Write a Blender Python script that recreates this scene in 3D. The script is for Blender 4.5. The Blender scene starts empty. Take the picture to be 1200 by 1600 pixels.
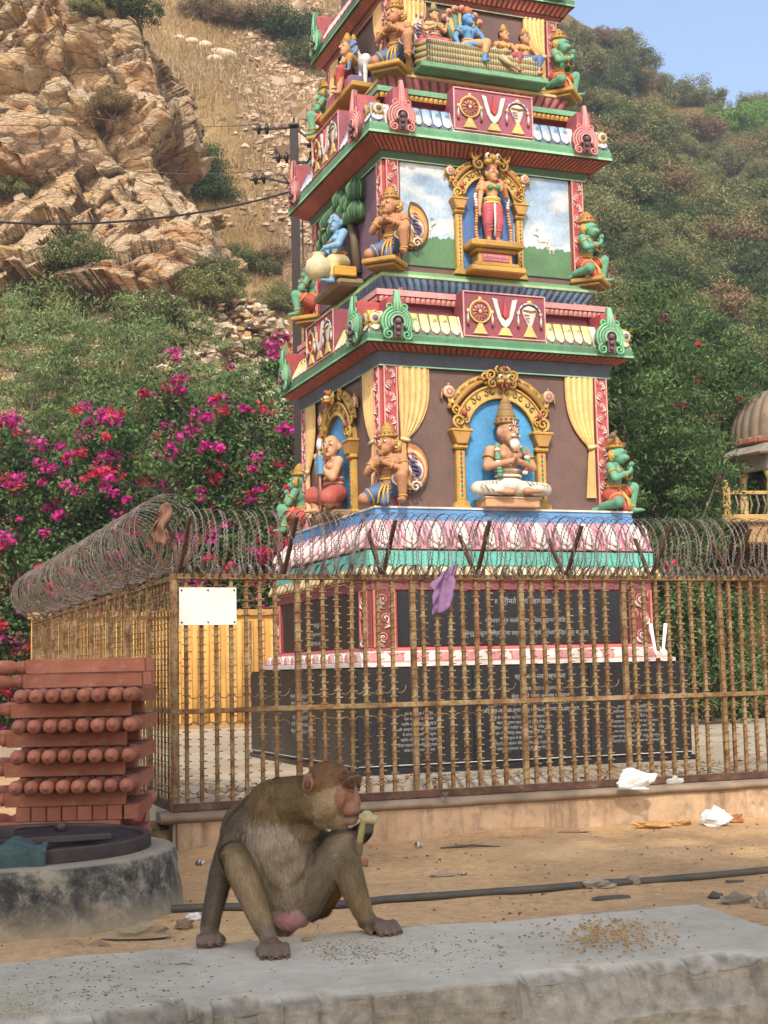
import bpy, bmesh, math, random
import numpy as np
from mathutils import Matrix, Vector, noise as mnoise
from math import sin, cos, pi, radians as R, sqrt, atan2

SC = bpy.context.scene
COL = SC.collection
# ------------------------------------------------------------------ camera
FPX, PITCH, ROLL, HC = 2171.36, R(6.4486), R(1.266), 1.22
cam_d = bpy.data.cameras.new('camera'); cam = bpy.data.objects.new('camera', cam_d); COL.objects.link(cam)
cam_d.sensor_fit = 'VERTICAL'; cam_d.sensor_height = 36; cam_d.sensor_width = 27
cam_d.lens = FPX / 1600 * 36; cam_d.clip_start = .05; cam_d.clip_end = 2000
fw = Vector((0, cos(PITCH), sin(PITCH))); up0 = Vector((0, -sin(PITCH), cos(PITCH))); rt0 = Vector((1, 0, 0))
rt = rt0 * cos(ROLL) - up0 * sin(ROLL); up = rt0 * sin(ROLL) + up0 * cos(ROLL)
cm = Matrix((rt, up, -fw)).transposed().to_4x4(); cm.translation = (0, 0, HC)
cam.matrix_world = cm
SC.camera = cam
# ------------------------------------------------------------------ world and sun
SUN_EL = R(41)
world = bpy.data.worlds.new("World"); SC.world = world; world.use_nodes = True
wn = world.node_tree; wn.nodes.clear()
sky = wn.nodes.new('ShaderNodeTexSky'); sky.sky_type = 'NISHITA'; sky.sun_disc = False
sky.sun_elevation = SUN_EL; sky.sun_rotation = R(180); sky.air_density = 1.0; sky.dust_density = 4.0; sky.altitude = 300; sky.ozone_density = .4
bg = wn.nodes.new('ShaderNodeBackground'); bg.inputs[1].default_value = 0.15
wo = wn.nodes.new('ShaderNodeOutputWorld')
wn.links.new(sky.outputs[0], bg.inputs[0]); wn.links.new(bg.outputs[0], wo.inputs[0])
sd = bpy.data.lights.new('sun', 'SUN'); sun = bpy.data.objects.new('sun', sd); COL.objects.link(sun)
sd.energy = 2.1; sd.angle = R(.6); sd.color = (1, .93, .82)
sun.rotation_euler = (R(90) - SUN_EL, 0, R(0)); sun.location = (0, -20, 30)
SC.view_settings.view_transform = 'Standard'; SC.view_settings.look = 'None'
SC.view_settings.exposure = 1.08; SC.view_settings.gamma = 1
SC.render.engine = 'CYCLES'

# ------------------------------------------------------------------ helpers
def ray(px, py):
    a = px - 600; b = 800 - py
    U = a * cos(ROLL) + b * sin(ROLL); V = -a * sin(ROLL) + b * cos(ROLL)
    return Vector((U / FPX, cos(PITCH) - V / FPX * sin(PITCH), sin(PITCH) + V / FPX * cos(PITCH)))
def atz(px, py, z): r = ray(px, py); return r * ((z - HC) / r.z) + Vector((0, 0, HC))
def aty(px, py, y): r = ray(px, py); return r * (y / r.y) + Vector((0, 0, HC))

def tag(o, label=None, cat=None, group=None, kind=None):
    if label: o['label'] = label
    if cat: o['category'] = cat
    if group: o['group'] = group
    if kind: o['kind'] = kind
    return o
def empty(name, loc=(0, 0, 0), rz=0, label=None, cat=None, group=None):
    o = bpy.data.objects.new(name, None); COL.objects.link(o); o.location = loc; o.rotation_euler = (0, 0, rz)
    o.empty_display_size = .1
    return tag(o, label, cat, group)
def kids(o): return [c for c in bpy.data.objects if c.parent == o]
def copy_tree(o, parent=None):
    c = o.copy(); COL.objects.link(c)
    if parent: c.parent = parent
    for ch in kids(o): copy_tree(ch, c)
    return c

def srgb(h):
    h = h.lstrip('#'); v = [int(h[i:i + 2], 16) / 255 for i in (0, 2, 4)]
    return tuple((x / 12.92 if x <= .04045 else ((x + .055) / 1.055) ** 2.4) for x in v)

class NT:
    def __init__(s, name):
        s.m = bpy.data.materials.new(name); s.m.use_nodes = True; s.t = s.m.node_tree; s.t.nodes.clear()
        s.o = s.n('ShaderNodeOutputMaterial'); s.b = s.n('ShaderNodeBsdfPrincipled'); s.l(s.b.outputs[0], s.o.inputs[0])
        s.tc = s.n('ShaderNodeTexCoord')
    def n(s, ty, **k):
        x = s.t.nodes.new(ty)
        for a, v in k.items(): setattr(x, a, v)
        return x
    def l(s, a, b): s.t.links.new(a, b)
    def noise(s, sc, det=6, rough=.6, co=None, dist=0):
        x = s.n('ShaderNodeTexNoise'); x.inputs['Scale'].default_value = sc; x.inputs['Detail'].default_value = det
        x.inputs['Roughness'].default_value = rough; x.inputs['Distortion'].default_value = dist
        s.l(co or s.tc.outputs['Object'], x.inputs['Vector']); return x.outputs['Fac']
    def vor(s, sc, feat='F1', co=None, out='Distance'):
        x = s.n('ShaderNodeTexVoronoi', feature=feat); x.inputs['Scale'].default_value = sc
        s.l(co or s.tc.outputs['Object'], x.inputs['Vector']); return x.outputs[out]
    def ramp(s, fac, stops, interp='LINEAR'):
        x = s.n('ShaderNodeValToRGB'); x.color_ramp.interpolation = interp
        e = x.color_ramp.elements
        while len(e) < len(stops): e.new(.5)
        for q, (p, c) in zip(e, stops):
            q.position = p; q.color = (*c, 1) if hasattr(c, '__len__') else (c, c, c, 1)
        s.l(fac, x.inputs[0]); return x.outputs[0]
    def mix(s, fac, a, b, mode='MIX'):
        x = s.n('ShaderNodeMix', data_type='RGBA', blend_type=mode)
        for v, i in ((fac, x.inputs[0]), (a, x.inputs[6]), (b, x.inputs[7])):
            if hasattr(v, 'links'): s.l(v, i)
            else: i.default_value = v if isinstance(v, float) else (*v, 1)
        return x.outputs[2]
    def math(s, op, a, b=0.):
        x = s.n('ShaderNodeMath', operation=op)
        for v, i in ((a, x.inputs[0]), (b, x.inputs[1])):
            if hasattr(v, 'links'): s.l(v, i)
            else: i.default_value = v
        return x.outputs[0]
    def bump(s, h, st=.3, d=.01):
        x = s.n('ShaderNodeBump'); x.inputs['Strength'].default_value = st; x.inputs['Distance'].default_value = d
        s.l(h, x.inputs['Height']); s.l(x.outputs[0], s.b.inputs['Normal'])
    def col(s, c):
        if hasattr(c, 'links'): s.l(c, s.b.inputs['Base Color'])
        else: s.b.inputs['Base Color'].default_value = (*c, 1)
    def rough(s, v): s.b.inputs['Roughness'].default_value = v

def m_paint(name='painted_plaster', rough=.55, dirt=.42, bump=.35, spec=.25, dsc=2.1):
    t = NT(name); a = t.n('ShaderNodeAttribute', attribute_name='Col')
    n1 = t.noise(dsc, 8, .7); n2 = t.noise(34, 4, .6)
    d = t.ramp(n1, [(.35, 1. - dirt), (.6, 1.)]); c = t.mix(1., a.outputs[0], d, 'MULTIPLY')
    d2 = t.ramp(n2, [(.3, .82), (.7, 1.08)]); c = t.mix(1., c, d2, 'MULTIPLY')
    mp = t.n('ShaderNodeMapping'); mp.inputs['Scale'].default_value = (9, 9, .8); t.l(t.tc.outputs['Object'], mp.inputs[0])
    st = t.ramp(t.noise(1.5, 6, .7, mp.outputs[0]), [(.56, 0.), (.78, 1.)])
    c = t.mix(t.math('MULTIPLY', st, dirt * .9), c, (.10, .085, .07))
    c = t.mix(.07, c, srgb('cfc3b0'))
    t.col(c); t.rough(rough); t.b.inputs['Specular IOR Level'].default_value = spec
    t.bump(t.math('ADD', n2, t.math('MULTIPLY', n1, 2.)), bump, .006)
    return t.m
def m_simple(name, c, rough=.7, var=.25, sc=8., bump=.3, bd=.004, metal=0., c2=None, spec=.3):
    t = NT(name); n1 = t.noise(sc, 8, .65)
    c2 = c2 or tuple(x * (1 - var) for x in c)
    t.col(t.ramp(n1, [(.35, c2), (.65, c)])); t.rough(rough); t.b.inputs['Metallic'].default_value = metal
    t.b.inputs['Specular IOR Level'].default_value = spec
    t.bump(t.noise(sc * 6, 5, .6), bump, bd); return t.m
def m_leaf(name, trans=.35, rough=.6):
    t = NT(name); a = t.n('ShaderNodeAttribute', attribute_name='Col')
    t.col(a.outputs[0]); t.rough(rough); t.b.inputs['Specular IOR Level'].default_value = .25
    tr = t.n('ShaderNodeBsdfTranslucent'); t.l(a.outputs[0], tr.inputs[0])
    mx = t.n('ShaderNodeMixShader'); mx.inputs[0].default_value = trans
    t.l(t.b.outputs[0], mx.inputs[1]); t.l(tr.outputs[0], mx.inputs[2]); t.l(mx.outputs[0], t.o.inputs[0]); return t.m

PAINT = m_paint(); PAINTM = m_paint('painted_statue', .6, .34, .35, .25, 4.5)
LEAF = m_leaf('leaf')

def fast_mesh(name, V, F, C=None, mat=None, parent=None, smooth=False):
    """V (n,3) array, F list/array of faces, C (n,3) vertex colours -> one mesh object"""
    me = bpy.data.meshes.new(name)
    V = np.asarray(V, dtype=np.float32)
    if isinstance(F, np.ndarray):
        k = F.shape[1]; me.vertices.add(len(V)); me.vertices.foreach_set('co', V.ravel())
        me.loops.add(F.size); me.loops.foreach_set('vertex_index', F.ravel().astype(np.int32))
        me.polygons.add(len(F)); me.polygons.foreach_set('loop_start', np.arange(0, F.size, k, dtype=np.int32))
        me.polygons.foreach_set('loop_total', np.full(len(F), k, dtype=np.int32)); me.update(calc_edges=True)
    else:
        me.from_pydata(V.tolist(), [], F)
    if C is not None:
        at = me.color_attributes.new('Col', 'FLOAT_COLOR', 'POINT')
        c4 = np.ones((len(V), 4), dtype=np.float32); c4[:, :3] = np.asarray(C, dtype=np.float32)
        at.data.foreach_set('color', c4.ravel())
    if smooth: me.polygons.foreach_set('use_smooth', [True] * len(me.polygons))
    me.validate(); me.update()
    if mat: me.materials.append(mat)
    o = bpy.data.objects.new(name, me); COL.objects.link(o)
    if parent: o.parent = parent
    return o

I4 = Matrix.Identity(4)
def T(x=0, y=0, z=0): return Matrix.Translation((x, y, z))
def RZ(a): return Matrix.Rotation(a, 4, 'Z')
def RX(a): return Matrix.Rotation(a, 4, 'X')
def RY(a): return Matrix.Rotation(a, 4, 'Y')
def SCL(x, y=None, z=None):
    y = x if y is None else y; z = x if z is None else z
    return Matrix.Diagonal((x, y, z, 1))

class MB:
    """collects shapes; build() links them as ONE mesh object"""
    def __init__(s, M=I4): s.v = []; s.f = []; s.c = []; s.sm = []; s.M = M
    def add(s, vs, fs, col=(.5, .5, .5), smooth=False):
        b = len(s.v); M = s.M
        s.v += [tuple(M @ Vector(p)) for p in vs]
        if hasattr(col[0], '__len__'): s.c += [tuple(c[:3]) for c in col]
        else: s.c += [col] * len(vs)
        for f in fs: s.f.append([i + b for i in f]); s.sm.append(smooth)
    def box(s, x0, x1, y0, y1, z0, z1, col=(.5, .5, .5), bev=0.):
        if bev > 0:
            b = min(bev, (x1 - x0) * .45, (y1 - y0) * .45, (z1 - z0) * .45)
            vs = []
            for ax in range(3):
                for sx in (0, 1):
                    for sy in (0, 1):
                        for sz in (0, 1):
                            p = [[x0, x1][sx], [y0, y1][sy], [z0, z1][sz]]
                            for a2, sg in zip(range(3), (sx, sy, sz)):
                                if a2 != ax: p[a2] += b if sg == 0 else -b
                            vs.append(tuple(p))
            i = lambda ax, a, bb, c: ax * 8 + a * 4 + bb * 2 + c
            fs = []
            for q in (0, 1):
                fs.append([i(0, q, 0, 0), i(0, q, 1, 0), i(0, q, 1, 1), i(0, q, 0, 1)])
                fs.append([i(1, 0, q, 0), i(1, 1, q, 0), i(1, 1, q, 1), i(1, 0, q, 1)])
                fs.append([i(2, 0, 0, q), i(2, 1, 0, q), i(2, 1, 1, q), i(2, 0, 1, q)])
            for a in (0, 1):
                for c in (0, 1):
                    fs.append([i(0, a, c, 0), i(0, a, c, 1), i(1, a, c, 1), i(1, a, c, 0)])
                    fs.append([i(0, a, 0, c), i(0, a, 1, c), i(2, a, 1, c), i(2, a, 0, c)])
                    fs.append([i(1, 0, a, c), i(1, 1, a, c), i(2, 1, a, c), i(2, 0, a, c)])
                    for d in (0, 1): fs.append([i(0, a, c, d), i(1, a, c, d), i(2, a, c, d)])
            s.add(vs, fs, col); return
        vs = [(x, y, z) for x in (x0, x1) for y in (y0, y1) for z in (z0, z1)]
        s.add(vs, [[0, 1, 3, 2], [4, 6, 7, 5], [0, 4, 5, 1], [2, 3, 7, 6], [0, 2, 6, 4], [1, 5, 7, 3]], col)
    def bar(s, p, q, w, h=None, col=(.5, .5, .5), upv=(0, 0, 1), bev=0):
        p = Vector(p); q = Vector(q); h = h or w; d = (q - p).normalized(); u = Vector(upv)
        sd = d.cross(u)
        if sd.length < 1e-4: sd = d.cross(Vector((1, 0, 0)))
        sd.normalize(); u = sd.cross(d)
        vs = [tuple(e + sd * (a * w / 2) + u * (b * h / 2)) for e in (p, q) for a in (-1, 1) for b in (-1, 1)]
        s.add(vs, [[0, 1, 3, 2], [4, 6, 7, 5], [0, 4, 5, 1], [2, 3, 7, 6], [0, 2, 6, 4], [1, 5, 7, 3]], col)
    def tube(s, pts, r, n=6, col=(.5, .5, .5), closed=False, caps=True, smooth=True, flat=1.):
        pts = [Vector(p) for p in pts]; m = len(pts)
        rs = r if hasattr(r, '__len__') else [r] * m
        vs = []; fs = []; u = None
        for i, p in enumerate(pts):
            if closed: t = pts[(i + 1) % m] - pts[i - 1]
            else: t = pts[min(i + 1, m - 1)] - pts[max(i - 1, 0)]
            if t.length < 1e-9: t = Vector((0, 0, 1))
            t.normalize()
            if u is None:
                u = t.cross(Vector((0, 0, 1)))
                if u.length < .05: u = t.cross(Vector((0, 1, 0)))
                u.normalize()
            u = (u - t * u.dot(t))
            if u.length < 1e-6: u = t.orthogonal()
            u.normalize(); w = t.cross(u)
            for k in range(n):
                a = 2 * pi * k / n; vs.append(tuple(p + u * (cos(a) * rs[i]) + w * (sin(a) * rs[i] * flat)))
        for i in range(m if closed else m - 1):
            j = (i + 1) % m
            for k in range(n): fs.append([i * n + k, i * n + (k + 1) % n, j * n + (k + 1) % n, j * n + k])
        if caps and not closed: fs += [list(range(n))[::-1], [(m - 1) * n + k for k in range(n)]]
        cc = col
        if hasattr(col[0], '__len__'): cc = [c for c in col for _ in range(n)]
        s.add(vs, fs, cc, smooth)
    def lathe(s, prof, n=16, col=(.5, .5, .5), M=None, smooth=True, flat=1.):
        """prof: [(r,z[,col])] about local z"""
        old = s.M
        if M is not None: s.M = s.M @ M
        vs = []; fs = []; cs = []
        for q in prof:
            for k in range(n):
                a = 2 * pi * k / n; vs.append((q[0] * cos(a), q[0] * sin(a) * flat, q[1])); cs.append(q[2] if len(q) > 2 else col)
        m = len(prof)
        for i in range(m - 1):
            for k in range(n): fs.append([i * n + k, i * n + (k + 1) % n, (i + 1) * n + (k + 1) % n, (i + 1) * n + k])
        fs += [list(range(n))[::-1], [(m - 1) * n + k for k in range(n)]]
        s.add(vs, fs, cs, smooth); s.M = old
    def ball(s, c, r, col=(.5, .5, .5), n=10, m=6):
        rx, ry, rz = r if hasattr(r, '__len__') else (r, r, r)
        vs = [(c[0], c[1], c[2] - rz)]; fs = []
        for i in range(1, m):
            ph = -pi / 2 + pi * i / m
            for k in range(n): a = 2 * pi * k / n; vs.append((c[0] + rx * cos(ph) * cos(a), c[1] + ry * cos(ph) * sin(a), c[2] + rz * sin(ph)))
        vs.append((c[0], c[1], c[2] + rz))
        for k in range(n): fs.append([0, 1 + (k + 1) % n, 1 + k])
        for i in range(m - 2):
            for k in range(n): a = 1 + i * n; fs.append([a + k, a + (k + 1) % n, a + n + (k + 1) % n, a + n + k])
        a = 1 + (m - 2) * n; L = len(vs) - 1
        for k in range(n): fs.append([a + k, a + (k + 1) % n, L])
        s.add(vs, fs, col, True)
    def prism(s, pts, y0, y1, col=(.5, .5, .5), bev=0., side=None):
        """outline in XZ, extruded between y0 (front, smaller) and y1"""
        n = len(pts); vs = []
        if bev > 0:
            cx = sum(p[0] for p in pts) / n; cz = sum(p[1] for p in pts) / n
            rr = max(1e-4, sum(sqrt((p[0] - cx) ** 2 + (p[1] - cz) ** 2) for p in pts) / n); k = max(0, 1 - bev / rr)
            vs += [(cx + (x - cx) * k, y0, cz + (z - cz) * k) for x, z in pts]
            vs += [(x, y0 + bev * .8, z) for x, z in pts]; vs += [(x, y1, z) for x, z in pts]; L = 3
        else: vs += [(x, y0, z) for x, z in pts]; vs += [(x, y1, z) for x, z in pts]; L = 2
        fs = [list(range(n)), [(L - 1) * n + i for i in range(n)][::-1]]
        for l in range(L - 1):
            for i in range(n): fs.append([l * n + i, (l + 1) * n + i, (l + 1) * n + (i + 1) % n, l * n + (i + 1) % n])
        s.add(vs, fs, col)
    def grid(s, fn, nu, nv, colf, smooth=True):
        vs = []; cs = []; fs = []
        for i in range(nu + 1):
            for j in range(nv + 1):
                u, v = i / nu, j / nv; vs.append(fn(u, v)); cs.append(colf(u, v) if callable(colf) else colf)
        for i in range(nu):
            for j in range(nv): a = i * (nv + 1) + j; fs.append([a, a + 1, a + nv + 2, a + nv + 1])
        s.add(vs, fs, cs, smooth)
    def sq(s, prof, close=False):
        """square moulding: prof [(halfwidth, z, colour of the band above)]"""
        for (w0, z0, c), (w1, z1, _) in zip(prof[:-1], prof[1:]):
            q0 = [(-w0, -w0, z0), (w0, -w0, z0), (w0, w0, z0), (-w0, w0, z0)]
            q1 = [(-w1, -w1, z1), (w1, -w1, z1), (w1, w1, z1), (-w1, w1, z1)]
            s.add(q0 + q1, [[k, (k + 1) % 4, 4 + (k + 1) % 4, 4 + k] for k in range(4)], c)
        for q, fl in ((prof[0], 0), (prof[-1], 1)):
            w, z = q[0], q[1]
            s.add([(-w, -w, z), (w, -w, z), (w, w, z), (-w, w, z)], [[0, 1, 2, 3]], q[2] if not fl else prof[-1][2])
    def build(s, name, parent=None, mat=None, mats=None):
        me = bpy.data.meshes.new(name); me.from_pydata(s.v, [], s.f)
        at = me.color_attributes.new('Col', 'FLOAT_COLOR', 'POINT')
        at.data.foreach_set('color', [x for c in s.c for x in (c[0], c[1], c[2], 1.)])
        me.polygons.foreach_set('use_smooth', s.sm); me.update()
        me.materials.append(mat or PAINT)
        o = bpy.data.objects.new(name, me); COL.objects.link(o)
        if parent: o.parent = parent
        return o

def remesh(mb, vox, smooth=4, fac=.5):
    """one continuous skin grown over the collected blobs"""
    me = bpy.data.meshes.new('tmp'); me.from_pydata(mb.v, [], mb.f); o = bpy.data.objects.new('tmp', me); COL.objects.link(o)
    m = o.modifiers.new('r', 'REMESH'); m.mode = 'VOXEL'; m.voxel_size = vox; m.use_smooth_shade = True
    if smooth: k = o.modifiers.new('s', 'SMOOTH'); k.factor = fac; k.iterations = smooth
    dg = bpy.context.evaluated_depsgraph_get(); dg.update()
    ev = o.evaluated_get(dg); m2 = ev.to_mesh()
    V = np.empty(len(m2.vertices) * 3, dtype=np.float32); m2.vertices.foreach_get('co', V); V = V.reshape(-1, 3).copy()
    F = [list(p.vertices) for p in m2.polygons]
    N = np.empty(len(V) * 3, dtype=np.float32); m2.vertices.foreach_get('normal', N)
    ev.to_mesh_clear(); bpy.data.objects.remove(o); bpy.data.meshes.remove(me)
    return V, F, N.reshape(-1, 3).copy()

class Body:
    """blobs with colours -> a continuous coloured surface"""
    def __init__(s): s.p = []
    def cap(s, a, b, r0, r1, c): s.p.append((Vector(a), Vector(b), r0, r1, c)); return s
    def ell(s, c, r, col, rot=None): s.p.append((Vector(c), None, Vector(r), rot, col)); return s
    def chain(s, pts, rs, c):
        for i in range(len(pts) - 1): s.cap(pts[i], pts[i + 1], rs[i], rs[i + 1], c if not hasattr(c[0], '__len__') else c[i])
    def mesh(s, vox, smooth=4, n=12):
        mb = MB()
        for a, b, r0, r1, c in s.p:
            if b is None:
                mb.M = T(*a) @ (r1.to_matrix().to_4x4() if r1 else I4); mb.ball((0, 0, 0), tuple(r0), c, n + 2, 8); mb.M = I4
            else:
                d = b - a; L = d.length
                if L < 1e-5: mb.ball(a, r0, c, n, 8); continue
                q = Vector((0, 0, 1)).rotation_difference(d).to_matrix().to_4x4()
                pr = [(r0 * cos(t), r0 * sin(t)) for t in (-pi / 2 + .01, -1.1, -.7, -.3, 0)] + [(r1 * cos(t), L + r1 * sin(t)) for t in (0, .3, .7, 1.1, pi / 2 - .01)]
                mb.lathe(pr, n, c, T(*a) @ q)
        V, F, N = remesh(mb, vox, smooth)
        best = np.full(len(V), 1e9); C = np.zeros((len(V), 3))
        for a, b, r0, r1, c in s.p:
            A = np.array(a)
            if b is None:
                D = V - A
                if r1: D = D @ np.array(r1.to_matrix())
                rr = np.array(r0); k = np.linalg.norm(D / rr, axis=1); d = (k - 1) * rr.min()
            else:
                B = np.array(b); AB = B - A; t = np.clip(((V - A) @ AB) / max(AB @ AB, 1e-9), 0, 1)
                d = np.linalg.norm(V - (A + t[:, None] * AB), axis=1) - (r0 + t * (r1 - r0))
            m = d < best; best[m] = d[m]; C[m] = np.array(c)
        return V, F, C, N
    def build(s, name, parent, M=I4, vox=.012, smooth=4, mat=None, extra=None):
        V, F, C, N = s.mesh(vox, smooth)
        Mn = np.array(M); V = V @ Mn[:3, :3].T + Mn[:3, 3]
        k = len(V)
        if extra is not None and extra.v:
            V = np.vstack([V, np.array(extra.v) @ Mn[:3, :3].T + Mn[:3, 3]]); C = np.vstack([C, np.array(extra.c)])
            F = F + [[i + k for i in f] for f in extra.f]
        return fast_mesh(name, V, F, C, mat or PAINTM, parent, True)
# ------------------------------------------------------------------ frames of the shrine compound
TH = R(21.068); CX, CY, ZB = .7166, 14.8348, .28
E1 = Vector((cos(TH), sin(TH), 0)); E2 = Vector((-sin(TH), cos(TH), 0))
def loc(a, b, z=0): return Vector((CX, CY, 0)) + E1 * a + E2 * b + Vector((0, 0, z))
MC = T(CX, CY, 0) @ RZ(TH)          # compound frame
FA, FB = -3.906, -4.06               # fence corner in that frame

def hsh(c, k):
    h = (c[..., 0] * 73856093) ^ (c[..., 1] * 19349663) ^ (c[..., 2] * 83492791) ^ (k * 2654435761 & 0x7fffffff)
    h = (h ^ (h >> 13)) * 1274126177 & 0x7fffffff; h = (h ^ (h >> 16)) * 668265263 & 0x7fffffff
    return ((h ^ (h >> 15)) & 0xffffff) / float(0x1000000)
def cells(P, s, seed=0):
    Q = P / s; c0 = np.floor(Q).astype(np.int64); best = np.full(len(P), 1e9); d2nd = np.full(len(P), 1e9)
    bid = np.zeros((len(P), 3), np.int64); bs = np.zeros((len(P), 3))
    for i in (-1, 0, 1):
        for j in (-1, 0, 1):
            for k in (-1, 0, 1):
                c = c0 + (i, j, k); sd_ = c + np.stack([hsh(c, seed + q) for q in (1, 2, 3)], -1)
                d = ((Q - sd_) ** 2).sum(1); m = d < best
                d2nd = np.where(m, best, np.minimum(d2nd, d)); best = np.where(m, d, best); bid[m] = c[m]; bs[m] = sd_[m]
    return bid, (Q - bs), np.sqrt(best), np.sqrt(d2nd)
def blocky(P, s, seed, tilt=.6):
    bid, dq, f1, f2 = cells(P, s, seed)
    r = hsh(bid, seed + 7); tl = np.stack([hsh(bid, seed + q) - .5 for q in (11, 12, 13)], -1)
    return (r - .5) + tilt * (tl * dq).sum(1) * 2, np.clip((f2 - f1) * 4, 0, 1), r
def vnoise(P, s, seed=0):
    Q = P / s; c0 = np.floor(Q).astype(np.int64); f = Q - c0; f = f * f * (3 - 2 * f); out = 0
    for i in (0, 1):
        for j in (0, 1):
            for k in (0, 1):
                w = (f[:, 0] if i else 1 - f[:, 0]) * (f[:, 1] if j else 1 - f[:, 1]) * (f[:, 2] if k else 1 - f[:, 2])
                out = out + w * hsh(c0 + (i, j, k), seed)
    return out - .5
def fbm(P, s, o=4, seed=0): return sum(vnoise(P, s / 2 ** i, seed + i) / 2 ** i for i in range(o))

# ------------------------------------------------------------------ ground
def ground_mat():
    t = NT('sandy_ground'); n1 = t.noise(.9, 9, .65); n2 = t.noise(14, 8, .7); n3 = t.noise(90, 3, .5)
    c = t.ramp(n1, [(.3, srgb('a08360')), (.5, srgb('c29e72')), (.7, srgb('d0ab7c'))])
    c = t.mix(1., c, t.ramp(n2, [(.3, .72), (.65, 1.1)]), 'MULTIPLY'); c = t.mix(t.ramp(t.noise(2.6, 7, .75, None, .8), [(.56, 0.), (.7, .4)]), c, srgb('6f5b45')); c = t.mix(t.ramp(t.noise(.6, 5, .6), [(.5, 0.), (.7, .5)]), c, srgb('c4ab86')); c = t.mix(.5, c, t.ramp(n3, [(.35, .7), (.6, 1.15)]), 'MULTIPLY')
    t.col(c); t.rough(.95); t.b.inputs['Specular IOR Level'].default_value = .1
    t.bump(t.math('ADD', t.math('MULTIPLY', n2, 2.), n3), .55, .02); return t.m
xs = np.concatenate([np.linspace(-210, -14, 30), np.linspace(-12, 12, 240), np.linspace(14, 210, 30)])
ys = np.concatenate([np.linspace(-90, -1, 20), np.linspace(0, 13, 170), np.linspace(14, 200, 60)])
X, Y = np.meshgrid(xs, ys, indexing='ij'); P = np.stack([X.ravel(), Y.ravel(), 0 * X.ravel()], 1)
Z = fbm(P, 1.6, 4, 3) * .035 + fbm(P, .25, 2, 9) * .012
Z += .16 * np.exp(-((P[:, 0] + 1.3) / .8) ** 2 - ((P[:, 1] - 5.6) / .45) ** 2)     # sand heaped at the foot of the well ring
nx, ny = len(xs), len(ys); ii = np.arange(nx * ny).reshape(nx, ny)
Fq = np.stack([ii[:-1, :-1], ii[1:, :-1], ii[1:, 1:], ii[:-1, 1:]], -1).reshape(-1, 4)
kd_ = (P[:, 0] + 1.46) * -.3595 + (P[:, 1] - 9.64) * .9331          # distance behind the kerb line
Z += np.where((P[:, 0] > -1.6) & (P[:, 0] < 9), .05 * np.exp(-(np.minimum(kd_, 0) / .22) ** 2) * np.clip(.5 + 2.2 * fbm(P, .9, 3, 15), 0, 1.6) * (kd_ < .2), 0)
P[:, 2] = Z
o = fast_mesh('ground', P, Fq, None, ground_mat(), None, True); tag(o, kind='structure')
def gz(x, y):
    q = np.array([[x, y, 0.]]); return float(fbm(q, 1.6, 4, 3)[0] * .035 + .16 * math.exp(-((x + 1.3) / .8) ** 2 - ((y - 5.6) / .45) ** 2))

# paved courtyard behind the fence
def paving_mat():
    t = NT('dusty_paving'); b = t.n('ShaderNodeTexBrick'); b.offset = 0.; b.inputs['Scale'].default_value = 1.
    b.inputs['Brick Width'].default_value = .6; b.inputs['Row Height'].default_value = .6; b.inputs['Mortar Size'].default_value = .006
    b.inputs['Color1'].default_value = (*srgb('b3a58e'), 1); b.inputs['Color2'].default_value = (*srgb('a4957c'), 1); b.inputs['Mortar'].default_value = (*srgb('6b6150'), 1)
    t.l(t.tc.outputs['Object'], b.inputs['Vector'])
    c = t.mix(1., b.outputs[0], t.ramp(t.noise(2.2, 8, .7), [(.3, .65), (.6, 1.05)]), 'MULTIPLY')
    c = t.mix(t.ramp(t.noise(1.1, 6, .7), [(.5, 0.), (.75, .7)]), c, srgb('a8824f'))
    t.col(c); t.rough(.8); t.bump(t.noise(40, 4), .3, .004); return t.m
mb = MB(); mb.box(FA - .02, 9, FB - .02, 12, -.1, ZB - .004)
o = mb.build('paving', None, paving_mat()); o.matrix_world = MC; tag(o, kind='structure')

# ------------------------------------------------------------------ hill
SKY = [(px_, ray(px_, py_ - 28).z / ray(px_, py_ - 28).y) for px_, py_ in [(-700, -560), (300, -560), (700, -330), (840, -90), (900, -10), (945, 22), (1000, 40), (1040, 58), (1060, 98), (1085, 124), (1130, 136), (1165, 150), (1200, 152), (1400, 200), (1900, 330)]]
YT, YR = 33., 112.
def hill_z(x, y):
    a = x / np.maximum(y, 1); px = 600 + a * FPX
    Tt = np.interp(px, [s[0] for s in SKY], [s[1] for s in SKY]); zr = YR * Tt - 1.5
    s = (y - YT) / (YR - YT); z = np.where(s < 1, zr * np.sign(s) * np.abs(s) ** .92, zr - (y - YR) * .6)
    Pn = np.stack([x, y, 0 * x], 1)
    amp = np.clip(s, 0, 1) ** .3
    gull = (1 - 2 * np.abs(fbm(Pn, 22, 3, 40))) * 3.2
    return z + amp * (fbm(Pn, 16, 4, 21) * 4.5 + gull - 2.6 + fbm(Pn, 1.6, 3, 30) * .55) * np.clip((1.15 - s) * 3, .25, 1)
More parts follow.
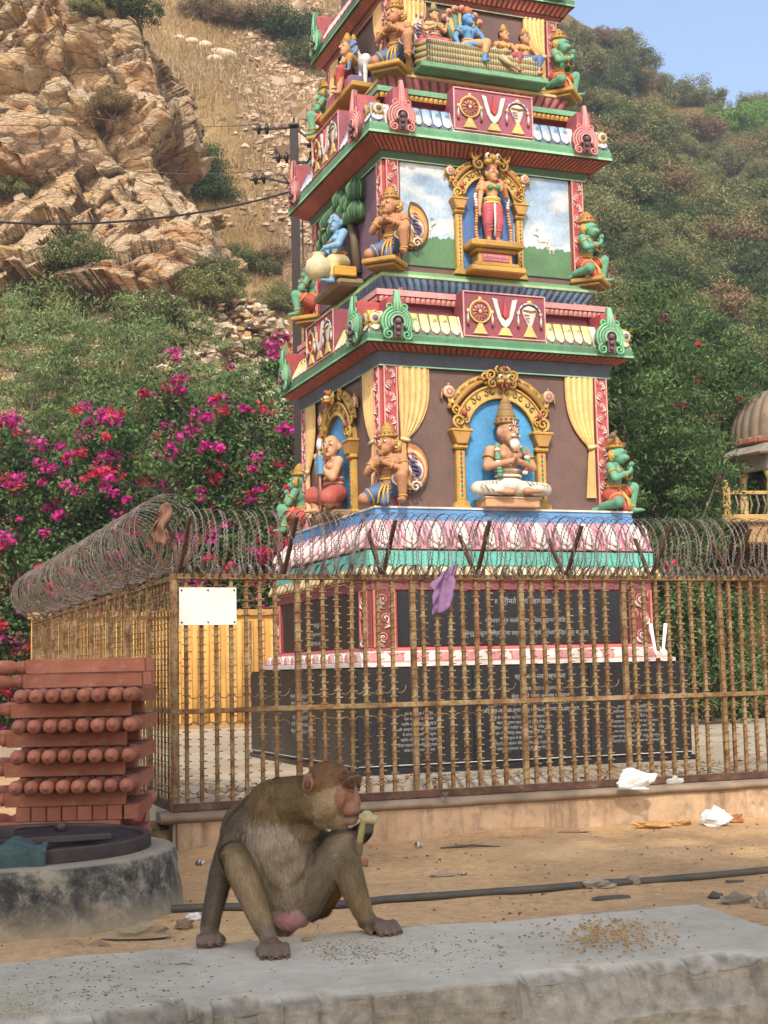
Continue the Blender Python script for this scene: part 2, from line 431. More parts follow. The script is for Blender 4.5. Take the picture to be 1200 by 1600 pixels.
def hill_mat():
    t = NT('dry_hillside'); g = t.n('ShaderNodeAttribute', attribute_name='Col')
    n1 = t.noise(.22, 8, .65); n2 = t.noise(2.2, 8, .75); n3 = t.noise(9, 4, .8)
    gr = t.ramp(n1, [(.3, srgb('94794e')), (.5, srgb('b29468')), (.68, srgb('c2a67a'))])
    gr = t.mix(1., gr, t.ramp(n2, [(.3, .62), (.62, 1.12)]), 'MULTIPLY')
    v = t.vor(3.6, 'F1', None, 'Color'); vd = t.vor(3.6, 'DISTANCE_TO_EDGE')
    sp = t.n('ShaderNodeSeparateColor'); t.l(v, sp.inputs[0])
    st = t.ramp(sp.outputs[0], [(0., srgb('9a8265')), (.5, srgb('b39577')), (1., srgb('c6ab8e'))]); st = t.mix(1., st, t.ramp(vd, [(0., .6), (.2, 1.)]), 'MULTIPLY')
    m = t.n('ShaderNodeSeparateColor'); t.l(g.outputs[0], m.inputs[0])
    fac = t.ramp(t.math('ADD', m.outputs[0], t.math('MULTIPLY', t.math('SUBTRACT', n2, .5), 1.2)), [(.35, 0.), (.75, .9)])
    c = t.mix(fac, gr, st); c = t.mix(m.outputs[1], c, t.mix(.7, c, srgb('6d6238')))
    t.col(c); t.rough(.95); t.b.inputs['Specular IOR Level'].default_value = .05
    t.bump(t.math('ADD', t.math('MULTIPLY', n2, 1.), t.math('ADD', n3, t.math('MULTIPLY', fac, t.math('MULTIPLY', vd, 3.)))), .9, .3); return t.m
av = np.linspace(-.95, .95, 420); yv = np.concatenate([np.linspace(YT - 3, 116, 260), np.linspace(118, 170, 14)])
A, Yv = np.meshgrid(av, yv, indexing='ij'); xx = (A * Yv).ravel(); yy = Yv.ravel(); zz = hill_z(xx, yy)
ii = np.arange(len(xx)).reshape(A.shape); Fq = np.stack([ii[:-1, :-1], ii[1:, :-1], ii[1:, 1:], ii[:-1, 1:]], -1).reshape(-1, 4)
px_ = 600 + xx / yy * FPX; Tn = zz / yy
scree = .85 * np.exp(-((px_ - 455 + (Tn - .36) * 300 + 30 * fbm(np.stack([xx, yy, zz], 1), 9, 3, 77) * 2) / 70) ** 2) * np.clip((.55 - Tn) * 12, 0, 1) * np.clip((Tn - .24) * 12, 0, 1)
scree = np.maximum(scree, .9 * np.exp(-((px_ - 320) / 90) ** 2 - ((Tn - .475) / .01) ** 2))
olive = np.clip((px_ - 600) / 200, 0, 1)
Cc = np.stack([scree, olive, 0 * scree], 1)
o = fast_mesh('hill', np.stack([xx, yy, zz], 1), Fq, Cc, hill_mat(), None, True); tag(o, kind='structure')
def on_hill(px, py, y0=34., y1=150.):
    r = ray(px, py); ts = np.arange(y0, y1, .4) / r.y; hz = hill_z(r.x * ts, r.y * ts); zc = HC + r.z * ts
    k = np.nonzero(hz > zc)[0]
    if not len(k): return None
    t = ts[k[0]]; return Vector((r.x * t, r.y * t, HC + r.z * t))

# ------------------------------------------------------------------ cliff
def cliff_mat():
    t = NT('quartzite_cliff'); mp = t.n('ShaderNodeMapping'); mp.inputs['Rotation'].default_value = (.1, .35, .2); mp.inputs['Scale'].default_value = (1, 1, 2.2)
    t.l(t.tc.outputs['Object'], mp.inputs[0]); co = mp.outputs[0]
    n1 = t.noise(.32, 7, .62, co); n2 = t.noise(1.6, 9, .72, co, .8); n3 = t.noise(7, 7, .75, co)
    c = t.ramp(n1, [(.28, srgb('c08f5c')), (.42, srgb('cdaa7c')), (.52, srgb('c9b294')), (.6, srgb('bd8048')), (.72, srgb('d6c0a4'))])
    c = t.mix(t.ramp(n2, [(.52, 0.), (.66, .75)]), c, srgb('e0d0bc')); c = t.mix(t.ramp(t.noise(.8, 8, .75, None, .5), [(.57, 0.), (.70, .75)]), c, srgb('b87840'))
    c = t.mix(t.ramp(t.noise(.6, 8, .8, co), [(.55, 0.), (.68, .7)]), c, srgb('8c8278'))
    c = t.mix(1., c, t.ramp(n3, [(.28, .8), (.55, 1.15)]), 'MULTIPLY'); c = t.mix(.16, c, srgb('ecd0a2'))
    vd = t.vor(.75, 'DISTANCE_TO_EDGE', t.n('ShaderNodeVectorMath').outputs[0]) if False else None
    wr = t.n('ShaderNodeVectorMath', operation='ADD'); ns = t.n('ShaderNodeTexNoise'); ns.inputs['Scale'].default_value = 1.1; ns.inputs['Detail'].default_value = 6
    t.l(co, ns.inputs[0]); t.l(co, wr.inputs[0]); t.l(ns.outputs['Color'], wr.inputs[1])
    v1 = t.vor(.9, 'DISTANCE_TO_EDGE', wr.outputs[0]); v2 = t.vor(2.6, 'DISTANCE_TO_EDGE', wr.outputs[0])
    c = t.mix(1., c, t.ramp(v1, [(0., .35), (.03, 1.)]), 'MULTIPLY'); c = t.mix(1., c, t.ramp(v2, [(0., .7), (.04, 1.)]), 'MULTIPLY')
    t.col(c); t.rough(.9); t.b.inputs['Specular IOR Level'].default_value = .15
    h = t.math('ADD', t.math('MULTIPLY', t.ramp(v1, [(0., 0.), (.06, 1.)]), .8), t.math('MULTIPLY', t.ramp(v2, [(0., 0.), (.06, 1.)]), .35))
    t.bump(t.math('ADD', h, t.math('ADD', t.math('MULTIPLY', n2, 2.2), n3)), .9, .16); return t.m
EDGE = [(-60, 190), (0, 205), (30, 232), (70, 250), (110, 262), (150, 276), (185, 286), (203, 268), (228, 250), (262, 272), (290, 300), (330, 332), (345, 347), (380, 352), (415, 350), (440, 352), (470, 400), (510, 440), (560, 470), (620, 500), (900, 560), (1060, 600)]
NZ, NT_ = 620, 560
pyv = np.linspace(-70, 1060, NZ)
tt = np.linspace(0, 1, NT_)
Vc = np.zeros((NT_, NZ, 3))
for j, py in enumerate(pyv):
    e = np.interp(py, [q[0] for q in EDGE], [q[1] for q in EDGE]) - 6
    r = ray(e, py); Tz = r.z / r.y
    yd = 39. - 6.5 * np.clip((py - 400) / 600, 0, 1) - 1.2 * np.clip(py / 400, 0, 1)      # leans back, foot comes forward
    zc = HC + Tz * yd; xe = r.x / r.y * yd
    f = np.clip(tt / .8, 0, 1); g = np.clip((tt - .8) / .2, 0, 1)
    x = -26 + (xe + 26) * f ** .8; Vc[:, j, 0] = x - .8 * g; Vc[:, j, 1] = yd + 6 * g ** 1.2 + (1 - np.sqrt(np.clip(1 - (np.clip((x - xe + 1.3) / 1.3, 0, 1)) ** 2, 0, 1))) * .8 * (g <= 0) + .8 * (g > 0) + np.clip(-(x + 12) * .1, 0, 2)
    Vc[:, j, 2] = zc
P = Vc.reshape(-1, 3).copy()
ca, sa = cos(.3), sin(.3)
Q = np.stack([P[:, 0] * ca + P[:, 2] * sa, P[:, 1], (-P[:, 0] * sa + P[:, 2] * ca) * 1.7], 1)
Q += np.stack([fbm(P, 1.2, 3, 60 + i) for i in range(3)], 1) * .38
b1, g1, r1 = blocky(Q, 4.6, 1, .8); b2, g2, r2 = blocky(Q, 1.9, 2, .8); b3, g3, r3 = blocky(Q, .62, 3, .9)
lower = np.clip((9.5 - P[:, 2]) / 3, 0, 1)
disp = b1 * 2.1 * (1 - .5 * lower) + b2 * .95 + b3 * .30 - (1 - g1) * .2 - (1 - g2) * .12 - (1 - g3) * .03 + fbm(P, 7, 3, 80) * 2.0 + fbm(P, .5, 4, 81) * .12
gm = np.repeat(np.clip((tt - .78) / .12, 0, 1), NZ)
P[:, 1] -= disp * (1 - .7 * gm); P[:, 0] += disp * gm * .55 - .3; P[:, 2] += b2 * .25 * (1 - gm)
ii = np.arange(NT_ * NZ).reshape(NT_, NZ); Fq = np.stack([ii[:-1, :-1], ii[1:, :-1], ii[1:, 1:], ii[:-1, 1:]], -1).reshape(-1, 4)
o = fast_mesh('cliff', P, Fq[:, ::-1].copy(), None, cliff_mat(), None, False); tag(o, kind='structure')
CLIFF = P.reshape(NT_, NZ, 3)
def on_cliff(px, py):
    """nearest cliff vertex to a pixel direction"""
    j = int(np.argmin(np.abs(pyv - py))); c = CLIFF[:, j]; k = int(np.argmin(np.abs(c[:int(NT_ * .8), 0] / c[:int(NT_ * .8), 1] - ray(px, py).x / ray(px, py).y)))
    return Vector(c[k])
# ------------------------------------------------------------------ the shrine tower
def c_(h, k=.85): return tuple(x * k for x in srgb(h))
GRN = c_('4f8f68'); DGRN = c_('2f5f49'); LGRN = c_('86c79a'); RED = c_('b8404a'); PNK = c_('d98a8f'); MAR = c_('8e3a4e'); BRN = c_('9a4638')
YEL = c_('e8d27a'); CREAM = c_('ecdfae'); WHT = c_('efeade'); GOLD = c_('c99a3c'); DGOLD = c_('7d5a22'); DBL = c_('40506a'); BLU = c_('4f93cf'); TEAL = c_('5cc4b4')
LOTP = c_('dd9bae'); PURP = c_('6d4453'); WALL = c_('6b4c48'); BLK = c_('241c1c'); SKYB = c_('a9c6dd'); HILLG = c_('4c8156'); NICHE = c_('3f9edb'); NICHE2 = c_('3f74b8')
SKIN = c_('c98d63'); SKIN2 = c_('d9a883'); GSK = c_('5fa684'); BSK = c_('4d93cc'); PEACH = c_('dba678'); BLUC = c_('3f6fa8'); REDC = c_('c2493c'); ORN = c_('dd8a3a'); VIO = c_('6a5a86'); DRED = c_('7e2426')

root = empty('shrine_tower', (CX, CY, ZB), TH, 'tall tiered temple tower painted with coloured reliefs, standing on a black granite base', 'tower')
Z = T(0, 0, -ZB)
def MF(w): return Z @ T(0, -w, 0)                       # front face, origin on the wall plane, -Y outwards
def ML(w): return Z @ RZ(-pi / 2) @ T(0, -w, 0)         # left face
def MCn(ang, d, z): return Z @ RZ(ang) @ T(0, -d, z)    # corner
FACES = ((MF, 0), (ML, 1))

def granite():
    t = NT('black_granite'); t.col(t.ramp(t.noise(60, 3, .7), [(.35, (.008, .008, .009)), (.7, (.022, .021, .022))]))
    t.b.inputs['Roughness'].default_value = .3
    t.l(t.ramp(t.noise(1.4, 6, .7), [(.3, .22), (.7, .5)]), t.b.inputs['Roughness']); t.b.inputs['Specular IOR Level'].default_value = .5; return t.m
GRAN = granite(); LETTER = m_simple('engraved_white_lettering', (.30, .30, .29), .8, .2, 20, .1)

def text_mesh(lines, M, parent, size, name='inscription', mat=LETTER, spacing=1.45, align='CENTER', ext=.0015, width=None):
    cu = bpy.data.curves.new('t', 'FONT'); cu.body = '\n'.join(lines); cu.size = size; cu.align_x = align; cu.space_line = spacing; cu.extrude = ext; cu.resolution_u = 2
    to = bpy.data.objects.new('t', cu); COL.objects.link(to)
    dg = bpy.context.evaluated_depsgraph_get(); dg.update()
    me = bpy.data.meshes.new_from_object(to.evaluated_get(dg)); bpy.data.objects.remove(to)
    V = np.empty(len(me.vertices) * 3, np.float32); me.vertices.foreach_get('co', V); V = V.reshape(-1, 3)
    sx = 1.
    if width and len(V): sx = min(1.15, width / max(1e-3, V[:, 0].max() - V[:, 0].min()))
    me.transform(M @ RX(pi / 2) @ SCL(sx, 1, 1)); me.materials.clear(); me.materials.append(mat); me.name = name
    o = bpy.data.objects.new(name, me); COL.objects.link(o); o.parent = parent; return o

# granite plinth
mb = MB(Z); W0 = 1.745
mb.box(-W0, W0, -W0, W0, .27, 1.225, bev=.006)
for k, (u0, u1) in enumerate([(-1.745, -.6), (-.6, .62), (.62, 1.745)]):
    for F in (MF, ML): mb.M = F(W0); mb.box(u0 + .004, u1 - .004, -.012, .01, .34, 1.2, bev=.003)
for F in (MF, ML): mb.M = F(W0); mb.box(-1.77, 1.77, -.03, .0, .27, .325, bev=.004)
pl = mb.build('granite_plinth', root, GRAN)
mb = MB()
for F in (MF, ML):
    mb.M = F(W0); mb.box(-1.74, 1.74, -.0145, -.012, .352, .358, WHT)
mb.build('white_line', pl)
base1 = ['श्रीः राम जय राम जय जय राम', 'नमो भगवते वासुदेवाय', 'गुरु परम्परा वन्दना श्लोक मंगल पाठ']
import itertools
words = 'स्थान मंदिर की महिमा के साथ भगवान जी महाराज कृपा से इस पवित्र तीर्थ गालव आश्रम में रामानुज संप्रदाय आचार्य परंपरा अनुसार स्थापना वर्ष संवत हे नाथ दया करो शरण दास भक्त जन सेवा समिति द्वारा निर्माण हुआ कीर्ति स्तम्भ लोक कल्याण हेतु अर्पण जय गुरु देव नमन'.split()
rw = random.Random(5)
def line(n): return ' '.join(rw.choice(words) for _ in range(n))
text_mesh([line(4)], MF(W0) @ T(.1, -.014, 1.1), pl, .062)
TX = lambda rows, M, par, size, gap, nm='inscription': [text_mesh([r], M @ T(0, 0, -i * gap), par, size) for i, r in enumerate(rows)]
TX([line(3), line(5)], MF(W0) @ T(.1, -.014, .99), pl, .052, .07)
TX([line(9) for _ in range(2)], MF(W0) @ T(0, -.014, .86), pl, .05, .065)
TX([line(7) for _ in range(7)], MF(W0) @ T(-.12, -.014, .735), pl, .036, .048)
TX([line(7) for _ in range(8)], MF(W0) @ T(1.1, -.014, .80), pl, .033, .047)
TX([line(5) for _ in range(8)], MF(W0) @ T(-1.15, -.014, .80), pl, .034, .047)
TX([line(6) for _ in range(6)], ML(W0) @ T(.1, -.014, .95), pl, .05, .07)

# ledge of white and pink petals
mb = MB(Z); mb.sq([(1.60, 1.22, PNK), (1.66, 1.24, WHT), (1.66, 1.275, c_('e7a9a4')), (1.63, 1.285, RED), (1.56, 1.37, WHT), (1.56, 1.385, WHT)])
for F in (MF, ML):
    mb.M = F(1.6)
    n = 26
    for i in range(n):
        u = -1.6 + (i + .5) * 3.2 / n; h = 3.2 / n * .46
        mb.prism([(u - h, 1.285), (u + h, 1.285), (u + h, 1.33), (u + h * .5, 1.362), (u, 1.372), (u - h * .5, 1.362), (u - h, 1.33)], -.035, .05, WHT if i % 2 else c_('e59a98'), .01)
mb.build('petal_ledge', root)
# inscription storey: polished slabs framed in red
mb = MB(Z); mb.sq([(1.5, 1.38, RED), (1.5, 2.06, RED)])
for F in (MF, ML):
    mb.M = F(1.5)
    mb.box(-1.5, 1.5, -.03, 0, 1.385, 1.415, c_('d56a68'), .006); mb.box(-1.5, 1.5, -.03, 0, 1.95, 2.04, MAR, .006)
    mb.box(-1.5, 1.5, -.05, 0, 2.03, 2.05, c_('d56a68'), .006)
st = mb.build('inscription_storey', root)
mb = MB()
for F in (MF, ML):
    for u0, u1 in ((-1.24, -.42), (-.4, .4), (.42, 1.24)): mb.M = F(1.5); mb.box(u0, u1, -.02, -.004, 1.43, 1.94, bev=.003)
gp = mb.build('granite_slab', st, GRAN)
text_mesh(['॥ श्रीमते रामानुजाय नमः ॥'], MF(1.5) @ T(.1, -.0215, 1.82), gp, .07)
TX(['श्रीधराचार्य काले सदाप्य सततं दानाधीशिताः', 'सन्तुज कुला दिव्याज्ञा रक्षिताः ताज्यो वर्धतां नित्य तया वासरम्'], MF(1.5) @ T(.1, -.0215, 1.64), gp, .055, .12)
TX(['श्री गुरुवे नमः', line(5), line(5)], ML(1.5) @ T(.0, -.0215, 1.66), gp, .05, .09)

def scroll(mb, cx, cz, r, turns, a0, hand, th, col, y=0., n=20, taper=.35):
    """a volute lying in the face plane"""
    pts = []; rs = []
    for i in range(n + 1):
        t = i / n; a = a0 + hand * t * turns * 2 * pi; rr = r * (1 - t) ** .8 + r * .08
        pts.append((cx + rr * cos(a), y, cz + rr * sin(a))); rs.append(th * (1 - taper * t))
    mb.tube(pts, rs, 5, col)

def pilaster(F, w, u0, u1, z0, z1, parent, ground=RED, lite=None, name='pilaster'):
    lite = lite or c_('e8a49a'); mb = MB(F(w)); uc = (u0 + u1) / 2; ww = u1 - u0
    mb.box(u0, u1, -.03, .002, z0, z1, ground)
    mb.box(u0, u0 + ww * .09, -.045, -.028, z0, z1, lite); mb.box(u1 - ww * .09, u1, -.045, -.028, z0, z1, lite)
    n = max(1, round((z1 - z0) / (ww * .85))); dz = (z1 - z0) / n
    for i in range(n):
        zc = z0 + (i + .5) * dz; h = 1 if i % 2 else -1
        scroll(mb, uc + h * ww * .05, zc, ww * .27, 1.25, -pi / 2, h, ww * .045, lite, -.035)
        scroll(mb, uc + h * ww * .05, zc, ww * .17, .8, -pi / 2 + .3, h, ww * .04, WHT, -.04, 12)
        mb.tube([(uc - h * ww * .36, -.034, zc + dz * .48), (uc - h * ww * .27, -.044, zc + dz * .2), (uc - h * ww * .33, -.034, zc - dz * .15)], [ww * .03, ww * .06, ww * .02], 5, lite)
        mb.tube([(uc + h * ww * .36, -.034, zc - dz * .1), (uc + h * ww * .3, -.044, zc - dz * .35), (uc, -.036, zc - dz * .5)], [ww * .02, ww * .055, ww * .03], 5, WHT)
        mb.ball((uc + h * ww * .05, -.04, zc), ww * .06, PNK, 6, 4)
    return mb.build(name, parent)
pilaster(MF, 1.5, -1.49, -1.27, 1.42, 1.95, root, DRED, c_('e07a70')); pilaster(MF, 1.5, 1.27, 1.49, 1.42, 1.95, root, DRED, c_('e07a70'))
pilaster(ML, 1.5, 1.3, 1.49, 1.42, 1.95, root, DRED, c_('e07a70')); pilaster(ML, 1.5, -1.49, -1.3, 1.42, 1.95, root, DRED, c_('e07a70'))

# lotus base: cream petals, teal, pink and white lotus, blue
def petal(mb, u0, u1, z0, z1, y0, y1, bulge, cin, cout, cline, n=6):
    """a lotus petal pointing down: (y0 at z0 bottom, y1 at z1 top)"""
    def fn(a, b):
        s = (a - .5) * 2; wv = sqrt(max(0, 1 - abs(2 * b - 1.02) ** 3.2)) if b < .5 else 1.
        u = (u0 + u1) / 2 + s * (u1 - u0) / 2 * max(wv, .12); z = z0 + (z1 - z0) * b
        return (u, y0 + (y1 - y0) * b - bulge * (1 - s * s) * sin(pi * min(1, b * .8 + .2)), z)
    def cf(a, b):
        s = abs(a - .5) * 2
        if s > .86 or b < .08: return cline
        k = min(1, max(0, (s - .3) / .5)); return tuple(cin[i] * (1 - k) + cout[i] * k for i in range(3))
    mb.grid(fn, n + 2, n, cf)
mb = MB(Z)
mb.sq([(1.52, 2.05, c_('d9b56a')), (1.58, 2.06, c_('e6d29a')), (1.58, 2.10, c_('e0c684')), (1.55, 2.165, c_('c9a55a')), (1.545, 2.17, c_('b88c48'))])
for F in (MF, ML):
    mb.M = F(1.58); n = 22
    for i in range(n):
        u = -1.55 + (i + .5) * 3.1 / n; h = 3.1 / n * .46
        petal(mb, u - h, u + h, 2.06, 2.165, -.012, .02, .02, CREAM, c_('dbb777'), c_('8a6235'), 4)
mb.build('cream_petal_band', root)
mb = MB(Z); mb.sq([(1.53, 2.168, TEAL), (1.53, 2.32, TEAL), (1.5, 2.325, TEAL)]); mb.build('teal_band', root)
mb = MB(Z); mb.sq([(1.50, 2.322, MAR), (1.53, 2.34, c_('c9828f')), (1.51, 2.42, c_('c98a9a')), (1.43, 2.55, LOTP), (1.41, 2.62, LOTP), (1.38, 2.63, LOTP)])
for F in (MF, ML):
    n = 11
    for i in range(n):
        u = -1.5 + (i + .5) * 3.0 / n; h = 3.0 / n * .47
        mb.M = F(1.52)
        petal(mb, u - h, u + h, 2.335, 2.47, -.01, .05, .05, c_('f3e6dc'), c_('df97a2'), c_('8f4f60'), 7)
        petal(mb, u - h * .62, u + h * .62, 2.37, 2.60, -.035, .10, .06, c_('f4eee4'), c_('e7b4bd'), c_('9c5a6a'), 7)
        petal(mb, u - h * .3, u + h * .3, 2.42, 2.615, -.05, .105, .045, WHT, c_('efd3d4'), c_('a8667a'), 6)
        for sgn in (-1, 1):
            mb.tube([(u + sgn * h * .98, -.03, 2.40), (u + sgn * h * .86, -.012, 2.48), (u + sgn * h * .95, .03, 2.56), (u + sgn * h * .75, .06, 2.61)], [.008, .012, .01, .006], 5, c_('e6b6c4'))
mb.build('lotus_petal_band', root)
mb = MB(Z); mb.sq([(1.38, 2.615, c_('cfa0b4')), (1.405, 2.62, BLU), (1.385, 2.735, WHT), (1.40, 2.738, WHT), (1.40, 2.756, c_('d8d2c4')), (1.1, 2.757, c_('b5b0a4'))])
mb.build('blue_band', root)

# ---- storeys
def wall(w, z0, z1, col): mb = MB(Z); mb.sq([(w, z0, col), (w, z1, col)]); return mb.build('storey_wall', root)
wall(1.231, 2.7, 4.3, WALL); wall(1.108, 5.1, 6.45, WALL); wall(.955, 7.2, 8.24, WALL)
for F, w, k in ((MF, 1.108, 0),):
    # painted meadow and sky backdrop with a goat and kid on each side
    mb = MB(F(w)); mb.box(-.95, .95, -.012, 0, 5.215, 6.28, SKYB)
    def skyc(a, b):
        n = mnoise.noise(Vector((a * 5, b * 7, 3.3))) + .5 * mnoise.noise(Vector((a * 13, b * 17, 1.3)))
        k = max(0, min(1, .35 + n * 1.3)); t = tuple(srgb('8fb4d8')[i] * b + srgb('c9dbe4')[i] * (1 - b) for i in range(3))
        return tuple((t[i] * (1 - k) + srgb('e6ecec')[i] * k) * .8 for i in range(3))
    mb.grid(lambda a, b: (-.95 + 1.9 * a, -.0145, 5.215 + 1.065 * b), 60, 40, skyc)
    bp = mb.build('painted_backdrop', root)
    mb = MB(F(w)); pts = [(-.95, 5.215), (.95, 5.215)]
    for i in range(60):
        u = .95 - 1.9 * i / 59; pts.append((u, 5.53 + .012 * sin(u * 40) + .01 * sin(u * 97) - .02 * abs(u)))
    mb.prism(pts, -.018, -.013, HILLG); mb.build('painted_meadow', bp)
    for u, s in ((-.68, -1), (-.74, -.45), (.63, 1), (.72, .5)):
        mb = MB(F(w) @ T(u, -.022, 5.46 if abs(s) < .9 else 5.5) @ SCL(s * .95, 1, abs(s) * .95))
        mb.ball((0, 0, .115), (.075, .004, .035), WHT); mb.ball((-.085, 0, .175), (.028, .004, .02), WHT)
        mb.tube([(-.05, 0, .13), (-.08, 0, .17)], .018, 5, WHT, flat=.3)
        for x in (-.055, -.03, .04, .06): mb.bar((x, 0, .11), (x + .005, 0, .0), .013, .006, WHT)
        for x in (-.09, -.07): mb.bar((x, 0, .19), (x + .015, 0, .235), .006, .005, c_('8a7a60'))
        mb.build('painted_goat', bp)
# curtains
def curtain(F, w, ue, s, z0, z1, zt, ww, parent):
    """gathered curtain: outer edge ue, s = direction to the wall centre, tie at zt, width ww at the top"""
    mb = MB(F(w)); n = 34
    def fn(a, b):
        z = z1 - (z1 - z0) * b; q = (z1 - z) / (z1 - zt)
        if q < 1: wd = ww * (1 - .8 * q ** 3.2)
        else: wd = ww * (.2 + .16 * min(1, (q - 1) * 1.2))
        off = ww * .05 * min(1, q)
        return (ue + s * (off + wd * a), -.02 - .02 * abs(sin(a * 5.2 * pi)) - .01 * (1 - a), z)
    def cf(a, b):
        k = abs(sin(a * 5.2 * pi)); y = srgb('f2d48c'); o = srgb('dd9a4c')
        t = .75 * k + .25 * (1 - abs(2 * a - 1)); return tuple((y[i] * t + o[i] * (1 - t)) * .88 for i in range(3))
    mb.grid(fn, n, 30, cf)
    mb.tube([(ue + s * ww * .02, -.045, zt + .01), (ue + s * ww * .3, -.055, zt - .01)], .022, 6, c_('f0d9a0'))
    return mb.build('curtain', parent)
for F in (MF, ML):
    curtain(F, 1.231, -1.08, 1, 2.9, 4.14, 3.42, .33, root); curtain(F, 1.231, 1.08, -1, 2.9, 4.14, 3.42, .33, root)
    curtain(F, .955, -.82, 1, 7.3, 8.09, 7.66, .26, root); curtain(F, .955, .82, -1, 7.3, 8.09, 7.66, .26, root)
mb = MB(ML(1.108)); mb.box(-.92, .92, -.012, 0, 5.215, 6.28, c_('7a5a72')); mb.build('painted_backdrop', root)
# corner pilasters
for F in (MF, ML):
    for s in (-1, 1):
        for w, z0, z1, b_, g in ((1.231, 2.757, 4.14, .14, RED), (1.108, 5.14, 6.28, .13, RED), (.955, 7.25, 8.08, .12, c_('c4485a'))):
            u0, u1 = sorted((s * w, s * (w - b_))); pilaster(F, w, u0, u1, z0, z1, root, g)

# cornices
def dentils(mb, F, w0, z0, w1, z1, n, col, colg, th=.012):
    mb.M = F(0)
    for i in range(n):
        t0 = (i + .12) / n * 2 - 1; t1 = (i + .88) / n * 2 - 1
        mb.grid(lambda a, b: ((t0 + (t1 - t0) * a) * (w0 + (w1 - w0) * b), -(w0 + (w1 - w0) * b) - th * sin(pi * a) * .6 - .004, z0 + (z1 - z0) * b - th * sin(pi * a)), 4, 2, col)
def cornice(w0, zb0, zb1, w1, zc0, zc1, bandc, underc, gc, lip, nm, nd=44):
    band = MB(Z); band.sq([(w0, zb0, bandc), (w0 + .012, zb0 + .004, lip), (w0 + .012, zb0 + .016, bandc), (w0 + .004, zb0 + .02, bandc), (w0 + .03, zb1 - .01, bandc), (w0 + .03, zb1, bandc)])
    co = band.build('cornice', root)
    mb = MB(Z); mb.sq([(w0 + .02, zb1 - .004, underc), (w0 + .05, zb1 + .012, c_('5e2a22')), (w1 - .03, zc0 + .0, underc), (w1 - .03, zc0 + .01, underc)])
    for F in (MF, ML, lambda w: Z @ RZ(pi / 2) @ T(0, -w, 0)): dentils(mb, F, w0 + .05, zb1 + .004, w1 - .035, zc0 - .004, nd, c_('b05a48'), underc)
    mb.build('dentil_course', co)
    mb = MB(Z); h = zc1 - zc0
    mb.sq([(w1 - .04, zc0 - .004, DGRN), (w1, zc0 - .002, lip), (w1, zc0 + h * .2, lip), (w1 - .008, zc0 + h * .22, gc), (w1 - .002, zc0 + h * .72, DGRN), (w1 - .012, zc0 + h * .76, gc), (w1 - .016, zc1, gc), (w1 - .3, zc1 + .002, gc)])
    mb.build('green_fascia', co); return co
co1 = cornice(1.262, 4.137, 4.285, 1.457, 4.335, 4.43, DBL, BRN, GRN, LGRN, 1)
co2 = cornice(1.135, 6.27, 6.36, 1.359, 6.457, 6.565, DGRN, BRN, c_('62a57a'), c_('a8dcb2'), 2, 50)
co3 = cornice(.98, 8.07, 8.13, 1.124, 8.224, 8.31, c_('a04a50'), c_('7a3a34'), GRN, LGRN, 3, 36)

# parapet friezes
def frieze(F, w0, z0, w1, z1, u0, u1, top, bot, line, n, parent):
    mb = MB(F(0)); y0, y1 = -w0, -w1
    def P_(u, t, o=0.): return (u, y0 + (y1 - y0) * t - o, z0 + (z1 - z0) * t)
    mb.grid(lambda a, b: P_(u0 + (u1 - u0) * a, b), 2, 4, lambda a, b: tuple(line[i] for i in range(3)))
    pw = (u1 - u0) / n
    for i in range(n):
        a0 = u0 + i * pw; wide = i % 3 != 1
        def fn(a, b):
            s = (a - .5) * 2; e = .47 * (1 if b > .3 else sqrt(max(.03, 1 - ((.3 - b) / .3) ** 2))) * (1 - .18 * b)
            return P_(a0 + pw * (.5 + s * e), .04 + .93 * b, .008 + .022 * (1 - s * s) * (1 - b * .5))
        mb.grid(fn, 6, 7, lambda a, b: tuple(top[i] * b ** .8 + bot[i] * (1 - b ** .8) for i in range(3)))
        if wide:
            for h in (-1, 1): scroll(mb, a0 + pw * (.5 + h * .16), z0 + (z1 - z0) * .66, pw * .13, .8, pi / 2, h, pw * .035, line, y0 + (y1 - y0) * .62 - .035, 10)
    return mb.build('petal_frieze', parent)
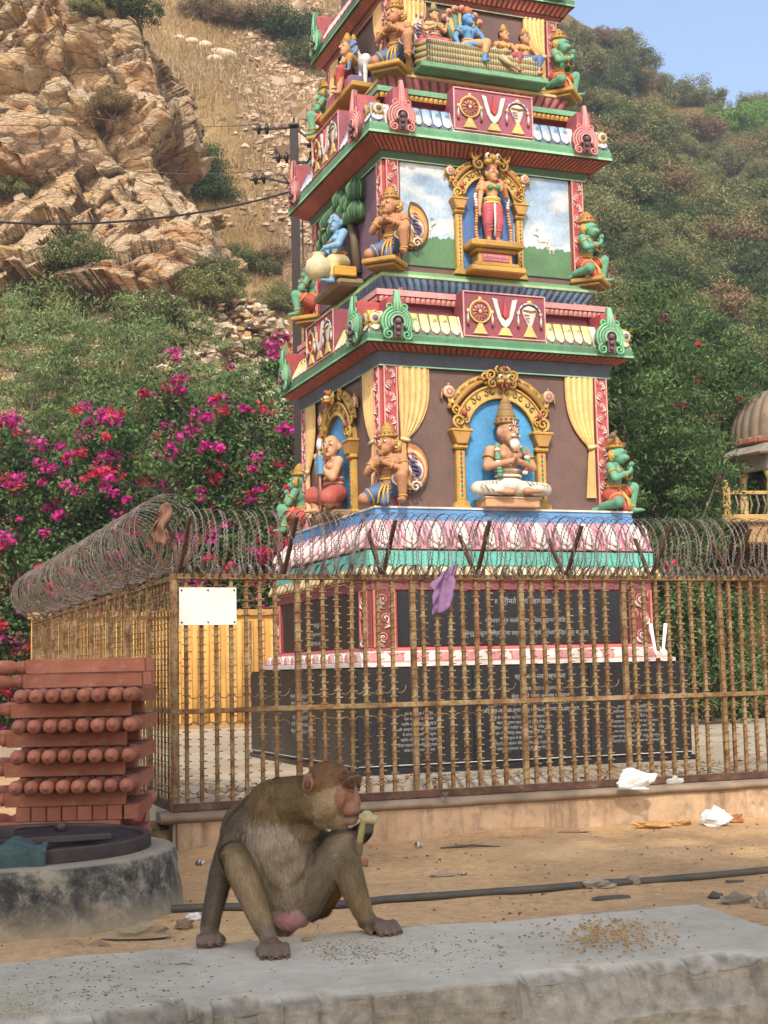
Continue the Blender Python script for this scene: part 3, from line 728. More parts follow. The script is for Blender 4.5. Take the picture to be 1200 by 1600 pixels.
def nasi(F, w, u, z0, H, W, col, dark, box, bd, parent):
    """horseshoe crest ornament with a fluted spire and a block behind it"""
    mb = MB(F(w)); r = W / 2; zc = z0 + r * 1.05
    out = []
    for i in range(25): a = -2.35 + i / 24 * 4.7; out.append((u + r * sin(a) * (1 if abs(a) < 1.9 else .97), zc + r * .98 * cos(a)))
    zt = z0 + H
    outl = [(u - r * .3, z0 + .01)] + [(u + (x - u), z) for x, z in out][:12] + [(u - r * .24, zc + r * 1.05), (u - r * .15, zt - .01), (u, zt), (u + r * .15, zt - .01), (u + r * .24, zc + r * 1.05)] + out[13:] + [(u + r * .3, z0 + .01)]
    mb.prism(outl, -.02, .01, tuple(x * .55 for x in col), .006)
    for k in range(4):
        q = r * (.93 - .17 * k); pts = []
        for i in range(21): a = -2.2 + i / 20 * 4.4; pts.append((u + q * sin(a), -.03 - .008 * k, zc + q * cos(a)))
        mb.tube(pts, r * .085, 5, col if k % 2 == 0 else tuple(x * .8 + .12 for x in col))
    for h in (-1, 1):
        scroll(mb, u + h * r * .58, z0 + r * .33, r * .30, 1.6, pi / 2, -h, r * .085, col, -.04)
        scroll(mb, u + h * r * .45, zc + r * .95, r * .2, 1.3, -pi / 2, h, r * .07, col, -.03)
    for k in (-1, 0, 1): mb.tube([(u + k * r * .22, -.04, zc + r * .4), (u + k * r * .17, -.045, zc + r * 1.1), (u + k * r * .07, -.03, zt - .01)], [r * .11, r * .1, r * .05], 6, col if k else tuple(x * .8 + .12 for x in col))
    mb.prism([(u + x * r * .24, z) for x, z in ((-1, z0 + .02), (1, z0 + .02), (1.1, zc), (.5, zc + r * .3), (-.5, zc + r * .3), (-1.1, zc))], -.045, -.02, dark, .004)
    for k in range(3): mb.ball((u, -.055, z0 + r * (.35 + .38 * k)), r * (.13 + .04 * k), tuple(x * 1.6 for x in dark), 8, 5)
    o = mb.build('crest_ornament', parent)
    mb = MB(F(w)); mb.box(u - r * .55, u + r * .55, -.012, bd, z0 + .1, z0 + H * .86, box, .01); mb.build('block', o); return o
def medallion(F, w, u, z, r, parent):
    mb = MB(F(w)); mb.lathe([(r, 0, GOLD), (r, .02, GOLD), (r * .8, .035, YEL), (r * .55, .03, c_('e6dcc0')), (r * .45, .045, VIO), (0.002, .05, VIO)], 16, GOLD, T(u, 0, z) @ RX(pi / 2))
    for i in range(9): a = i / 9 * 2 * pi; scroll(mb, u + r * 1.0 * cos(a), z + r * 1.0 * sin(a), r * .24, 1., a, 1, r * .08, GOLD, -.025, 8)
    return mb.build('medallion', parent)
def emblem_panel(F, w, u0, u1, z0, z1, depth, bg_, parent):
    mb = MB(F(w)); mb.box(u0, u1, -.02, depth, z0, z1, bg_, .004)
    fr = .014
    for a in ((u0, u1, z0, z0 + fr), (u0, u1, z1 - fr, z1), (u0, u0 + fr, z0 + fr, z1 - fr), (u1 - fr, u1, z0 + fr, z1 - fr)): mb.box(a[0], a[1], -.034, -.021, a[2], a[3], c_('e8b0a6'), .003)
    pn = mb.build('emblem_panel', parent); H = z1 - z0; Wd = u1 - u0; uc = (u0 + u1) / 2; zc = (z0 + z1) / 2
    # wheel
    mb = MB(F(w)); cx = uc - Wd * .3; r = H * .24; zw = zc + H * .06
    ring = lambda R_, y, n=24: [(cx + R_ * cos(2 * pi * i / n), y, zw + R_ * sin(2 * pi * i / n)) for i in range(n)]
    mb.lathe([(r * .95, 0), (r * .95, .01), (.001, .012)], 20, c_('dba29a'), T(cx, -.02, zw) @ RX(pi / 2))
    mb.tube(ring(r, -.036), r * .1, 5, YEL, True); mb.tube(ring(r * .84, -.038), r * .07, 5, c_('c05050'), True)
    for i in range(12): a = i * pi / 6; mb.tube([(cx + r * .2 * cos(a), -.037, zw + r * .2 * sin(a)), (cx + r * .8 * cos(a), -.037, zw + r * .8 * sin(a))], r * .05, 4, RED)
    mb.ball((cx, -.04, zw), (r * .2, .012, r * .2), YEL, 8, 5)
    for a in (pi / 2, 0, pi): mb.ball((cx + r * 1.15 * cos(a), -.036, zw + r * 1.15 * sin(a)), (r * .2, .012, r * .22), YEL, 8, 5)
    for h in (-1, 1): mb.tube([(cx + h * r * 1.18, -.034, zw - r * .1), (cx + h * r * 1.2, -.034, zw - r * .6), (cx + h * r * 1.2, -.034, zw - r * 1.3)], [r * .07, r * .12, r * .14], 5, [BLU, WHT, RED])
    mb.prism([(cx - r * .7, zc - H * .43), (cx + r * .7, zc - H * .43), (cx + r * .3, zc - H * .27), (cx + r * .18, zc - H * .18), (cx - r * .18, zc - H * .18), (cx - r * .3, zc - H * .27)], -.04, -.02, YEL, .004)
    mb.build('wheel_emblem', pn)
    # forked white mark with a red flame
    mb = MB(F(w)); k = H
    for h in (-1, 1):
        mb.prism([(uc + h * x * k, zc + z * k) for x, z in ((.30, .38), (.19, .36), (.10, -.02), (.0, -.11), (.0, -.27), (.09, -.20), (.17, -.06))], -.04, -.02, WHT, .003)
    mb.prism([(uc + x * k, zc + z * k) for x, z in ((0, .4), (.045, .1), (.05, .02), (.0, -.06), (-.05, .02), (-.045, .1))], -.042, -.02, c_('d23b34'), .004)
    mb.prism([(uc + x * k, zc + z * k) for x, z in ((-.17, -.43), (.17, -.43), (.1, -.31), (.07, -.26), (-.07, -.26), (-.1, -.31))], -.04, -.02, YEL, .004)
    mb.build('forked_mark_emblem', pn)
    # conch
    mb = MB(F(w)); cx = uc + Wd * .3
    mb.lathe([(.001, -r * 1.15), (r * .3, -r * .9), (r * .62, -r * .1), (r * .75, r * .35), (r * .6, r * .62), (r * .2, r * .8), (.001, r * .85)], 14, WHT, T(cx, -.03, zw) , flat=.25)
    for q in (-.6, -.3, 0.): mb.tube([(cx - r * .6 * (1 + q * .4), -.05, zw + r * q), (cx - r * .1, -.06, zw + r * (q - .1))], r * .05, 4, RED)
    mb.tube([(cx - r * .68, -.05, zw + r * .42), (cx, -.062, zw + r * .3), (cx + r * .68, -.05, zw + r * .42)], r * .09, 5, GOLD)
    mb.tube([(cx + r * 1.1 * cos(a), -.036, zw + r * .1 + r * .95 * sin(a)) for a in np.linspace(-.1, pi + .1, 14)], r * .09, 5, [BLU if i % 2 else WHT for i in range(14)])
    mb.ball((cx, -.04, zw + r * 1.15), (r * .25, .012, r * .2), YEL, 8, 5)
    for h in (-1, 1): mb.tube([(cx + h * r * 1.15, -.034, zw), (cx + h * r * 1.15, -.034, zw - r * .6), (cx + h * r * 1.15, -.034, zw - r * 1.2)], [r * .07, r * .12, r * .14], 5, [BLU, WHT, RED]); mb.ball((cx + h * r * 1.12, -.036, zw + r * .1), (r * .18, .012, r * .18), YEL, 8, 5)
    mb.prism([(cx - r * .7, zc - H * .43), (cx + r * .7, zc - H * .43), (cx + r * .3, zc - H * .27), (cx + r * .18, zc - H * .18), (cx - r * .18, zc - H * .18), (cx - r * .3, zc - H * .27)], -.04, -.02, YEL, .004)
    mb.build('conch_emblem', pn); return pn

def rail(w, z0, z1, wi, lip, bar_, bead, body, nb):
    """rail behind the parapet: recessed wall, roll of beads under a projecting lip"""
    mb = MB(Z); h = z1 - z0
    mb.sq([(wi, z0 - .25, body), (wi, z0 + h * .15, body), (w - .03, z0 + h * .3, bar_), (w - .02, z0 + h * .62, bar_), (w, z0 + h * .64, lip), (w, z1, lip), (wi - .2, z1 + .003, body)])
    for F in FACES[0][0], FACES[1][0]:
        mb.M = F(0)
        for i in range(nb):
            u = ((i + .5) / nb * 2 - 1) * (w - .03); hh = (w - .03) / nb * .85
            mb.grid(lambda a, b: (u - hh + 2 * hh * a, -(w - .02) - .018 * sin(pi * a) * sin(pi * b), z0 + h * (.25 + .4 * b)), 4, 4, bead)
    return mb.build('bead_rail', root)
rail(1.29, 4.74, 4.90, 1.2, c_('dc9a98'), c_('93505a'), c_('cf8880'), MAR, 46)
rail(1.2, 6.86, 7.01, 1.1, c_('6fae86'), c_('6e5a2c'), c_('c9982c'), MAR, 44)
mb = MB(Z); mb.sq([(1.44, 4.425, WHT), (1.44, 4.435, WHT), (1.34, 4.66, MAR), (1.2, 4.665, MAR)]); mb.build('parapet_core', root)
mb = MB(Z); mb.sq([(1.342, 6.56, WHT), (1.342, 6.57, WHT), (1.25, 6.79, MAR), (1.1, 6.795, MAR)]); mb.build('parapet_core', root)
yt, yb = c_('ecd56c'), c_('efe9d2'); bt, bb = c_('86b2d4'), c_('edeee8')
for F, (MFn, _) in zip((MF, ML), FACES):
    for s in (-1, 1):
        a, b = sorted((s * .47, s * 1.0)); frieze(F, 1.445, 4.435, 1.345, 4.66, a, b, yt, yb, c_('6d6a5a'), 5, root)
        a, b = sorted((s * 1.3, s * 1.43)); frieze(F, 1.445, 4.435, 1.345, 4.66, a, b, yt, yb, c_('6d6a5a'), 1, root)
        nasi(F, 1.47, s * 1.165, 4.34, .50, .33, c_('74c08c'), c_('5a3848'), c_('b33c46'), .24, root)
        medallion(F, 1.42, s * 1.375, 4.56, .062, root)
        a, b = sorted((s * .455, s * .88)); frieze(F, 1.347, 6.57, 1.255, 6.79, a, b, bt, bb, c_('4a6a92'), 4, root)
        a, b = sorted((s * 1.18, s * 1.33)); frieze(F, 1.347, 6.57, 1.255, 6.79, a, b, bt, bb, c_('4a6a92'), 1, root)
        nasi(F, 1.37, s * 1.025, 6.465, .54, .30, c_('de8a88'), c_('4c3640'), c_('b3505e'), .24, root)
        medallion(F, 1.325, s * 1.255, 6.7, .06, root)
        nasi(F, 1.135, s * .86, 8.235, .5, .28, c_('74c08c'), c_('4c3640'), c_('b3505e'), .2, root)
    emblem_panel(F, 1.425, -.45, .455, 4.44, 4.90, .2, c_('963a50'), root)
    emblem_panel(F, 1.325, -.445, .445, 6.585, 7.03, .2, c_('a8506a'), root)
    frieze(F, 1.11, 8.32, 1.03, 8.5, -.7, .7, c_('d99aa8'), WHT, MAR, 12, root)

# lotus mouldings carrying the upper storeys
def lotus(w0, z0, w1, z1, colr, dark, lip, lip2, n, basew, basez, basec):
    mb = MB(Z); mb.sq([(basew, basez, basec), (basew, z0, basec), (w0, z0 + .005, dark), (w0 + (w1 - w0) * .75, z0 + (z1 - z0) * .6, dark), (w1, z1, lip), (w1 + .015, z1 + .004, lip), (w1 + .015, z1 + .03, lip2), (w1 - .01, z1 + .035, lip2), (w1 - .01, z1 + .07, lip2), (w1 - .3, z1 + .071, lip2)])
    for F in (MF, ML, lambda w: Z @ RZ(pi / 2) @ T(0, -w, 0)):
        mb.M = F(0)
        for i in range(n):
            t0 = (i + .06) / n * 2 - 1; t1 = (i + .94) / n * 2 - 1
            def fn(a, b):
                w = w0 + (w1 - w0) * (b ** 1.2) ; s = (a - .5) * 2; e = 1 if b > .25 else sqrt(max(.05, 1 - ((.25 - b) / .25) ** 2))
                u = ((t0 + t1) / 2 + (t1 - t0) / 2 * s * e) * w; return (u, -w - .03 * (1 - s * s * .8) * sin(pi * (b * .75 + .2)) , z0 + (z1 - z0) * b)
            mb.grid(fn, 5, 5, lambda a, b: tuple(colr[j] * (1.1 - .35 * abs(a - .5) * 2) for j in range(3)))
    return mb.build('lotus_moulding', root)
lotus(1.11, 4.93, 1.19, 5.06, c_('5d8cb4'), c_('2c4258'), c_('b9d9a4'), c_('74b277'), 30, 1.08, 4.6, PURP)
lotus(.985, 7.06, 1.05, 7.2, c_('c0606c'), c_('54242c'), c_('e0c08a'), c_('b08c3c'), 22, .96, 6.8, PURP)
for s in (-1, 1):
    for F in (MF, ML):
        u0, u1 = sorted((s * 1.1, s * .96)); pilaster(F, 1.1, u0, u1, 4.86, 4.98, root)
        u0, u1 = sorted((s * .985, s * .86)); pilaster(F, .98, u0, u1, 6.99, 7.08, root)
# top storeys above the picture
mb = MB(Z); mb.sq([(1.05, 8.3, MAR), (.98, 8.5, PNK), (.85, 8.55, WALL), (.82, 9.4, GRN), (.98, 9.5, LGRN), (.98, 9.6, YEL), (.7, 9.7, RED), (.65, 10.3, GRN), (.8, 10.4, YEL), (.8, 10.5, YEL)])
mb.lathe([(.6, 10.5, RED), (.68, 10.75, YEL), (.6, 11.0, TEAL), (.35, 11.25, PNK), (.12, 11.35, GOLD), (.16, 11.5, GOLD), (.02, 11.8, GOLD)], 20); mb.build('upper_storeys', root)

# gilded arches with niches
def arch(F, w, hw, z0, zcap, zc, ztop, nichec, parent, deep=.06):
    """hw niche half width, zc arc centre height, zcap top of pillar capitals"""
    pw = hw * .28; pc = hw + pw * .65; r1 = hw; r2 = hw * 1.33; M = F(w)
    mb = MB(M); pts = [(-hw, z0), (hw, z0)] + [(r1 * cos(a), zc + r1 * sin(a)) for a in np.linspace(0, pi, 24)]
    mb.prism(pts, -.014, .0, nichec); nc = mb.build('niche', parent)
    mb = MB(M)
    for h in (-1, 1):
        x = h * pc
        mb.prism([(x - pw * .9, z0), (x + pw * .9, z0), (x + pw * .75, z0 + pw * .5), (x + pw * .5, z0 + pw * .7), (x - pw * .5, z0 + pw * .7), (x - pw * .75, z0 + pw * .5)], -deep - .02, 0, GOLD, .01)
        mb.box(x - pw * .46, x + pw * .46, -deep, 0, z0 + pw * .6, zcap - pw * 1.9, GOLD, .008)
        mb.box(x - pw * .22, x + pw * .22, -deep - .004, -deep + .01, z0 + pw, zcap - pw * 2.1, c_('e0bd62'), .002)
        nb = int((zcap - z0) / (pw * .75))
        for i in range(nb): zz = z0 + pw * 1.3 + i * (zcap - pw * 3.6 - z0) / max(1, nb - 1); mb.ball((x, -deep - .006, zz), (pw * .14, .008, pw * .22), (GRN, RED)[i % 2], 6, 4)
        mb.box(x - pw * .7, x + pw * .7, -deep - .03, 0, zcap - pw * 1.9, zcap - pw * 1.45, GOLD, .015)
        mb.prism([(x - pw * .5, zcap - pw * 1.45), (x + pw * .5, zcap - pw * 1.45), (x + pw, zcap - pw * .3), (x + pw * 1.05, zcap), (x - pw * 1.05, zcap), (x - pw, zcap - pw * .3)], -deep - .05, 0, c_('b8883a'), .012)
        mb.box(x - pw * 1.12, x + pw * 1.12, -deep - .06, 0, zcap - pw * .28, zcap, GOLD, .008)
        # makara scroll over the capital
        scroll(mb, x + h * pw * .15, zcap + pw * .75, pw * .62, 1.5, -pi / 2, h, pw * .16, c_('d9ae4c'), -deep - .02)
        scroll(mb, x - h * pw * .45, zcap + pw * 1.0, pw * .4, 1.3, -pi / 2, -h, pw * .13, GOLD, -deep - .03)
        scroll(mb, x + h * pw * .3, zcap + pw * 1.9, pw * .42, 1.3, -pi / 2, h, pw * .13, GOLD, -deep)
        mb.ball((x - h * pw * .3, -deep - .04, zcap + pw * 1.5), (pw * .3, .03, pw * .3), RED, 8, 5)
        # outer feathering of the arch
        for lay, (rr, th, cc) in enumerate(((r2 * 1.12, .045, c_('b3822f')), (r2 * 1.22, .035, GOLD))):
            pp = [(h * rr * cos(a), -deep * (.7 - .2 * lay), zc + rr * sin(a) * 1.02) for a in np.linspace(.42, 1.28, 12)]
            mb.tube(pp, [hw * th * (1 + 1.2 * sin(pi * i / 11)) for i in range(12)], 6, cc)
        for i in range(9):
            a = .45 + i * .095; mb.ball((h * r2 * 1.2 * cos(a), -deep * .8, zc + r2 * 1.22 * sin(a)), (hw * .06, .02, hw * .06), c_('dbb45a') if i % 2 else c_('94692a'), 6, 4)
        scroll(mb, h * r2 * 1.2 * cos(1.3), zc + r2 * 1.2 * sin(1.3), hw * .15, 1.2, -pi / 2, -h, hw * .05, c_('d9ae4c'), -deep)
    # arch band
    def bandg(ra, rb, y0, y1, c): mb.grid(lambda a, b: ((ra + (rb - ra) * b) * cos(pi * a), y0 + (y1 - y0) * b, zc + (ra + (rb - ra) * b) * sin(pi * a)), 32, 2, c)
    bandg(r1, r1 + .001, -.0, -deep, c_('b08434')); bandg(r1, r2, -deep, -deep, c_('dcb75e')); bandg(r2, r2 + .001, -deep, 0, GOLD)
    for rr, th, c in ((r1, .03, GOLD), (r2, .04, GOLD)): mb.tube([(rr * cos(a), -deep - .003, zc + rr * sin(a)) for a in np.linspace(0, pi, 30)], hw * th, 5, c)
    for i in range(17): a = pi * (i + .5) / 17; scroll(mb, (r1 + r2) / 2 * cos(a), zc + (r1 + r2) / 2 * sin(a), (r2 - r1) * .26, .9, a, 1 if i % 2 else -1, (r2 - r1) * .07, DGOLD, -deep - .006, 8)
    ar = mb.build('gilded_arch', parent)
    # lion mask on top
    mb = MB(M); k = (ztop - (zc + r2)) / .9 ; zk = zc + r2 + k * .25; y = -deep - .06; G2 = c_('a87a30')
    mb.ball((0, y, zk), (k * .34, .07, k * .34), G2)
    for h in (-1, 1):
        mb.ball((h * k * .24, y - .05, zk + k * .1), (k * .12, .035, k * .16), c_('e8dcc0')); mb.ball((h * k * .24, y - .08, zk + k * .08), (k * .05, .02, k * .07), BLK)
        mb.ball((h * k * .2, y - .04, zk - k * .14), (k * .2, .045, k * .13), GOLD); scroll(mb, h * k * .62, zk + k * .25, k * .28, 1.5, -pi / 2, h, k * .08, GOLD, y)
        scroll(mb, h * k * .55, zk - k * .2, k * .25, 1.4, pi / 2, -h, k * .08, G2, y); mb.tube([(h * k * .25, y, zk + k * .3), (h * k * .42, y - .02, zk + k * .55), (h * k * .25, y, zk + k * .72)], k * .07, 5, GOLD)
        mb.tube([(h * k * .12, y - .04, zk - k * .18), (h * k * .16, y - .05, zk - k * .5)], [k * .1, k * .04], 5, RED)
    mb.ball((0, y - .07, zk + k * .02), (k * .09, .03, k * .14), GOLD); mb.ball((0, y, zk + k * .5), (k * .16, .05, k * .22), G2); mb.ball((0, y - .03, zk + k * .6), (k * .07, .04, k * .12), RED)
    mb.build('lion_mask', ar)
    for h in (-1, 1):
        mb = MB(M); x = h * (pc + pw * 1.0); zz = zcap + pw * 3.55; q = pw * .62
        mb.lathe([(q, 0, GOLD), (q, .02, GOLD), (q * .75, .03, c_('e6cfc0')), (q * .4, .035, RED), (.002, .04, YEL)], 14, GOLD, T(x, -.03, zz) @ RX(pi / 2))
        mb.tube([(x, -.035, zz - q), (x - h * pw * .2, -.035, zcap + pw * 2.2)], pw * .13, 5, GOLD)
        for g in (-1, 1): mb.tube([(x + g * q * 1.1, -.035, zz + q * .2), (x + g * q * 1.15, -.035, zz - q * 1.1)], [q * .1, q * .22], 5, GOLD); mb.ball((x + g * q * 1.02, -.04, zz + q * .2), q * .22, GOLD, 6, 4)
        mb.ball((x, -.04, zz + q * 1.15), q * .24, GOLD, 6, 4); mb.build('disc_finial' if h < 0 else 'conch_finial', ar)
    return ar
arch(MF, 1.231, .375, 2.757, 3.545, 3.50, 4.17, NICHE, root); arch(ML, 1.231, .375, 2.757, 3.545, 3.50, 4.13, NICHE, root)
arch(MF, 1.108 + .018, .288, 5.14, 5.93, 5.90, 6.50, NICHE2, root)
# ------------------------------------------------------------------ painted plaster figures on the tower
EYEW = c_('e8e4d8'); HAIR = c_('2a2324')
def head(B, ex, hc, s, skin, face=(0, -1, 0), monkey=False, hair=None, beard=False, red=c_('b23430')):
    """a head with brow, nose, mouth, ears, eyes looking along face"""
    hc = Vector(hc); f = Vector(face).normalized(); q = Vector((0, -1, 0)).rotation_difference(f).to_matrix()
    P = lambda x, y, z: hc + q @ Vector((x, y, z)) * s
    B.ell(P(0, .01, .01), (.082 * s, .095 * s, .105 * s), skin, q.to_quaternion()); B.ell(P(0, -.035, -.045), (.06 * s, .055 * s, .065 * s), skin, q.to_quaternion())
    if monkey:
        B.ell(P(0, -.082, -.045), (.050 * s, .042 * s, .038 * s), skin, q.to_quaternion()); B.ell(P(0, -.118, -.052), (.026 * s, .014 * s, .014 * s), red, q.to_quaternion()); B.ell(P(0, -.075, .02), (.06 * s, .03 * s, .02 * s), skin, q.to_quaternion())
    else:
        B.cap(P(0, -.085, .03), P(0, -.112, -.018), .011 * s, .018 * s, skin); B.ell(P(0, -.078, -.052), (.028 * s, .018 * s, .008 * s), c_('a8443e'))
        B.ell(P(0, -.07, -.085), (.026 * s, .022 * s, .02 * s), skin)
    for h in (-1, 1):
        B.ell(P(h * .085, .01, .0), (.016 * s, .026 * s, .038 * s), skin)
        ex.M = T(*P(h * .034, -.079, .02)) @ q.to_4x4(); ex.ball((0, 0, 0), (.019 * s, .012 * s, .011 * s), EYEW, 8, 5); ex.ball((0, -.008 * s, 0), (.008 * s, .008 * s, .009 * s), BLK, 6, 4)
        ex.tube([(-.02 * s, -.008 * s, .018 * s), (0, -.014 * s, .027 * s), (.02 * s, -.008 * s, .02 * s)], .004 * s, 4, BLK); ex.M = I4
    if beard: B.ell(P(0, -.075, -.11), (.045 * s, .03 * s, .05 * s), WHT); B.cap(P(-.04, -.095, -.04), P(.04, -.095, -.04), .01 * s, .01 * s, WHT)
    if hair: B.ell(P(0, .03, .035), (.092 * s, .095 * s, .1 * s), hair)
    return P
def crown(parent, M, base, s, h, c1=GOLD, c2=None, n=14, q=None):
    mb = MB(M @ T(*base) @ (q or I4)); c2 = c2 or c1; r = .09 * s
    pr = [(r * 1.0, -.01 * s, c1), (r * 1.18, .0, c1), (r * 1.2, .02 * s, c1), (r * 1.02, .028 * s, c2)]
    k = 6
    for i in range(k): t = i / k; rr = r * (1.0 - .62 * t); pr += [(rr, .03 * s + h * .8 * t, c2 if i % 2 else c1), (rr * 1.08, .03 * s + h * .8 * (t + .06), c1), (rr * .94, .03 * s + h * .8 * (t + .1), c2)]
    pr += [(r * .3, .03 * s + h * .8, c1), (r * .36, .03 * s + h * .86, c1), (r * .1, .03 * s + h * .92, c1), (.002, .03 * s + h, c1)]
    mb.lathe(pr, n)
    for a in np.linspace(-1.2, 1.2, 7): mb.ball((r * 1.2 * sin(a), -r * 1.2 * cos(a), .03 * s), .012 * s, (RED, GRN)[int(a * 5) % 2], 6, 4)
    return mb.build('crown', parent, PAINTM)
def jewels(parent, M, neck, s, arms=(), c=GOLD, chest=None):
    mb = MB(M); nx, ny, nz = neck
    for r, dz in ((.06, 0), (.085, -.035), (.105, -.075)):
        mb.tube([(nx + r * s * sin(a), ny + .01 - r * s * .75 * cos(a), nz + dz * s - .03 * s * (1 + cos(a)) * .5) for a in np.linspace(-2.2, 2.2, 16)], .009 * s, 5, c)
    mb.ball((nx, ny - .1 * s, nz - .12 * s), .016 * s, RED, 6, 4)
    nk = mb.build('necklace', parent, PAINTM)
    for p, q_, r in arms:
        mb = MB(M); p = Vector(p); q_ = Vector(q_); d = (q_ - p).normalized(); u = d.orthogonal().normalized(); w = d.cross(u)
        mb.tube([p + (u * cos(a) + w * sin(a)) * r for a in np.linspace(0, 2 * pi, 10)[:-1]], .011 * s, 5, c, True); mb.build('armband', parent, PAINTM)
    return nk
def hands_praying(B, ex, c, s, skin, tilt=.35):
    c = Vector(c)
    for h in (-1, 1):
        B.ell(c + Vector((h * .014 * s, 0, 0)), (.012 * s, .03 * s, .045 * s), skin)
        for k in range(4):
            y = (-.022 + .014 * k) * s; p = c + Vector((h * .011 * s, y, .035 * s)); L = (.052, .06, .058, .045)[k] * s
            ex.tube([p, p + Vector((0, -.004 * s, L * .5)), p + Vector((-h * .002, -.006 * s, L))], [.0085 * s, .008 * s, .005 * s], 5, skin)
        ex.tube([c + Vector((h * .018 * s, .025 * s, .0)), c + Vector((h * .014 * s, .035 * s, .035 * s))], [.009 * s, .006 * s], 5, skin)
def foot(B, a, d, s, skin): a = Vector(a); d = Vector(d).normalized(); B.cap(a, a + d * .1 * s, .034 * s, .024 * s, skin); B.cap(a + d * .1 * s, a + d * .14 * s, .024 * s, .014 * s, skin)
def limb(B, pts, rs, c): B.chain(pts, rs, c)
def torso(B, pel, chest, neck, s, skin, w=.15):
    pel, chest, neck = Vector(pel), Vector(chest), Vector(neck)
    B.ell(pel, (.125 * s, .1 * s, .09 * s), skin); B.cap(pel, (pel + chest) / 2, .095 * s, .09 * s, skin); B.cap((pel + chest) / 2, chest, .09 * s, .1 * s, skin)
    B.ell(chest, (w * s, .095 * s, .1 * s), skin)
    for h in (-1, 1): B.ell(chest + Vector((h * w * .45 * s, -.05 * s, .01 * s)), (.06 * s, .05 * s, .05 * s), skin); B.cap(neck - Vector((0, 0, .02 * s)), chest + Vector((h * (w + .0) * s, 0, .06 * s)), .04 * s, .05 * s, skin)
    B.cap(chest, neck + Vector((0, 0, .05 * s)), .06 * s, .043 * s, skin)
def sash(parent, M, c, r, s, col, col2, n=2, flat=.8):
    mb = MB(M)
    for k in range(n): mb.tube([(c[0] + r * cos(a), c[1] + r * flat * sin(a), c[2] + k * .028 * s) for a in np.linspace(0, 2 * pi, 20)[:-1]], .017 * s, 5, (col, col2)[k % 2], True)
    return mb.build('sash', parent, PAINTM)

def seated(M, parent, name, skin, cloth, crown_h, label, beard=False, garl=None, crownc=(GOLD, None), extra_arms=False, s=1., female=False, face=(0.25, -1, .05), cushion=None, white_mark=True):
    B = Body(); ex = MB(); torso(B, (0, 0, .13), (0, -.01, .42), (0, -.01, .53), s, skin, .15 if not female else .13)
    if female:
        for h in (-1, 1): B.ell((h * .06, -.09, .41), (.05, .045, .045), GRN)
    P = head(B, ex, (0, -.035, .655), 1.2, skin, face, beard=beard, hair=HAIR if female else None)
    for h in (-1, 1):
        limb(B, [(h * .17, 0, .48), (h * .225, -.05, .31), (h * .04, -.17, .35)], [.055, .047, .03], skin)
        if extra_arms: limb(B, [(h * .17, .02, .48), (h * .27, -.0, .36), (h * .30, -.06, .52)], [.045, .04, .028], skin); ex.ball((h * .31, -.06, .59), (.045, .045, .05), c_('dc8fa0')); ex.ball((h * .31, -.06, .64), (.03, .03, .03), c_('f0c8cc'))
    hands_praying(B, ex, (0, -.185, .40), 1., skin)
    for h in (-1, 1): limb(B, [(h * .1, -.02, .1), (h * .33, -.07, .085), (h * .1, -.17, .055)], [.07, .055, .035], skin)
    foot(B, (.1, -.19, .055), (1, -.05, 0), 1.1, skin); foot(B, (-.06, -.2, .04), (-1, 0, 0), 1., skin)
    b = B.build(name, parent, M, .011, 3, extra=ex); tag(b, label)
    G = Body()
    for h in (-1, 1): limb(G, [(h * .1, -.02, .10), (h * .33, -.07, .085), (h * .17, -.17, .06)], [.085, .072, .05], cloth)
    G.ell((0, 0, .13), (.15, .12, .1), cloth); gm = MB()
    for h in (-1, 1):
        for k in range(5): a = .2 + k * .16; gm.tube([(h * (.1 + a * .26), -.07 - .02 * k, .165 - .01 * k), (h * (.12 + a * .27), -.165, .11), (h * (.11 + a * .24), -.2, .05)], .009, 4, tuple(x * .8 for x in cloth))
    G.build('garment', b, M, .012, 3, extra=gm)
    sash(b, M, (0, -.005, .22), .118, 1, WHT, c_('a8742e'), 3)
    if crown_h: crown(b, M, P(0, .02, .085), 1.1, crown_h, *crownc)
    jewels(b, M, (0, -.03, .53), 1., [((h * .2, -.03, .40), (h * .215, -.04, .36), .056) for h in (-1, 1)])
    if garl:
        mb = MB(M); pts = [(-.12, -.1, .22), (-.15, -.12, .38), (-.13, -.07, .5), (-.06, .06, .56), (.06, .06, .56), (.13, -.07, .5), (.15, -.12, .38), (.12, -.1, .22)]
        pp = []
        for i in range(len(pts) - 1):
            for k in range(5): t = k / 5; pp.append(tuple(pts[i][j] * (1 - t) + pts[i + 1][j] * t for j in range(3)))
        for i, p in enumerate(pp): mb.ball(p, (.03, .028, .024), (garl, garl, garl, RED, WHT)[i % 5], 8, 5)
        mb.build('garland', b, PAINTM)
    if white_mark:
        mb = MB(M @ T(*P(0, -.083, .065)))
        for h in (-1, 1): mb.bar((h * .014, 0, .03), (h * .005, -.004, -.012), .008, .008, WHT)
        mb.bar((0, -.006, .025), (0, -.006, -.01), .006, .006, RED); mb.build('forehead_mark', b, PAINTM)
    return b

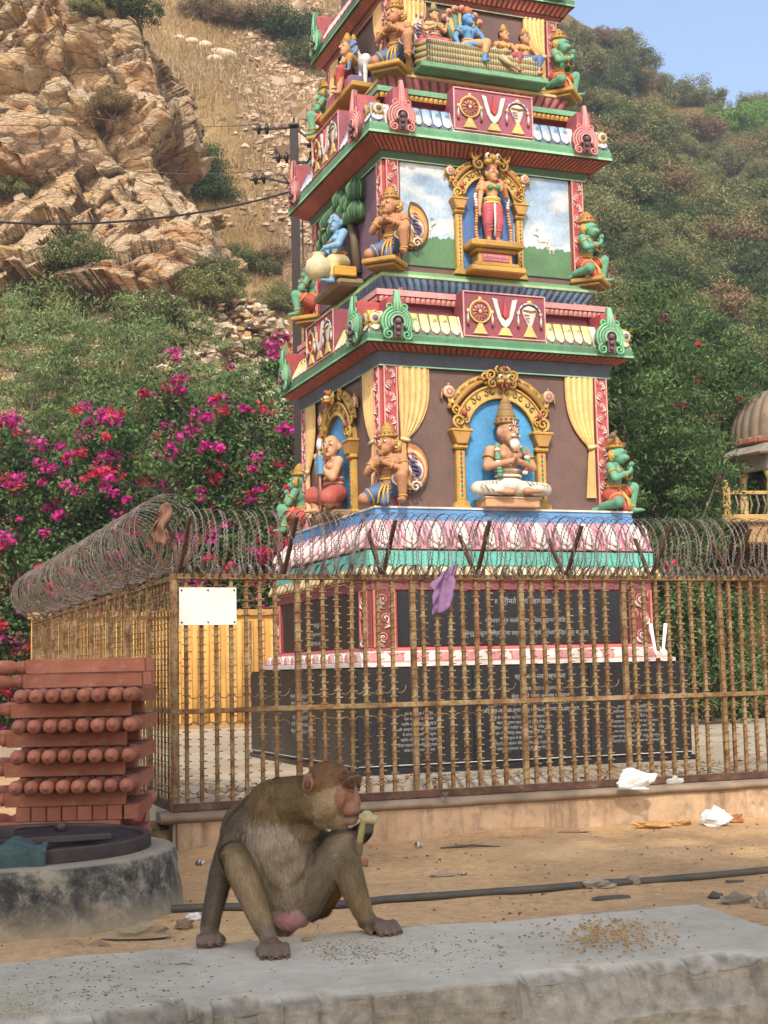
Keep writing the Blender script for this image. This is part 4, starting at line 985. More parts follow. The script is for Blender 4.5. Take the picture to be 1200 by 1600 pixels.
def kneeling(M, parent, name, skin, cloth, trim, label, monkey, face=(0, -1, 0)):
    B = Body(); ex = MB(); torso(B, (0, 0, .2), (0, -.04, .47), (0, -.05, .57), 1., skin, .15)
    P = head(B, ex, (0, -.075, .69), 1.15, skin, face, monkey)
    for h in (-1, 1): limb(B, [(h * .17, -.03, .53), (h * .23, -.1, .38), (h * .04, -.22, .46)], [.056, .046, .03], skin)
    hands_praying(B, ex, (0, -.235, .50), 1., skin)
    limb(B, [(-.08, 0, .18), (-.26, -.14, .09), (-.16, .1, .06)], [.09, .07, .045], skin); foot(B, (-.15, .12, .04), (0, 1, -.1), 1, skin)
    limb(B, [(.08, 0, .2), (.23, -.2, .31), (.22, -.17, .06)], [.09, .068, .042], skin); foot(B, (.22, -.18, .035), (.1, -1, 0), 1, skin)
    b = B.build(name, parent, M, .011, 3, extra=ex); tag(b, label)
    G = Body(); G.ell((0, 0, .2), (.15, .125, .1), cloth); limb(G, [(-.08, 0, .19), (-.21, -.1, .12)], [.105, .088], cloth); limb(G, [(.08, 0, .21), (.17, -.12, .27)], [.105, .088], cloth)
    G.cap((0, -.08, .18), (0, -.16, .04), .05, .06, cloth); gm = MB()
    for p, q_, r in (((-.205, -.1, .12), (-.22, -.11, .11), .09), ((.17, -.12, .27), (.18, -.13, .28), .09)):
        p = Vector(p); d = (Vector(q_) - p).normalized(); u = d.orthogonal().normalized(); w = d.cross(u); gm.tube([p + (u * cos(a) + w * sin(a)) * r for a in np.linspace(0, 2 * pi, 14)[:-1]], .012, 5, trim, True)
    for k in (-1, 0, 1): gm.tube([(k * .03, -.12, .24), (k * .05, -.19, .14), (k * .06, -.21, .02)], .013, 5, trim)
    for k in range(3): gm.tube([(-.08, -.1 - .005 * k, .27 - .035 * k), (0, -.15, .2 - .035 * k), (.08, -.11, .27 - .03 * k)], .008, 4, trim)
    G.build('garment', b, M, .012, 3, extra=gm)
    sash(b, M, (0, -.01, .3), .112, 1, trim, GOLD, 2)
    q = Vector((0, -1, 0)).rotation_difference(Vector(face)).to_matrix().to_4x4()
    crown(b, M, P(0, .02, .07), 1.15, .13, GOLD, c_('a87a2c'), q=q)
    jewels(b, M, (0, -.075, .57), 1.1, [((h * .2, -.065, .455), (h * .215, -.085, .42), .056) for h in (-1, 1)] + [((h * .1, -.18, .43), (h * .06, -.21, .45), .038) for h in (-1, 1)] + [((.222, -.17, .09), (.222, -.17, .08), .045)])
    for h in (-1, 1):
        mb = MB(M @ T(*P(0, 0, 0)) @ q)
        mb.tube([(h * .1, .05, .04), (h * .15, .05, .0), (h * .13, .05, -.07), (h * .085, .04, -.09)], [.02, .03, .032, .02], 6, GOLD)
        scroll(mb, h * .13, -.02, .045, 1.3, pi / 2, h, .014, c_('e6c268'), .02, 12)
        mb.build('earring', b, PAINTM)
    return b
def wing(M, parent, cols):
    """shell shaped folded wing made of nested feather bands"""
    mb = MB(M); n = 22
    def cres(k, y):
        o = []
        for i in range(n):
            t = i / (n - 1); a = pi / 2 - t * pi * 1.12; r = .2 * (1 - .16 * k); o.append((.0 + .95 * r * cos(a) + .012 * k, .02 + r * 1.25 * sin(a) - .01 * k))
        return o + [(-.02, -.22 + .05 * k), (-.02, .2 - .02 * k), (.0, .27 - .04 * k)]
    for k, c in enumerate(cols): mb.prism(cres(k, 0), -.012 - .01 * k, .02, c, .004)
    for i in range(7): z = .13 - i * .035; mb.tube([(.0, -.08, z), (.045 + .004 * i, -.075, z - .02)], [.012, .005], 5, VIO)
    scroll(mb, .03, -.17, .05, 1.3, 0, 1, .012, WHT, -.075, 12)
    return mb.build('wing', parent, PAINTM)
gar = None; green = None
GCOL = {1: (c_('4a2d2a'), c_('c9793a'), c_('e8c58a'), c_('c46a48'), WHT, VIO, c_('3c3040')), 2: (c_('4a2d2a'), c_('d79232'), c_('e6b656'), c_('d08a6a'), c_('d8d2c0'), VIO, c_('3c3040')), 3: (c_('5a4038'), c_('cfc6b6'), WHT, c_('cc9a7a'), WHT, VIO, c_('3c3040'))}
def ledge_block(ang, d, z, parent):
    mb = MB(MCn(ang, d, z)); mb.box(-.16, .2, -.22, .12, -.05, 0, GOLD, .012); mb.box(-.13, .17, -.18, .12, -.09, -.05, c_('9a7430'), .01); return mb.build('corner_plinth', parent)
for tier, (w, z, s) in enumerate(((1.30, 2.757, .86), (1.16, 5.21, .80), (1.0, 7.29, .78)), 1):
    dd = w * sqrt(2)
    for nm, ang in (('near', -pi / 4), ('right', pi / 4), ('left', -3 * pi / 4)):
        off = -.03 if nm == 'near' else -.06
        M = MCn(ang, dd + off, z) @ T(.09 if nm == 'near' else 0, 0, 0) @ SCL(s)
        if nm == 'near':
            lab = 'bronze skinned winged attendant kneeling with folded hands on the near corner of the %s storey' % ('lowest', 'middle', 'upper')[tier - 1]
            src, skin, cl = gar, SKIN, (c_('3f6a9e'), c_('6f9fd0'), c_('4b7ba0'))[tier - 1]
        else:
            lab = 'green skinned crowned attendant kneeling on the %s corner of the %s storey' % (nm, ('lowest', 'middle', 'upper')[tier - 1]); src = green
        if src is None:
            if nm == 'near': b = gar = kneeling(M, root, 'kneeling_statue', c_('bd8258'), cl, c_('dba94e'), lab, False, (-.25, -1, -.05)); gM = M
            else: b = green = kneeling(M, root, 'kneeling_statue', GSK, REDC, c_('dba94e'), lab, True, (.0, -1, .05)); nM = M
        else:
            b = copy_tree(src, root); b.matrix_basis = M @ (gM if nm == 'near' else nM).inverted(); b['label'] = lab
        if tier > 1: ledge_block(ang, dd + off, z, root)
        if nm == 'near':
            k = MF(w - .07) @ T(-w + .31, -.05, z + .38) @ SCL(s * 1.25); wing(k, root, GCOL[tier])

# lowest storey, front niche: seated sage on a peach block
mb = MB(MF(1.231)); mb.box(-.285, .30, -.27, -.02, 2.757, 2.85, PEACH, .01); mb.box(-.3, .315, -.28, -.02, 2.84, 2.86, c_('e6bf9a'), .006); mb.build('statue_block', root)
seated(MF(1.231) @ T(0.02, -.14, 2.86) @ SCL(1.08, 1, .98), root, 'seated_statue', c_('c4906c'), c_('e6dfcc'), .27, 'bearded sage in a tall crown seated cross legged with folded hands in the blue niche', True, GSK, (c_('b08a4a'), c_('8a6a3c')))
# lowest storey, left face: kneeling bald devotee
def devotee(M):
    B = Body(); ex = MB(); sk = c_('dca77e'); torso(B, (0, 0, .18), (0, 0, .46), (0, 0, .56), 1., sk, .14)
    P = head(B, ex, (0, -.02, .69), 1.12, sk, (.75, -.8, 0))
    for h in (-1, 1): limb(B, [(h * .16, 0, .52), (h * .2, -.08, .34), (.08 + h * .03, -.2, .46)], [.056, .046, .03], sk)
    hands_praying(B, ex, (.09, -.21, .5), 1.05, sk)
    limb(B, [(-.08, 0, .16), (-.26, -.14, .2), (-.2, -.1, .04)], [.1, .09, .05], sk); limb(B, [(.08, 0, .16), (.3, -.16, .1), (.12, -.02, .05)], [.1, .085, .05], sk); foot(B, (-.2, -.12, .03), (0, -1, 0), 1, sk)
    b = B.build('kneeling_statue', root, M, .011, 3, extra=ex); tag(b, 'bald devotee in red robes with folded hands kneeling in the left face niche')
    G = Body(); cl = c_('c0564a'); limb(G, [(-.08, 0, .18), (-.25, -.14, .2)], [.12, .105], cl); limb(G, [(.08, 0, .18), (.3, -.16, .12)], [.12, .1], cl); G.ell((0, 0, .18), (.17, .13, .12), cl)
    G.build('garment', b, M, .012, 3); sash(b, M, (0, 0, .27), .12, 1, c_('c23c34'), c_('e0c8b0'), 4)
    mb = MB(M)
    for i in range(16): t = i / 15; mb.ball((-.12 + .2 * t, -.04 - .1 * sin(pi * t), .56 - .12 * sin(pi * t) - .04 * t), .026, (c_('c9607a'), c_('c9607a'), GRN)[i % 3], 7, 5)
    mb.build('garland', b, PAINTM)
    mb = MB(M); mb.tube([(.22, -.22, .0), (.2, -.22, .62)], .014, 6, c_('cf9a80')); mb.box(.16, .26, -.25, -.2, .36, .56, c_('4f9cc8'), .006); mb.ball((.2, -.22, .68), (.05, .03, .07), c_('d9dde0')); mb.build('staff', b, PAINTM)
mb = MB(ML(1.231)); mb.box(-.2, .48, -.28, -.02, 2.757, 2.83, c_('a07a50'), .02); mb.build('statue_block', root)
devotee(ML(1.231) @ T(.17, -.15, 2.83) @ SCL(.98))

# middle storey, front niche: standing garlanded lady on a gilded pedestal
def standing(M):
    B = Body(); ex = MB(); sk = c_('d09a68'); s = .8
    torso(B, (0.01, 0, .5), (0, -.0, .72), (0, 0, .80), s, sk, .14)
    P = head(B, ex, (0, -.02, .90), 1.0, sk, (.25, -1, 0), hair=HAIR)
    for h in (-1, 1): B.ell((h * .048, -.07, .715), (.042, .038, .038), c_('3f8f66'))
    limb(B, [(-.13, 0, .78), (-.17, -.02, .6), (-.2, -.05, .42)], [.042, .035, .024], sk); B.ell((-.2, -.055, .385), (.02, .014, .035), sk)
    for k in range(4): ex.tube([(-.214 + .009 * k, -.06, .37), (-.214 + .01 * k, -.065, .32 + .004 * abs(k - 1))], [.006, .004], 5, sk)
    limb(B, [(.13, 0, .78), (.19, -.03, .62), (.14, -.1, .72)], [.042, .035, .024], sk); B.ell((.135, -.11, .75), (.022, .02, .03), sk)
    for k in range(4): ex.tube([(.12 + .011 * k, -.125, .765), (.118 + .011 * k, -.13, .80)], [.006, .004], 5, sk)
    for h in (-1, 1): limb(B, [(h * .06, 0, .46), (h * .075, -.02, .25), (h * .06, 0, .04)], [.075, .05, .032], sk); foot(B, (h * .065, -.01, .022), (h * .15, -1, 0), .75, sk)
    b = B.build('standing_statue', root, M, .009, 3, extra=ex); tag(b, 'garlanded lady standing on a gilded pedestal in the darker blue niche of the middle storey')
    G = Body(); cl = c_('c2485a'); G.ell((0, 0, .47), (.12, .09, .08), cl); gm = MB()
    for h in (-1, 1):
        limb(G, [(h * .058, 0, .46), (h * .078, -.02, .25), (h * .062, 0, .10)], [.09, .066, .045], cl)
        for k in range(7): z = .42 - k * .045; gm.tube([(h * .135 * (1 - k * .07), -.01, z + .02), (h * .09, -.085 + .004 * k, z), (h * .03, -.07, z + .02)], .006, 4, c_('e8b27c'))
    gm.tube([(0, -.085, .5), (0, -.085, .3), (0, -.06, .08)], .016, 5, WHT)
    G.build('garment', b, M, .010, 3, extra=gm); sash(b, M, (0, 0, .52), .105, 1, YEL, GOLD, 3); jewels(b, M, (0, -.02, .80), .8, [((-.15, -.01, .68), (-.155, -.012, .66), .042), ((.16, -.02, .70), (.165, -.022, .68), .042)])
    for h in (-1, 1):
        mb = MB(M)
        for i in range(24):
            t = i / 23; mb.ball((h * (.10 + .13 * min(1, t * 3) + .012 * sin(t * 9)), .02 - .05 * t, .84 - .84 * max(0, t - .05) - (0 if t > .05 else -0)), (.026, .024, .022), ((WHT if 5 < i < 12 else c_('d9a066')) if i % 6 else RED), 7, 5)
        mb.build('garland', b, PAINTM)
    mb = MB(M @ T(*P(0, .02, .1))); mb.lathe([(.07, -.03, HAIR), (.075, 0, GOLD), (.06, .03, HAIR), (.03, .06, GOLD), (.002, .08, GOLD)], 12); mb.build('crown', b, PAINTM)
mb = MB(MF(1.126))
for x0, z0_, z1_, d, c in ((.30, 5.14, 5.20, .26, GOLD), (.25, 5.20, 5.25, .22, c_('b8883a')), (.19, 5.25, 5.36, .17, GOLD), (.23, 5.36, 5.40, .2, c_('b8883a')), (.29, 5.40, 5.47, .25, GOLD)): mb.box(-x0, x0, -d, 0, z0_, z1_, c, .014)
mb.box(-.15, .15, -.18, -.15, 5.27, 5.345, c_('c0607a'), .004)
for i in range(7): scroll(mb, -.12 + i * .04, 5.31, .017, 1., 0, 1, .005, c_('e8b8c0'), -.184, 8)
mb.build('pedestal', root)
standing(MF(1.126) @ T(.0, -.12, 5.47) @ SCL(.80))

# middle storey, left face: blue flute player beside green trees
def flutist(M):
    B = Body(); ex = MB(); sk = c_('7fb4d8'); torso(B, (0, 0, .3), (0, -.02, .58), (0, -.02, .68), 1., sk, .145)
    P = head(B, ex, (0, -.04, .81), 1.15, sk, (.55, -.85, -.05), hair=c_('2a2f3c'))
    limb(B, [(-.17, 0, .64), (-.22, -.1, .44), (.02, -.22, .42)], [.058, .048, .03], sk); limb(B, [(.17, 0, .64), (.24, -.1, .46), (.14, -.24, .44)], [.058, .048, .03], sk)
    for cx_ in (.03, .15):
        B.ell((cx_, -.235, .43), (.03, .022, .028), sk)
        for k in range(4): ex.tube([(cx_ - .02 + .013 * k, -.25, .44), (cx_ - .02 + .013 * k, -.27, .42), (cx_ - .02 + .013 * k, -.265, .40)], .007, 5, sk)
    limb(B, [(-.08, 0, .26), (-.18, -.22, .2), (.05, -.25, .08)], [.095, .08, .045], sk); limb(B, [(.08, 0, .26), (.28, -.18, .22), (.3, -.2, -.02)], [.095, .08, .045], sk); foot(B, (.3, -.22, -.03), (.2, -1, 0), 1, sk)
    b = B.build('flute_player_statue', root, M, .011, 3, extra=ex); tag(b, 'blue skinned flute player seated in the shade of green trees on the left face')
    G = Body(); cl = c_('e0cf98'); G.ell((0, 0, .27), (.16, .13, .11), cl); limb(G, [(-.08, 0, .27), (-.17, -.2, .2), (0, -.24, .1)], [.115, .1, .06], cl); limb(G, [(.08, 0, .27), (.28, -.18, .22), (.3, -.19, .06)], [.115, .1, .065], cl); gm = MB()
    for k in range(6): gm.tube([(.1 + k * .03, -.1 - .02 * k, .34 - .01 * k), (.14 + k * .03, -.26, .2), (.2 + k * .02, -.24, .06)], .009, 4, c_('b08a3c'))
    G.build('garment', b, M, .012, 3, extra=gm); sash(b, M, (0, 0, .38), .115, 1, c_('d9743a'), GOLD, 2); jewels(b, M, (0, -.04, .68), 1.1)
    mb = MB(M); mb.tube([(-.12, -.2, .75), (.3, -.3, .62)], .012, 6, c_('c98a8a')); mb.build('flute', b, PAINTM)
    mb = MB(M); mb.lathe([(.002, 0), (.13, .04), (.17, .14), (.15, .24), (.08, .29), (.07, .32), (.09, .34), (.002, .33)], 16, c_('ddd2a8'), T(.24, -.36, -.02)); mb.build('round_pot', b, PAINTM)
Mfl = ML(1.108) @ T(.16, -.16, 5.22) @ SCL(.84)
flutist(Mfl)
mb = MB(ML(1.108)); mb.box(-.34, .5, -.30, 0, 5.145, 5.23, c_('8d7a58'), .03); mb.build('rock_seat', root)
mb = MB(ML(1.108)); mb.box(.3, .52, -.34, -.1, 5.235, 5.34, c_('dda52c'), .008); mb.build('yellow_block', root)
rt_ = random.Random(3)
mb = MB(ML(1.108)); B = Body(); tg = c_('2f6b42')
mb.tube([(.42, -.05, 5.3), (.38, -.08, 5.7), (.2, -.07, 6.05), (-.1, -.06, 6.15)], [.05, .045, .04, .03], 7, c_('5a4632'))
mb.build('painted_tree_trunk', root)
mb = MB(ML(1.108))
for i, (u, z) in enumerate([(-.55, 5.6), (-.5, 5.75), (-.55, 5.9), (-.45, 6.0), (.5, 5.95), (.45, 6.08), (.32, 6.05), (.5, 6.18)] + [(-u_ , z_) for u_, z_ in []] + [(.5, 6.15), (.25, 6.12), (.08, 6.2), (-.1, 6.12), (-.25, 6.1), (-.18, 5.95), (-.32, 5.9), (.3, 5.95), (-.05, 6.02), (-.38, 6.08), (.15, 6.05)]):
    r = rt_.uniform(.085, .12)
    mb.lathe([(.002, r * .9, tg), (r * .5, r * .75, tg), (r, r * .1, tg), (r * .95, -r * .5, c_('255538')), (r * .8, -r * 1.1, tg), (.002, -r * 1.0, c_('1f4a30'))], 12, tg, T(u, -.07, z))
    for k in range(12): a = k / 12 * 2 * pi; mb.tube([(u + r * .5 * cos(a), -.07 + r * .5 * sin(a), z + r * .78), (u + r * 1.03 * cos(a), -.07 + r * 1.03 * sin(a), z), (u + r * .86 * cos(a), -.07 + r * .86 * sin(a), z - r * 1.05)], r * .09, 4, c_('5a9a5c') if k % 3 == 0 else tg)
mb.build('painted_tree_foliage', root)

# upper storey, front: a god reclining on a coiled serpent couch with three companions
mb = MB(MF(.955))
for k in range(4):
    z = 7.345 + k * .062; r = .036; x0, x1 = -.72 - .0 * k, .66 - (.0 if k < 3 else .35)
    pts = [(x0 + .06, -.08, z), (x0, -.15, z), (x0 + .06, -.24, z)] + [(x, -.26, z) for x in np.linspace(x0 + .12, x1 - .1, 24)] + [(x1, -.18, z), (x1 - .06, -.08, z)]
    mb.tube(pts, r, 8, c_('b9a877'))
    for x in np.linspace(x0 + .05, x1 - .05, 46): mb.ball((x, -.288, z), (.009, .012, .02), c_('3f5a62'), 5, 4); mb.ball((x + .015, -.285, z + .02), (.008, .01, .009), c_('e6d7a2'), 5, 4)
mb.box(-.74, .70, -.30, 0, 7.25, 7.31, c_('6fae86'), .01); sb = mb.build('serpent_couch', root)
mb = MB(MF(.955))
mb.tube([(.15, -.3, 7.47), (.22, -.33, 7.4), (.34, -.34, 7.33)], [.035, .028, .006], 7, c_('c9b88a')); mb.build('serpent_tail', sb)
mb = MB(MF(.955))
for i, a in enumerate(np.linspace(-1.05, 1.05, 7)):
    x, z = -.19 + .0, 7.70; ex_, ez = x + .23 * sin(a), z + .25 * cos(a) + .06
    mb.tube([(x + .05 * sin(a), -.07, z - .1), (x + .13 * sin(a), -.06, z + .08 * cos(a)), (ex_, -.08, ez)], [.03, .042, .035], 7, c_('b7a56c') if i % 2 else c_('5e7f6a'))
    mb.ball((ex_, -.11, ez + .01), (.04, .035, .045), c_('c79a72'), 8, 5); mb.ball((ex_, -.14, ez), (.02, .012, .02), RED, 6, 4)
mb.build('serpent_hoods', sb)
def lounging(M, skin, cloth, lab, name, leg=1, female=False, s=1., hair=HAIR, chn=(GOLD, None), ch=.15):
    B = Body(); ex = MB(); torso(B, (0, 0, .09), (0, -.01, .34), (0, -.01, .44), s, skin, .15 if not female else .125)
    if female:
        for h in (-1, 1): B.ell((h * .055, -.085, .33), (.048, .043, .043), c_('c9a03c'))
    P = head(B, ex, (0, -.03, .565), 1.15, skin, (.4 * leg, -1, .05), hair=hair if female else None)
    limb(B, [(-.17, 0, .4), (-.24, -.02, .22), (-.22, -.12, .04)], [.052, .045, .03], skin); B.ell((-.22, -.14, .02), (.028, .04, .018), skin)
    limb(B, [(.17, 0, .4), (.26, -.06, .24), (.2, -.15, .14)], [.052, .045, .03], skin); B.ell((.19, -.17, .13), (.024, .03, .022), skin)
    for k in range(4): ex.tube([(.175 + .011 * k, -.19, .135), (.17 + .011 * k, -.21, .12)], .007, 5, skin); ex.tube([(-.24 + .012 * k, -.17, .018), (-.24 + .012 * k, -.2, .012)], .007, 5, skin)
    limb(B, [(.06, -.02, .08), (.24 * leg, -.2, .1), (.18 * leg, -.22, -.2)], [.085, .07, .04], skin); foot(B, (.18 * leg, -.23, -.22), (.3 * leg, -1, -.2), 1, skin)
    limb(B, [(-.06, -.02, .08), (.1 * leg, -.2, .07), (-.12 * leg, -.16, .05)], [.085, .065, .04], skin)
    b = B.build(name, root, M, .011, 3, extra=ex); tag(b, lab)
    G = Body(); G.ell((0, 0, .08), (.15, .12, .09), cloth); limb(G, [(.06, -.02, .09), (.24 * leg, -.2, .11), (.2 * leg, -.22, -.06)], [.1, .085, .055], cloth); limb(G, [(-.06, -.02, .09), (.1 * leg, -.2, .08)], [.1, .08], cloth)
    G.build('garment', b, M, .012, 3); sash(b, M, (0, 0, .17), .11, 1, GOLD, cloth, 2); jewels(b, M, (0, -.03, .44), 1., [((h * .2, -.02, .32), (h * .21, -.025, .3), .053) for h in (-1, 1)])
    crown(b, M, P(0, .02, .08), .92, ch, *chn); return b
f3 = MF(.955)
seated(f3 @ T(-.53, -.16, 7.56) @ SCL(.46), root, 'seated_statue', c_('d3a070'), REDC, .22, 'four armed goddess holding pink lotuses seated at the head of the serpent couch', False, None, (c_('5c8a58'), c_('c99a3c')), True, female=True, white_mark=False)
mb = MB(f3); mb.lathe([(.002, -.03), (.2, -.03), (.215, 0), (.2, .03), (.002, .03)], 20, c_('c05868'), T(-.53, -.15, 7.56), flat=.6); mb.build('cushion', root)
lounging(f3 @ T(-.15, -.16, 7.53) @ SCL(.62), BSK, c_('dba36c'), 'blue skinned god seated on the serpent couch below its spread hoods', 'reclining_statue', 1, chn=(REDC, GOLD), ch=.13)
w1 = lounging(f3 @ T(.26, -.16, 7.47) @ SCL(.52), c_('d29a68'), c_('a8404a'), 'smaller lady in a gold crown seated in the middle of the serpent couch', 'seated_lady_statue', 1, True)
w2 = lounging(f3 @ T(.5, -.16, 7.47) @ SCL(.52), c_('d29a68'), BLUC, 'lady in blue seated at the right end of the serpent couch', 'seated_lady_statue', 1, True)
# upper storey, left face: mother with child beside white cattle
l3 = ML(.955)
lounging(l3 @ T(.08, -.14, 7.48) @ SCL(.72), c_('d6a27a'), REDC, 'lady in red seated on the left face of the upper storey', 'seated_lady_statue', 1, True)
lounging(l3 @ T(.32, -.16, 7.6) @ SCL(.42), c_('6f8fb8'), c_('dba34e'), 'small blue child seated beside the lady on the left face', 'seated_child_statue', 1, False)
mb = MB(l3); mb.box(-.5, .55, -.28, 0, 7.27, 7.33, GOLD, .01); mb.box(-.38, .4, -.24, 0, 7.33, 7.46, VIO, .01)
for i in range(9): mb.box(-.36 + i * .085, -.3 + i * .085, -.255, -.235, 7.34, 7.45, c_('a8506a'), .004)
mb.build('painted_bench', root)
B = Body(); wc = c_('dfe2e4')
B.ell((.42, -.08, 7.6), (.12, .07, .09), wc); limb(B, [(.34, -.09, 7.64), (.28, -.12, 7.76)], [.05, .035], wc); B.cap((.28, -.12, 7.77), (.22, -.16, 7.73), .04, .025, wc)
for x in (.35, .48): B.cap((x, -.1, 7.56), (x, -.1, 7.34), .03, .022, wc)
B.build('white_calf_statue', root, l3, .013, 3)
B = Body()
for x in (-.42, -.32): B.cap((x, -.06, 7.5), (x + .04, -.06, 7.95), .035, .02, wc)
B.cap((-.34, -.06, 7.9), (-.24, -.08, 8.0), .03, .012, wc); B.cap((-.36, -.06, 7.8), (-.46, -.08, 7.94), .03, .012, wc)
B.build('white_bare_tree', root, l3, .013, 3)
# ------------------------------------------------------------------ fence, kerb wall and razor wire
def rust_mat(name='rusty_iron', c1='86714f', c2='4a3220', c3='9c8e6e', cm='76583a'):
    t = NT(name); n1 = t.noise(7, 7, .7); n2 = t.noise(45, 4, .7)
    c = t.ramp(n1, [(.3, srgb(c2)), (.46, srgb(cm)), (.56, srgb(c1)), (.72, srgb(c3))])
    c = t.mix(t.ramp(n2, [(.52, 0.), (.68, .8)]), c, srgb('4a2c1a')); t.col(c); t.rough(.8); t.b.inputs['Specular IOR Level'].default_value = .25
    t.bump(n2, .5, .002); return t.m
RUST = rust_mat(); RUSTD = rust_mat('dark_rusty_angle_iron', '5c4334', '3a2419', '7a6450', '4c382c'); WIRE = rust_mat('weathered_wire', '77706a', '5a4a40', 'a2a09e', '6e645c')
ZF0, ZM, ZF1 = ZB + .0, ZB + .68, ZB + 1.63
def fence_bar_panel(mb, u0, u1, sp, y=0., rnd=None, ticklen=.03, tick_out=.0, bw=.0125, long_=False):
    u = u0 + sp / 2; k = 0
    if long_:
        z = ZF0 + .08
        while z < ZF1 - .05:
            zj = z + rnd.uniform(-.004, .004); yj = y + rnd.choice((-1, 1)) * (bw + .003); mb.tube([(u0 + (u1 - u0) * t, yj, zj + rnd.uniform(-.003, .003)) for t in (0, .25, .5, .75, 1)], .0035, 4); z += .042
    while u < u1 - sp * .3:
        jb = rnd.gauss(0, .004); mb.bar((u + jb, y, ZF0 + .06), (u - jb, y + rnd.gauss(0, .002), ZF1 - .03), 2 * bw, 2 * bw, (.5,) * 3, (0, 1, 0))
        z = ZF0 + .1 + rnd.uniform(-.02, .02)
        while z < ZF1 - .08 and not long_:
            j = rnd.uniform(-.008, .008)
            mb.box(u - ticklen * .95 + j, u + ticklen * .95 + j, y - .02 - tick_out, y - .012, z, z + .008); z += .05
        # hooped rods between neighbouring bars
        r = sp / 2
        for (zc, sg, h) in ((ZF1 - .13, 1, .05), (ZM + .14, -1, .05), (ZM - .13, 1, .06), (ZF0 + .17, -1, .05)):
            pts = [(u + r + (r - .006) * cos(a), y, zc + sg * (r - .006) * sin(a) * 1.15) for a in np.linspace(0, pi, 7)]
            mb.tube(pts, .0035, 4)
        u += sp
def kerb_mat():
    t = NT('stained_kerb_plaster'); n1 = t.noise(1.6, 8, .7); n2 = t.noise(9, 7, .7)
    c = t.ramp(n1, [(.3, srgb('8f7458')), (.5, srgb('b39676')), (.7, srgb('bfa688'))]); c = t.mix(t.ramp(n2, [(.5, 0.), (.72, .75)]), c, srgb('6b5745'))
    mp = t.n('ShaderNodeMapping'); mp.inputs['Scale'].default_value = (6, 6, .8); t.l(t.tc.outputs['Object'], mp.inputs[0])
    c = t.mix(t.ramp(t.noise(1.2, 5, .7, mp.outputs[0]), [(.52, 0.), (.75, .8)]), c, srgb('51443a')); t.col(c); t.rough(.9); t.bump(t.math('ADD', n2, t.noise(50, 4)), .5, .008); return t.m
KERB = kerb_mat(); COPE = m_simple('weathered_grey_coping', srgb('8d7c68'), .85, .35, 5, .5, .006)
FL = 11.0
kr = empty('kerb_wall', loc(FA, FB, 0), TH, 'low stained orange plaster kerb wall with a rounded grey coping under the front fence', 'wall')
mb = MB(); L = 10.9
n = 90; rnd = random.Random(2)
vs = []; 
mb.box(-.0, L, -.06, .16, -.12, .215, bev=.006); mb.build('wall', kr, KERB)
mb = MB(); mb.grid(lambda a, b: (-.12 + (L + .12) * a, -.03 - .075 * sin(pi * b) + .0, .205 + .075 * (1 - cos(pi * b)) / 2 + .004 * sin(a * 90) * sin(pi * b)), 120, 8, (.5,) * 3)
mb.box(-.1, L, -.03, .16, .21, .279); mb.build('coping', kr, COPE)
mb = MB()
for i in range(7): x = rnd.uniform(-.45, -.05); mb.M = T(x, rnd.uniform(-.05, .3), rnd.uniform(.0, .2)) @ RZ(rnd.uniform(0, 3)); mb.box(-.13, .13, -.1, .1, -.07, .07, bev=.03)
mb.M = I4; mb.box(-.0, .14, .16, 8., -.12, .275, bev=.01)
mb.build('rubble_base', kr, m_simple('rubble_base_stone', srgb('8d7452'), .95, .4, 6, .8, .02))
fr = empty('metal_fence', loc(FA, FB, ZB), TH, 'rusty golden bar fence with scalloped hoops running across the front of the tower', 'fence')
fs = empty('metal_fence', loc(FA, FB, ZB), TH + pi / 2, 'rusty fence side running back from the left corner with closely woven bars', 'fence')
rnd = random.Random(8)
def fence(rt_e, Lf, bays, sp, tick, tout, left):
    s = -1 if left else 1
    P0 = T(0, 0, -ZB)
    for k in range(bays):
        mb = MB(P0); fence_bar_panel(mb, k * Lf / bays + .03, (k + 1) * Lf / bays - .03, sp, 0, rnd, tick, tout, .0125 if not left else .007, left); mb.build('bar_panel', rt_e, RUST)
    for k in range(bays + 1):
        mb = MB(P0); u = k * Lf / bays; w = .02 if 0 < k else .028; mb.box(u - w, u + w, -.02, .02, ZF0, ZF1 - .002, bev=.004)
        z = ZF0 + .1
        while z < ZF1 - .05: mb.box(u - w * 1.5, u + w * 1.5, -.026, -.018, z, z + .007); z += .07
        mb.build('post', rt_e, RUST)
    for z, h in ((ZF0 + .005, .055), (ZM - .018, .036), (ZF1 - .04, .04)):
        mb = MB(P0); mb.box(-.02, Lf + .02, -.031, -.0215, z, z + h, bev=.003); mb.box(-.02, Lf + .02, -.022, .012, z - .001 if h < .05 else z + .001, z + .005); mb.build('rail', rt_e, RUST if h < .05 else RUSTD)
    n = int(Lf / .76)
    for k in range(n + 1):
        u = .02 + k * .76; j = rnd.uniform(-.03, .03)
        for sg, l in ((-1, .40), (1, .34)):
            mb = MB(P0); b = Vector((u, 0, ZF1 - .02)); e = Vector((u + j, sg * l * .75 * s * 1, ZF1 + l * (.92 + rnd.uniform(-.05, .05)))); 
            d = (e - b).normalized(); mb.bar(b, e, .03, .005, (.5,) * 3, (1, 0, 0)); mb.bar(b + Vector((.013, 0, 0)), e + Vector((.013, 0, 0)), .005, .028, (.5,) * 3, (1, 0, 0)); mb.build('strut', rt_e, RUSTD)
fence(fr, FL - .3, 12, .107, .030, .0, False)
fence(fs, 7.9, 9, .115, .05, .018, True)

